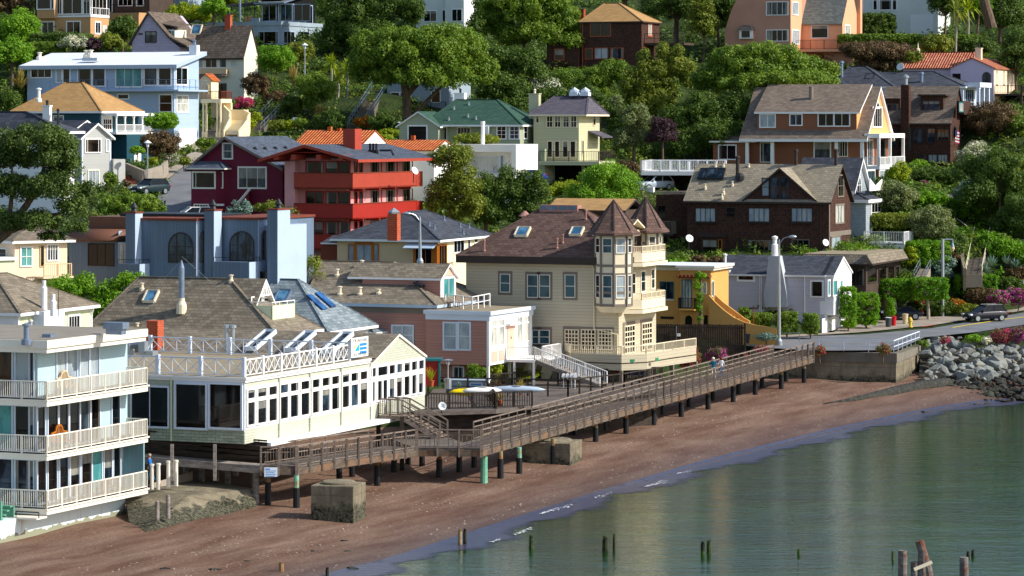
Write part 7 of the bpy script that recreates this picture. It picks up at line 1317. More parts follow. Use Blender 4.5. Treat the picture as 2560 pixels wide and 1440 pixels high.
B.build('planks','rail_dark',fc.root);MB().box(xl,0,.02,.1,fc.fz(1862,822),fc.fz(1862,818)).box(xl,0,.02,.1,.3,.4).build('rail','rail_dark',fc.root);MB().box(-.09,.09,-.09,.09,-1,fc.fz(1862,808)).build('post','rail_dark',fc.root);MB().tube([(fc.fx(1691),-.1,0),(fc.fx(1691),-.1,fc.fz(1690,815))],.03,5).build('lamp_pole','steel',fc.root);MB().box(-.15,.15,-.2,0,-.12,.12).build('lamp_box','white',fc.root).location=(fc.fx(1697),-.1,fc.fz(1690,837))
def gstair(label,px0,py0,Y0,px1,py1,Y1,wd,n,mat='concrete_old',rails='steel',name='garden_stairs',side=(1,0,0),rh=1.0):
 a_,b_=W(px0,py0,Y0),W(px1,py1,Y1);o=empty(name,a_);tag(o,label,'stairs');s_=Vector(side)*wd;d_=b_-a_;B=MB()
 for i in range(n):
  p,q=d_*(i/n),d_*((i+1)/n);B.prism([Vector((p.x,p.y,q.z)),Vector((q.x,q.y,q.z)),Vector((q.x,q.y,p.z-1.2)),Vector((p.x,p.y,p.z-1.2))],s_)
 B.build('steps',mat,o)
 for s2 in(Vector((0,0,0)),s_):
  if rails:rail([s2,d_+s2],rh,rails,'mid',post=2.2,parent=o,pw=.05,top=.06)
 return o
paint('step_grey','6d665c',.9,.15)
gstair('long garden stairs with pale handrail climbing left of the round hedge',618,330,378,690,258,396,1.6,26,'step_grey');gstair('long shaded stairs with green handrail climbing right of the round hedge',868,322,381,930,225,402,1.8,32,'step_grey','zinc');gstair('steep stone stairs with pale handrail on the ivy slope',2414,690,333,2436,590,349,1.7,26,'step_grey','vent_cream');gstair('short stone steps behind the clipped trees',2285,700,329,2300,672,334,1.1,7,'pavement','steel')
gstair('brick edged steps by the grey gable house door',316,455,338,292,436,343,1.0,5,'rust_brown',None)
for lb,px,Z_ in(('curved stone retaining wall on the slope left of the steep stairs',((2412,692,332.5),(2404,660,338),(2412,630,343),(2432,590,349)),1.2),('low concrete retaining wall around the garden by the hill lamp',((312,418,344),(360,438,338),(405,425,341),(418,410,346)),.8)):
 P=[W(*q)for q in px];B=MB()
 for a_,b_ in zip(P,P[1:]):B.bar(a_+Vector((0,0,-.3)),b_+Vector((0,0,-.3)),.3,Z_*2)
 o=B.build('retaining_wall','concrete_old' if Z_>1 else 'pavement',None);tag(o,lb,'wall')
o=MB().tube([W(2355,537,356),W(2390,545,353),W(2418,566,350),W(2420,580,350)],.06,6).build('handrail','vent_cream',None);tag(o,'bent pale handrail at the top of the steep stairs','handrail')
def carpaint(name,c):
 s=N(name);s.fin(lin(c),.35,0,.4);s.b.inputs['Coat Weight'].default_value=.35;s.b.inputs['Coat Roughness'].default_value=.05
carpaint('paint_navy','0a0e1c');carpaint('paint_black','0d0d18');carpaint('paint_silver','9aa7b3');carpaint('paint_white','e6e6e6');paint('tyre','151515',.85,.1);paint('lamp_clear','e3e6ea',.15,.03);paint('lamp_red','8a1214',.2,.03);carpaint('paint_green','1a2f33')
def car(label,p,rz,prof,cab,L,Wd,mat,name='parked_car',zr=0):
 o=empty(name,p,rz);tag(o,label,'car');hw=Wd/2
 def loft(rows):
  bm=bmesh.new();rings=[[bm.verts.new(v)for v in r]for r in rows]
  for a_,b_ in zip(rings,rings[1:]):
   for i in range(len(a_)):j=(i+1)%len(a_);bm.faces.new((a_[i],a_[j],b_[j],b_[i]))
  bm.faces.new(rings[0][::-1]);bm.faces.new(rings[-1]);return bm
 rows=[[(x,-hw*k*.92,z0),(x,-hw*k,(z0+z1)*.5),(x,-hw*k*.93,z1-.04),(x,-hw*k*.8,z1),(x,hw*k*.8,z1),(x,hw*k*.93,z1-.04),(x,hw*k,(z0+z1)*.5),(x,hw*k*.92,z0)]for x,k,z0,z1 in prof]
 bm=loft(rows);bmesh.ops.recalc_face_normals(bm,faces=bm.faces);me=bpy.data.meshes.new('body');bm.to_mesh(me);bm.free();me.materials.append(MATS[mat]);b=bpy.data.objects.new('body',me);COL.objects.link(b);b.parent=o;m_=b.modifiers.new('s','BEVEL');m_.width=.05;m_.segments=2
 for f in me.polygons:f.use_smooth=True
 (xa,xb,xc,xd,zb,zt)=cab;G=MB();k0,k1=.86,.68
 v=lambda x,k,z:[(x,-hw*k,z),(x,hw*k,z)]
 Bc=v(xa,k0,zb)+v(xb,k1,zt)+v(xc,k1,zt)+v(xd,k0,zb)
 G.poly([Bc[0],Bc[1],Bc[3],Bc[2]]);G.poly([Bc[4],Bc[5],Bc[7],Bc[6]]);G.poly([Bc[0],Bc[2],Bc[4],Bc[6]]);G.poly([Bc[1],Bc[3],Bc[5],Bc[7]]);G.poly([Bc[0],Bc[1],Bc[7],Bc[6]]);G.build('window','glass',o)
 B=MB();up=.03
 B.prism([(xb-.1,-hw*k1-.02,zt),(xb-.1,hw*k1+.02,zt),(xc+.1,hw*k1+.02,zt),(xc+.1,-hw*k1-.02,zt)],(0,0,.06))
 for s_ in(-1,1):
  for q0,q1 in(((xa,zb),(xb,zt)),((xd,zb),(xc,zt)),(((xa+xd)/2,zb),((xb+xc)/2,zt))):B.bar((q0[0],s_*hw*k0,q0[1]),(q1[0],s_*(hw*k1+.01),q1[1]),.08)
 B.build('roof',mat,o)
 for x in(L*.31,-L*.31):
  for s_ in(-1,1):
   wl=MB().lathe((0,0,0),[(.22,-.11),(.35,-.1),(.37,0),(.35,.1),(.22,.11)],18).build('wheel','tyre',o);wl.location=(x,s_*(hw-.1),.36);wl.rotation_euler=(R(90),0,0);rm=MB()
   rm.lathe((0,0,-.125 if s_>0 else.0),[(.24,0),(.24,.125),(.05,.13)],12);[rm.bar((0,0,-s_*.12),(.22*math.cos(t_*1.257),.22*math.sin(t_*1.257),-s_*.12),.05,.03)for t_ in range(5)];rm.build('rim','steel',wl)
 f0=prof[-1][0];r0=prof[0][0]
 for s_ in(-1,1):MB().box(f0-.25,f0+.01,s_*hw*.72-.2,s_*hw*.72+.2,.68,.84).build('headlight','lamp_clear',o);MB().box(r0-.02,r0+.15,s_*hw*.75-.16,s_*hw*.75+.16,.75,.95).build('tail_light','lamp_red',o);MB().box((xa)*.0+cab[3]-.35,cab[3]-.15,s_*(hw+.02)-.08,s_*(hw+.02)+.08,zb+.02,zb+.16).build('mirror',mat,o)
 MB().box(f0-.02,f0+.03,-.45,.45,.42,.72).build('grille','iron',o);MB().box(f0+.03,f0+.05,-.26,.26,.36,.48).build('number_plate','flat_white',o);MB().box(r0-.05,r0-.02,-.26,.26,.6,.72).build('number_plate','flat_white',o);return o
SUV=[(-2.28,.8,.42,.95),(-2.15,.95,.34,1.05),(-1.2,1,.3,1.08),(.6,1,.3,1.05),(1.1,1,.3,1.02),(2.0,.96,.32,.9),(2.25,.82,.4,.74)];SUVC=(-2.1,-1.65,.15,1.0,1.03,1.6)
COU=[(-2.15,.8,.42,.85),(-1.95,.96,.34,.9),(-1.1,1,.28,.9),(.5,1,.28,.88),(1.1,1,.28,.84),(1.9,.94,.3,.72),(2.1,.8,.36,.6)];COUC=(-1.55,-.8,-.1,.75,.86,1.3)
p=onhill(2462,806,292);p.z+=.07;car('dark navy suv driving along the waterfront street with its lights on',p,R(205),SUV,SUVC,4.6,1.88,'paint_navy');o=bpy.data.objects['parked_car'];rail([(-1.7,-.55,1.66),(.1,-.55,1.66)],.05,'steel','none',parent=o,pw=.03,top=.04,name='roof_rail');rail([(-1.7,.55,1.66),(.1,.55,1.66)],.05,'steel','none',parent=o,pw=.03,top=.04,name='roof_rail')
p=onhill(2255,802,292);p.z+=.13;car('dark blue coupe parked behind the bins under the clipped trees',p,R(172),COU,COUC,4.4,1.8,'paint_black')
p=W(374,489,330);p.z=ground_z(p.x,p.y)+.1;car('dark green estate car parked on the steep hill street',p,R(-128),SUV,SUVC,4.5,1.8,'paint_green')
p=W(1635,476,352.5);p.z-=0;car('silver suv parked in the carport under the white deck',p,R(215),SUV,SUVC,4.5,1.85,'paint_silver')
p=W(478,560,309);car('white pickup roof showing beside the maroon house',p,R(200),SUV,SUVC,4.5,1.8,'paint_white')
p=W(1318,456,345);car('small blue car roof beside the white modern house',p,R(190),COU,COUC,4.0,1.7,'boat_blue')
p=W(1040,322,377);car('black car parked in shade by the low yellow hedge',p,R(180),COU,COUC,4.3,1.75,'paint_black')
paint('skin','c48a6a',.6,.05);paint('hair_white','d8d6d2',.7,.05);paint('hair_auburn','6a3020',.7,.1);paint('shirt_teal','1a6a86',.8,.06);paint('shirt_white','e2e2e8',.8,.04);paint('jacket_blue','1f6fc0',.8,.06);paint('jeans','3a78b0',.85,.08);paint('jeans_dark','2f5f86',.85,.08);paint('slacks_white','dcdcd8',.8,.04);paint('cap_grey','a89a88',.8,.05);paint('shoe','2a2624',.7,.1)
def person(label,p,rz,H_,shirt,pants,hair,stride=.2,arm=(.15,-.1),lean=0,cap=False,female=False):
 o=empty('person',p,rz);tag(o,label,'person');k=H_/1.75;sh=.19 if not female else.165;V=[];E=[];Rr=[]
 def add(x,y,z,r,par=None):
  V.append((x*k,y*k,z*k));Rr.append(r*k);i=len(V)-1
  if par is not None:E.append((par,i))
  return i
 pel=add(0,0,.95,.135);wst=add(lean*.3,0,1.1,.125,pel);chs=add(lean*.7,0,1.32,.15 if not female else.135,wst);nb=add(lean,0,1.46,.07,chs);hd0=add(lean+.02,0,1.55,.075,nb);hd1=add(lean+.03,0,1.63,.1,hd0);add(lean+.02,0,1.7,.08,hd1);add(lean+.12,0,1.6,.028,hd1)
 for s_,st_,ar in((-1,stride,arm[0]),(1,-stride,arm[1])):
  hp=add(0,s_*.1,.88,.105,pel);kn=add(st_*.55+.03,s_*.1,.5,.07,hp);an=add(st_,s_*.1,.1,.045,kn);add(st_+.14,s_*.11,.05,.038,an)
  s0=add(lean*.9,s_*sh,1.41,.065,chs);el=add(lean*.7+ar*.4-.04,s_*(sh+.07),1.13,.045,s0);wr=add(lean*.6+ar,s_*(sh+.07),.9,.03,el);pm=add(lean*.6+ar+.02,s_*(sh+.07),.83,.036,wr)
  for fi,fl in enumerate((.085,.1,.095,.075)):m_=add(lean*.6+ar+.03+.02*(fi-1.5),s_*(sh+.07),.83-fl*.6,.011,pm);add(lean*.6+ar+.035+.02*(fi-1.5),s_*(sh+.055),.83-fl,.009,m_)
  add(lean*.6+ar+.07,s_*(sh+.06),.8,.011,pm)
 me=bpy.data.meshes.new('body');me.from_pydata(V,E,[]);b=bpy.data.objects.new('body',me);COL.objects.link(b);b.modifiers.new('k','SKIN');sv_=me.skin_vertices[0].data
 for i,r in enumerate(Rr):sv_[i].radius=(r,r)
 sv_[0].use_root=True;m_=b.modifiers.new('d','SUBSURF');m_.levels=2;m_.render_levels=2;bpy.context.view_layer.update();m2=bpy.data.meshes.new_from_object(b.evaluated_get(bpy.context.evaluated_depsgraph_get()));b.modifiers.clear();b.data=m2
 for q in('skin',shirt,pants,'shoe'):m2.materials.append(MATS[q])
 for f in m2.polygons:
  c=f.center/k;f.use_smooth=True;z=c.z;armz=abs(c.y)>sh+.02
  f.material_index=3 if z<.1 else(2 if z<.97 and not armz else(1 if z<1.47 and not(armz and z<(1.12 if not cap else.93))else 0))
 b.parent=o;hr=MB().lathe((0,0,0),[(.03,-.06),(.1,-.05),(.115,.03),(.1,.1),(.03,.135)]if not female else[(.05,-.16),(.12,-.12),(.125,.03),(.1,.1),(.03,.14)],12).build('hair' if not cap else 'cap',hair,o,True);hr.location=((lean-.005)*k,0,1.645*k);hr.scale=(k*1.05,k,k)
 for s_ in(-1,1):MB().lathe((0,0,0),[(.002,-.01),(.011,0),(.002,.01)],6).build('eye','black',o).location=((lean+.125)*k,s_*.035*k,1.64*k);MB().lathe((0,0,0),[(.004,-.03),(.02,0),(.004,.03)],6).build('ear','skin',o).location=((lean+.02)*k,s_*.1*k,1.625*k)
 if cap:MB().box(.05,.2,-.07,.07,-.01,.01).build('cap_brim',hair,o).location=(lean*k,0,1.68*k)
 return o
mid=(C_+C2)/2;midD=(D_+D2)/2;bd=(midD-mid);az_=math.atan2(bd.y,bd.x)
def onboard(px,off=0):
 best=min(range(2001),key=lambda i:abs(CX+FPX*(mid+bd*(i/2000)).x/(mid+bd*(i/2000)).y-px));return mid+bd*(best/2000)+Vector((0,off,0))
person('white haired man in a teal shirt and white trousers walking on the boardwalk',onboard(1783),az_,1.85,'shirt_teal','slacks_white','hair_white');person('auburn haired woman in a white top and blue jeans walking on the boardwalk',onboard(1803),az_+.1,1.72,'shirt_white','jeans','hair_auburn',stride=.16,female=True)
p=atz(378,1204,1.95);person('man in a blue jacket, jeans and cap stepping behind the balcony house',p,R(165),1.78,'jacket_blue','jeans_dark','cap_grey',stride=.3,arm=(.25,-.15),lean=.12,cap=True)
for k_,(px,py,z_,lb,mt_)in enumerate(((165,962,0,'pale carved bench with arched back on the top balcony','tan_stucco'),(152,1096,1,'orange carved bench with arched back on the middle balcony','orange_wood'))):
 zfl=HB.o.z+(1290-(1000,1136)[k_])*192/8000;q=HB.Rt(px,py,-1.15);o=empty('garden_bench',HB.o+HB.ux*(-1.15)+HB.uy*q.y);o.location.z=zfl;o.rotation_euler=(0,0,-HB.t);tag(o,lb,'bench');MB().box(-.1,.4,-.9,.9,.4,.46).build('seat',mt_,o)
 B=MB();arc=[(-.12,-.9,.5),(-.12,-.9,.95),(-.12,-.55,1.0)]+[(-.12,.4*math.cos(t*math.pi/6),1.05+.38*math.sin(t*math.pi/6))for t in range(6,-1,-1)]+[(-.12,.55,1.0),(-.12,.9,.95),(-.12,.9,.5)]
 for a_,b_ in zip(arc,arc[1:]):B.bar(a_,b_,.09)
 for t in range(-8,9):y_=t*.1;B.bar((-.12,y_,.5),(-.12,y_,.95+(.4*math.sqrt(max(0,1-(y_/.42)**2))if abs(y_)<.42 else 0)),.03)
 B.build('backrest',mt_,o)
 for x_,y_ in((-.1,-.85),(-.1,.85),(.38,-.85),(.38,.85)):MB().bar((x_,y_,0),(x_,y_,.62 if x_>0 else.5),.07).build('leg',mt_,o)
def chair(label,loc,rz,mat,group=None,s_=1):
 o=empty('chair',loc,rz);tag(o,label,'chair',group);MB().box(-.22,.22,-.22,.22,.42,.47).build('seat',mat,o);B=MB();[B.bar((-.2,y_,.47),(-.25,y_,.95),.04)for y_ in(-.2,-.07,.07,.2)];B.bar((-.25,-.22,.92),(-.25,.22,.92),.05,.1);B.build('backrest',mat,o)
 for x_ in(-.2,.2):
  for y_ in(-.2,.2):MB().bar((x_,y_,0),(x_,y_,.43),.045).build('leg',mat,o)
 return o
zf3=HB.o.z+(1290-1273)*192/8000
for px,lb in((222,'wooden chair on the lowest balcony by the purple curtain'),(247,'second wooden chair on the lowest balcony nearer the middle'),(276,'wooden chair on the lowest balcony nearest the blue end wall')):q=HB.Rt(px,1200,-.7);p=HB.o+HB.ux*(-.7)+HB.uy*q.y;p.z=zf3;chair(lb,p,R(100),'orange_wood')
for px,lb in((1130,'wooden chair on the pink house roof deck by the glass door'),(1152,'wooden chair on the pink house roof deck near the corner rail')):p=PINK.Zp(px,765,zdk if 0 else PINK.Zp(1180,775,0).z);p=PINK.o+PINK.ux*PINK.fx(px,3)+PINK.uy*3;p.z=PINK.o.z+PINK.rz(1222,788)+.32;chair(lb,p,R(200),'rust_brown')
T=tree
multi('pine_tree','dark spreading pine overhanging the left edge houses','tree',((85,350,112,44),(30,395,90,50,1),(152,420,62,58),(110,470,90,48,-1),(150,370,55,40),(35,470,80,45),(185,520,52,34),(90,555,80,32,-1),(20,560,60,38),(190,570,36,22),(212,475,34,34,1),(140,395,60,36,-1),(130,590,40,16)),246,'leaf_pine',.3,trunk=640,trunks=(((-60,640,14),(20,580,11),(75,500,8),(110,420,5),(90,340,2)),((20,580,8),(110,545,5),(190,520,2)),((75,500,6),(140,450,4),(160,420,2)),((20,580,7),(30,480,5),(30,400,2))),cover=.62,cr=.6)
T('tree','round clipped tree in front of the hill street above the blue grey building','tree',326,478,560,172,300,'leaf_green',leaf=.32,trunk=575)
multi('shrub_mass','bright olive shrubs between the hip cottage and the gable balcony house','shrub',((180,722,75,40),(275,758,62,62),(315,705,42,30),(235,800,55,45),(340,700,25,22)),253,'leaf_lime',.3,trunk=850,cr=.8)
multi('magnolia_tree','small tree with bare pale branches beside the last blue tower','tree',((770,660,42,30),(740,690,36,32),(790,690,28,26)),266,'leaf_olive',.24,trunk=730,trunks=(((752,735,5),(745,690,4),(730,650,2)),((752,735,5),(765,690,4),(780,645,2)),((752,735,4),(775,700,3),(795,675,1.5)),((752,730,3),(725,700,2.5),(715,670,1.5))),cover=.22,cr=.6,bark='bark_pale')
multi('garden_tree','yellow green leafy tree behind the last blue tower','tree',((680,520,40,22),(715,540,30,28),(650,520,22,16)),292,'leaf_olive',.3,trunk=600,cover=.4,cr=.6);bush('dark blue green shrub below the maroon house stair',602,498,565,70,303,'leaf_blue')
multi('round_tree','huge bright green dome tree at the top centre','tree',((1050,130,160,78),(940,135,75,62,-1),(1150,140,85,75,1),(1210,185,45,45),(930,185,60,35,1),(1060,190,130,42,-2)),384,'leaf_green',.44,trunk=300,trunks=(((1018,320,14),(1018,260,11),(1010,200,9),(980,150,4)),((1015,240,8),(1060,190,6),(1110,140,3)),((1024,300,6),(1070,250,5),(1120,200,3))));
multi('broad_tree','broad bright green tree at the top right of centre beside the brown hip house','tree',((1310,20,135,75),(1400,60,60,60,-1),(1230,60,60,60),(1330,85,90,40,-2),(1430,105,25,35,-3)),424,'leaf_green',.46,trunk=170,cr=1.0)
multi('dark_tree','dark evergreen trees massed beside the glass modern house','tree',((890,40,75,70),(985,25,80,65),(850,95,60,50),(930,95,70,50,-3),(830,20,50,50,3),(1030,25,40,40,-2)),428,'leaf_dark',.44,trunk=180)
multi('laurel_tree','mid green leafy trees filling the slope right of the dome tree','tree',((1240,155,48,50),(1310,165,60,58),(1260,225,75,45,-2),(1355,225,55,40),(1390,260,50,40,-3),(1300,275,60,40,-4)),398,'leaf_dark',.4,trunk=320)
multi('flowering_shrub','pale blossoming shrub below the brown hip house wing','shrub',((1345,215,45,32),(1380,225,30,28)),393,'flower_white',.3,trunk=270,cover=.35);multi('feathery_shrub','feathery green shrubs under the brown hip house','shrub',((1420,200,55,30),(1490,195,55,38),(1540,180,40,42),(1570,205,35,40),(1480,240,70,35)),402,'leaf_green',.3,trunk=290)
multi('cypress_group','olive cypress trees with pointed tops in the middle of the slope','tree',((1640,215,55,75),(1690,165,24,58),(1655,150,18,52),(1612,175,22,62),(1585,225,38,60),(1715,195,25,60),(1630,260,70,50)),392,'leaf_olive',.36,trunk=320,cr=.7)
multi('spreading_tree','large bright green spreading tree in front of the salmon house','tree',((1900,160,130,62),(2010,185,88,45,1),(1800,195,78,45),(1930,205,150,34,-2),(1840,150,70,40),(1770,215,45,35),(2060,205,40,30)),386,'leaf_green',.44,trunk=300)
multi('shadow_tree','dark shaded trees left of the orange house','tree',((1750,285,70,60),(1830,275,55,55),(1790,345,75,50,-3),(1715,365,55,45,-3),(1690,310,50,50),(1600,380,60,30)),380,'leaf_dark',.4,trunk=420)
multi('pale_tree','grey green flowering tree beside the yellow green house','tree',((1585,295,45,40),(1570,345,38,38),(1610,340,30,40),(1540,260,20,25)),373,'leaf_grey',.32,trunk=420,cr=.7);T('plum_tree','dark purple leaved shrub next to the grey green tree','tree',1657,285,388,80,371,'leaf_purple',leaf=.28,trunk=410)
multi('dark_tree','dark shaded evergreen behind the yellow green house','tree',((1500,270,50,50),(1550,300,45,50),(1460,235,50,30,6)),384,'leaf_dark',.4,trunk=360)
multi('tall_hedge_tree','tall bushy olive tree right of the red apartment block','tree',((1130,395,55,48),(1145,460,62,60),(1110,500,50,50),(1170,520,50,50)),320,'leaf_olive',.34,trunk=600,cr=.8)
multi('cypress_hedge','row of dense clipped cypress behind the tan stucco house','hedge',((1215,485,40,62),(1262,480,36,64),(1305,478,36,62),(1345,480,34,58),(1240,540,60,40),(1310,535,60,40)),322,'leaf_dark',.32,trunk=600,cr=.7)
multi('pepper_tree','light green feathery tree under the yellow green house deck','tree',((1515,450,70,45),(1565,470,40,45),(1460,480,45,35),(1500,490,80,30)),338,'leaf_lime',.3,trunk=560);multi('yellow_shrub','yellow green shrubs left of the feathery pepper tree','shrub',((1420,470,45,22),(1385,480,30,20)),341,'leaf_yellow',.28,trunk=520);bush('rusty green shrub by the white deck post',1565,398,440,70,347,'leaf_brown');bush('olive clipped tree between tiled roof and green roof house',1190,332,362,125,349,'leaf_olive')
multi('dark_tree','massed dark evergreen trees filling the right edge above the ivy slope','tree',((2500,420,65,60),(2550,490,50,70),(2445,480,50,55,-1),(2420,420,40,40,2),(2520,560,50,40,-3)),368,'leaf_dark',.4,trunk=640)
for lb,cx,yt,yb,w_,Y,m_,nm in(('dark tree on the skyline left of the salmon house',1690,-60,95,190,440,'leaf_dark','tree'),('ivy covered slim tree left of the salmon house',1755,-30,150,75,428,'leaf_olive','tree'),('shaded tree behind the tall salmon house wall',1800,-40,130,110,440,'leaf_dark','tree'),('dark green tree on the skyline above the brown hip house',1560,-80,30,200,450,'leaf_dark','tree'),('tall dark conifer right of the pale grey house',2360,-60,80,80,438,'leaf_dark','tree'),('dense dark tree at the top right corner',2500,-50,120,150,440,'leaf_dark','tree'),('mid green tree at the right edge above the lavender house',2545,60,240,110,424,'leaf_dark','tree'),('bushy dark tree behind the clay tiled house chimney',2440,90,150,110,420,'leaf_dark','tree'),('shrub with yellow tips left of the palm',2340,85,150,90,418,'leaf_olive','shrub'),('ivy clad trunk tree beside the palm',2440,-40,60,80,430,'leaf_ivy','tree'),('dark tree between white tower house and broad tree',1190,30,130,60,420,'leaf_dark','tree'),('tree behind the glass modern house roof',560,-60,60,100,446,'leaf_yellow','tree'),('bright yellow green hedge tree at the top left',470,5,75,130,432,'leaf_yellow','hedge'),('round yellow green shrub beside the terrace chimney',535,-10,60,80,428,'leaf_lime','shrub'),('dark bush between tan apartments and the lavender gable',305,30,130,90,418,'leaf_dark','bush'),('olive bush against the tan apartment wall',270,80,140,80,414,'leaf_olive','bush'),('bright green tree at the top left corner',45,20,150,130,418,'leaf_lime','tree'),('light green tree left of the blue house',30,85,190,120,396,'leaf_lime','tree'),('rust tinged tree at the top left corner edge',25,-30,60,120,432,'leaf_brown','tree')):T(nm,lb,nm,cx,yt,yb,w_,Y,m_,trunk=yb+40)
T('clipped_hedge','dark clipped hedge below the tan apartments','hedge',155,85,112,150,416,'leaf_dark','box',leaf=.3,trunk=125);T('clipped_hedge','second tier green hedge above the blue house roof','hedge',120,106,135,90,410,'leaf_green','box',leaf=.3,trunk=140);T('flowering_shrub','white blossom shrub between the clipped hedges','shrub',185,84,134,85,408,'flower_white',leaf=.3,trunk=140);bush('dark purple shrub beside the white blossom',230,90,132,55,408,'leaf_purple')
T('clipped_hedge','big dark clipped hedge in front of the pale grey house','hedge',2180,34,95,115,440,'leaf_dark','box',leaf=.34,trunk=110);T('clipped_hedge','long low green hedge beside the salmon house','hedge',2195,88,108,210,428,'leaf_green','box',leaf=.3,trunk=118);multi('brown_shrub','wide reddish brown shrub beside the salmon balcony','shrub',((2190,130,90,28),(2130,120,40,18),(2250,140,50,28),(2190,165,60,20)),414,'leaf_brown',.3,trunk=190);bush('yellow green bush right of the brown shrub',2285,125,170,60,412,'leaf_olive');T('clipped_hedge','clipped hedge below the garage of the pale grey house','hedge',2390,88,122,110,424,'leaf_green','box',leaf=.3,trunk=130)
spiky('palm_tree','palm with thin straight trunk above the lavender house','palm',2389,130,414,46,2.6,.3,'leaf_olive',el=(-30,70),trunkh=5.2,droop=.5);spiky('palm_tree','second palm top behind the thin trunk palm','palm',2420,100,422,40,2.4,.3,'leaf_yellow',el=(-20,75),trunkh=4.0,droop=.4)
o=MB().tube([W(2478,70,424),W(2465,20,424),W(2450,-40,424)],[.8,.7,.6],10).build('bare_tree','bark',None);tag(o,'thick dark leaning trunk at the top right','tree')
for lb,px,py,Y,n,L,th in(('tall cordyline with bare trunk beside the dome tree',867,242,391,70,1.8,3.4),('shorter cordyline leaning left of the tall one',845,238,392,60,1.6,2.2),('cordyline clump with pale flower plume',828,200,395,70,1.8,2.0)):spiky('cordyline',lb,'palm',px,py,Y,n,L,.16,'leaf_yellow',el=(-50,85),trunkh=th,droop=.3)
spiky('flax_plant','spreading striped flax below the cordylines','plant',800,290,384,90,2.0,.14,'leaf_straw',el=(15,80));spiky('flax_plant','tall straw coloured flax left of the blue house','plant',52,222,376,90,2.6,.16,'leaf_straw',el=(40,88));spiky('bamboo_clump','dry bamboo stems under the olive tree','plant',735,222,396,60,3.4,.1,'leaf_straw',el=(70,89))
for lb,cx,yt,yb,w_,Y,m_ in(('bright lime round tree right of the shake roof house',690,110,178,112,396,'leaf_lime'),('bronze leaved round bush by the shake roof house steps',640,180,245,85,395,'leaf_brown'),('leaning olive tree below the glass modern house',750,96,160,80,402,'leaf_olive'),('fresh green round tree above the flax',785,178,268,115,388,'leaf_green'),('dome shaped dark hedge between the two stairs',826,272,330,90,379,'leaf_dark'),('green bush beside the stucco portico arch',560,245,275,60,386,'leaf_green'),('pink flowered bush above the curved steps',605,240,275,70,388,'flower_pink'),('lime hedge along the curved steps',622,290,328,40,377,'leaf_yellow'),('second lime hedge ball by the steps',640,278,305,35,381,'leaf_yellow'),('mixed flower bush in the stairs garden',692,298,328,55,379,'leaf_olive'),('yellow flowered bush in the stairs garden',722,300,325,40,379,'leaf_yellow'),('green bush by the notice post',752,292,320,45,379,'leaf_green'),('dusky bush left of the dome hedge',730,235,285,70,388,'leaf_dark'),('shaded bush above the left stairs',690,225,260,70,395,'leaf_brown'),('rose bush right of the shaded stairs',915,288,322,70,380,'flower_orange'),('low yellow hedge left of the green roof house',975,320,340,60,372,'leaf_yellow'),('low yellow hedge nearer the tiled roof',965,335,350,45,362,'leaf_yellow'),('dark bush above the low yellow hedge',960,285,325,90,378,'leaf_dark'),('reddish maple like shrub in the garden by the hill lamp',398,322,395,115,345,'leaf_brown'),('lime maple above the reddish shrub',405,280,325,95,350,'leaf_lime'),('small cloud pruned tree by the white door',342,360,388,42,341,'leaf_lime'),('white flowering bush beside the driveway',428,378,408,48,346,'flower_white'),('yellow green ball shrub in the walled garden',383,392,412,34,343,'leaf_yellow'),('grassy green bush below the garage',516,342,372,62,366,'leaf_green'),('bush at the corner of the hill driveway',460,392,415,40,347,'leaf_olive'),('round bush by the panelled door of the grey gable house',275,428,468,44,332,'leaf_green'),('reddish heather by the brick edged steps',318,452,470,22,333,'leaf_brown'),('dark green shrub at the left edge below the flax',20,215,290,80,372,'leaf_dark'),('shrub beside the blue house corner',52,180,275,50,378,'leaf_dark')):bush(lb,cx,yt,yb,w_,Y,m_)
bush('green planting in the portico court',524,288,312,28,377,'leaf_green');bush('olive planting by the court wall',548,286,308,25,378,'leaf_olive');spiky('potted_plant','dark spiky plant in an urn in the portico court','potted plant',533,318,375,30,1.2,.08,'leaf_dark',el=(60,88))
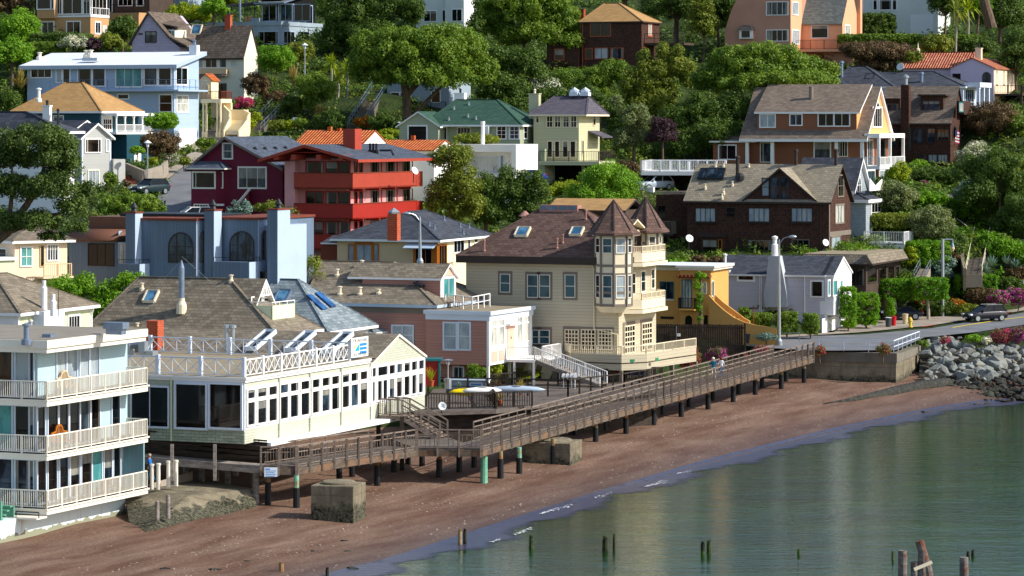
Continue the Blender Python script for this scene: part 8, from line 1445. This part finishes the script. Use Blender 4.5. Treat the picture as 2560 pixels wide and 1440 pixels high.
for lb,cx,yt,yb,w_,Y,m_ in(('domed reddish green bush below the lavender tile house',2480,252,340,160,392,'leaf_brown'),('green hedge at the right edge below the wooden balcony',2545,285,345,70,392,'leaf_green'),('white flowered shrub by the dark shingle house',2438,350,425,95,381,'flower_white'),('white flowered yellow bush below the orange house',2245,402,465,70,366,'leaf_yellow'),('clipped grey green hedge below the dark shingle house',2340,415,465,140,374,'leaf_dark'),('bright green bush against the dark shingle house',2300,398,440,60,377,'leaf_lime'),('silvery olive tree beside the white gable house',2235,450,530,130,354,'leaf_grey'),('wispy olive tree above the clipped hedges',2325,508,600,135,345,'leaf_grey'),('yellow bush beside the white deck posts',2275,612,668,45,338,'leaf_yellow'),('rosemary mound left of the steep stairs',2385,575,650,80,342,'leaf_dark'),('blue green rosemary below the mound',2355,630,705,80,337,'leaf_blue'),('orange tinged bush beside the rosemary',2378,625,665,50,339,'leaf_brown'),('big dark tree above the steep stairs',2470,430,560,150,372,'leaf_dark'),('olive gold tree at the right edge',2540,370,500,130,372,'leaf_olive'),('dark tree at the right edge above the ivy slope',2555,470,600,110,364,'leaf_dark'),('grey green bush in the middle of the right slope',2430,440,520,100,368,'leaf_blue'),('ivy mass falling over the upper terrace',2400,490,545,110,360,'leaf_ivy'),('ivy mass above the white deck',2320,475,520,110,362,'leaf_ivy'),('pink flowering bush on the upper terrace',2392,505,530,35,357,'flower_pink'),('white lilies on the terrace edge',2360,485,508,45,357,'flower_white'),('pink geraniums below the dark shingle house',2312,450,475,40,368,'flower_magenta'),('bright ivy bank right of the steep stairs',2500,590,650,90,346,'leaf_ivy'),('bright ivy bank at the right edge',2555,600,680,80,346,'leaf_ivy'),('ivy clump beside the stair handrail',2465,575,620,50,349,'leaf_ivy'),('flowering bed behind the stop sign',2545,715,765,70,332,'flower_magenta'),('purple flowered bush left of the stop sign',2500,725,765,60,331,'flower_magenta'),('heathery brown shrub behind the navy suv',2455,715,765,90,333,'leaf_brown'),('yellow flowering bed right of the bracket lamp',2390,742,785,50,331,'flower_orange'),('leafy bed right of the coupe',2350,750,795,90,330,'leaf_dark'),('strappy green bed left of the navy suv',2420,758,790,70,329,'leaf_olive'),('dark planting under the clipped trees',2300,735,785,50,333,'leaf_dark'),('brown heather slope right of the ivy',2540,660,715,80,340,'leaf_brown'),('dark shrub behind the agaves',2520,690,730,80,337,'leaf_dark'),('green shrub beside the short stone steps',2268,680,712,60,335,'leaf_green'),('small red flowered climber on the garden gate',2300,742,772,28,331,'flower_red'),('clipped low shrub by the brown shingle house dish',1695,628,660,55,324,'leaf_green'),('bronze low shrub under the brown shingle bay',1745,636,660,50,324,'leaf_brown'),('brown low shrub beside the bronze one',1790,640,660,50,324,'leaf_brown'),('lime shrub by the lavender roof ridge',1830,634,660,40,324,'leaf_yellow'),('lime hedge top behind the yellow house roof',1680,648,668,75,320,'leaf_lime')):bush(lb,cx,yt,yb,w_,Y,m_)
for lb,px,py,Y,L in(('large blue agave on the slope',2480,668,338,1.6),('blue agave right of the largest one',2515,660,340,1.4),('lower blue agave by the clipped tree',2462,682,335,1.3),('blue agave nearest the right edge',2540,672,338,1.4)):spiky('agave',lb,'agave',px,py,Y,34,L,.2,'leaf_blue',el=(15,80),droop=.1)
T('clipped_hedge','yellow green clipped hedge beside the white gable house','hedge',2235,534,568,130,348,'leaf_olive','box',leaf=.26,trunk=575);T('clipped_hedge','tall clipped hedge below the white deck','hedge',2320,602,668,105,338,'leaf_ivy','box',leaf=.26,trunk=675)
for lb,cx,yt,yb,w_,tr_ in(('flat topped clipped tree left of the pair over the coupe',2242,697,748,92,800),('flat topped clipped tree beside the bracket lamp',2322,694,748,92,802),('flat topped clipped tree behind the navy suv',2437,686,735,106,778)):
 p=onhill(cx,tr_,292);T('clipped_tree',lb,'tree',cx,yt,yb,w_,p.y,'leaf_ivy','box',leaf=.24,trunk=tr_,bark='bark_pale',cover=.6,trunkw=.16)
for lb,cx,yt,yb,w_,Y in(('tall slim ivy hedge beside the garage door',2121,716,818,36,313),('square ivy hedge right of the slim one',2166,732,812,62,316),('narrow ivy post behind the coupe',2226,745,790,18,322),('clipped shrub left of the lavender chimney base',1905,782,818,48,306),('clipped shrub right of the tall lamp',1967,780,832,52,305),('leggy clipped shrub beside the garage',2027,785,834,38,305),('low shrub at the stair wall foot',1862,770,800,26,308)):T('clipped_shrub',lb,'hedge',cx,yt,yb,w_,Y,'leaf_ivy' if cx>2100 else 'leaf_green','box',leaf=.2,trunk=yb,cover=.7,ry=.9)
for lb,cx,yt,yb,w_,Y,m_ in(('grey lavender mound at the foot of the yellow wall',1915,832,850,62,297,'leaf_blue'),('red valerian by the boardwalk end',2050,862,892,34,290.5,'flower_red'),('red valerian hanging over the seawall cap',2208,855,890,42,291,'flower_red'),('fennel tuft at the end of the railing',2308,845,868,30,303,'leaf_green'),('pink valerian over the boulders near the railing',2362,838,862,30,304,'flower_pink'),('green tuft on the boulder bank',2440,836,855,60,305,'leaf_lime'),('white flowers on the boulder bank',2462,842,862,30,303,'flower_white'),('large pink valerian on the boulder bank',2505,818,862,60,305,'flower_pink'),('pink and orange flowers at the right end of the boulder bank',2548,812,858,50,305,'flower_magenta'),('large crimson valerian bush below the plank fence',1718,858,925,72,285,'flower_red'),('magenta valerian bush right of the crimson one',1790,862,915,62,286,'flower_magenta'),('small red valerian near the fence end',1850,880,905,40,289,'flower_red'),('pink valerian behind the boardwalk rail',1905,862,885,50,293,'flower_pink'),('garden shrub below the pink porch',1190,908,955,60,254,'leaf_green'),('yellow shrub under the white stairs',1238,905,945,40,257,'leaf_yellow'),('climber on the yellow stair wall',1803,768,808,34,300.5,'leaf_green')):bush(lb,cx,yt,yb,w_,Y,m_,leaf=.2,cover=.7)
multi('climbing_vine','bright ivy column climbing the yellow porch','vine',((1752,690,16,14),(1745,715,10,20),(1748,745,10,22),(1750,775,9,22),(1750,800,9,16)),299.6,'leaf_ivy',.2,trunk=815,cover=.7,cr=.35)
o=drape('lawn',[atz(*q)for q in((1180,955,4.3),(1330,950,4.3),(1400,925,4.3),(1210,925,4.3))],'leaf_yellow',.05)
HPOLY=ROADS
def inside(x,y,poly):
 c=np.zeros(len(x),bool);j=len(poly)-1
 for i in range(len(poly)):
  (xi,yi),(xj,yj)=poly[i],poly[j];c^=((yi>y)!=(yj>y))&(x<(xj-xi)*(y-yi)/(yj-yi+1e-9)+xi);j=i
 return c
def scatter(name,n,yr,rr,mat,leaf,seed_lab,minx=-75,maxx=90):
 x=rng.uniform(minx,maxx,n);y=rng.uniform(*yr,n);keep=np.abs(x/y)<.175
 for pl in HPOLY:keep&=~inside(x,y,pl)
 keep&=~((x>15)&(y<np.interp(x,[15,30,38,55,90],[300,314,330,339,352])))
 x,y=x[keep],y[keep];z=hill_z(x,y);cl=[(np.array([a,b,c+rr[0]*.2]),rng.uniform(*rr))for a,b,c in zip(x,y,z)];Cs,Ns=shell(cl,leaf,.4);o=leaves(name,Cs,Ns,leaf,mat,None);tag(o,kind='stuff',label=seed_lab)
for a in(('undergrowth',4500,(312,420),(.5,1.2),'leaf_dark',.36,'dark undergrowth covering the slope'),('ground_cover',2400,(312,440),(.4,1.0),'leaf_olive',.36,'olive ground cover on the slope'),('far_scrub',1900,(415,520),(.8,2.2),'leaf_dark',.5,'dense scrub on the upper slope'),('garden_scrub',1900,(305,420),(.4,.9),'leaf_green',.34,'fresh green ground plants on the slope')):scatter(*a)
scatter('ivy_cover',900,(325,375),(.4,1.0),'leaf_ivy',.3,'bright ivy spreading over the right hand slope',30,75)
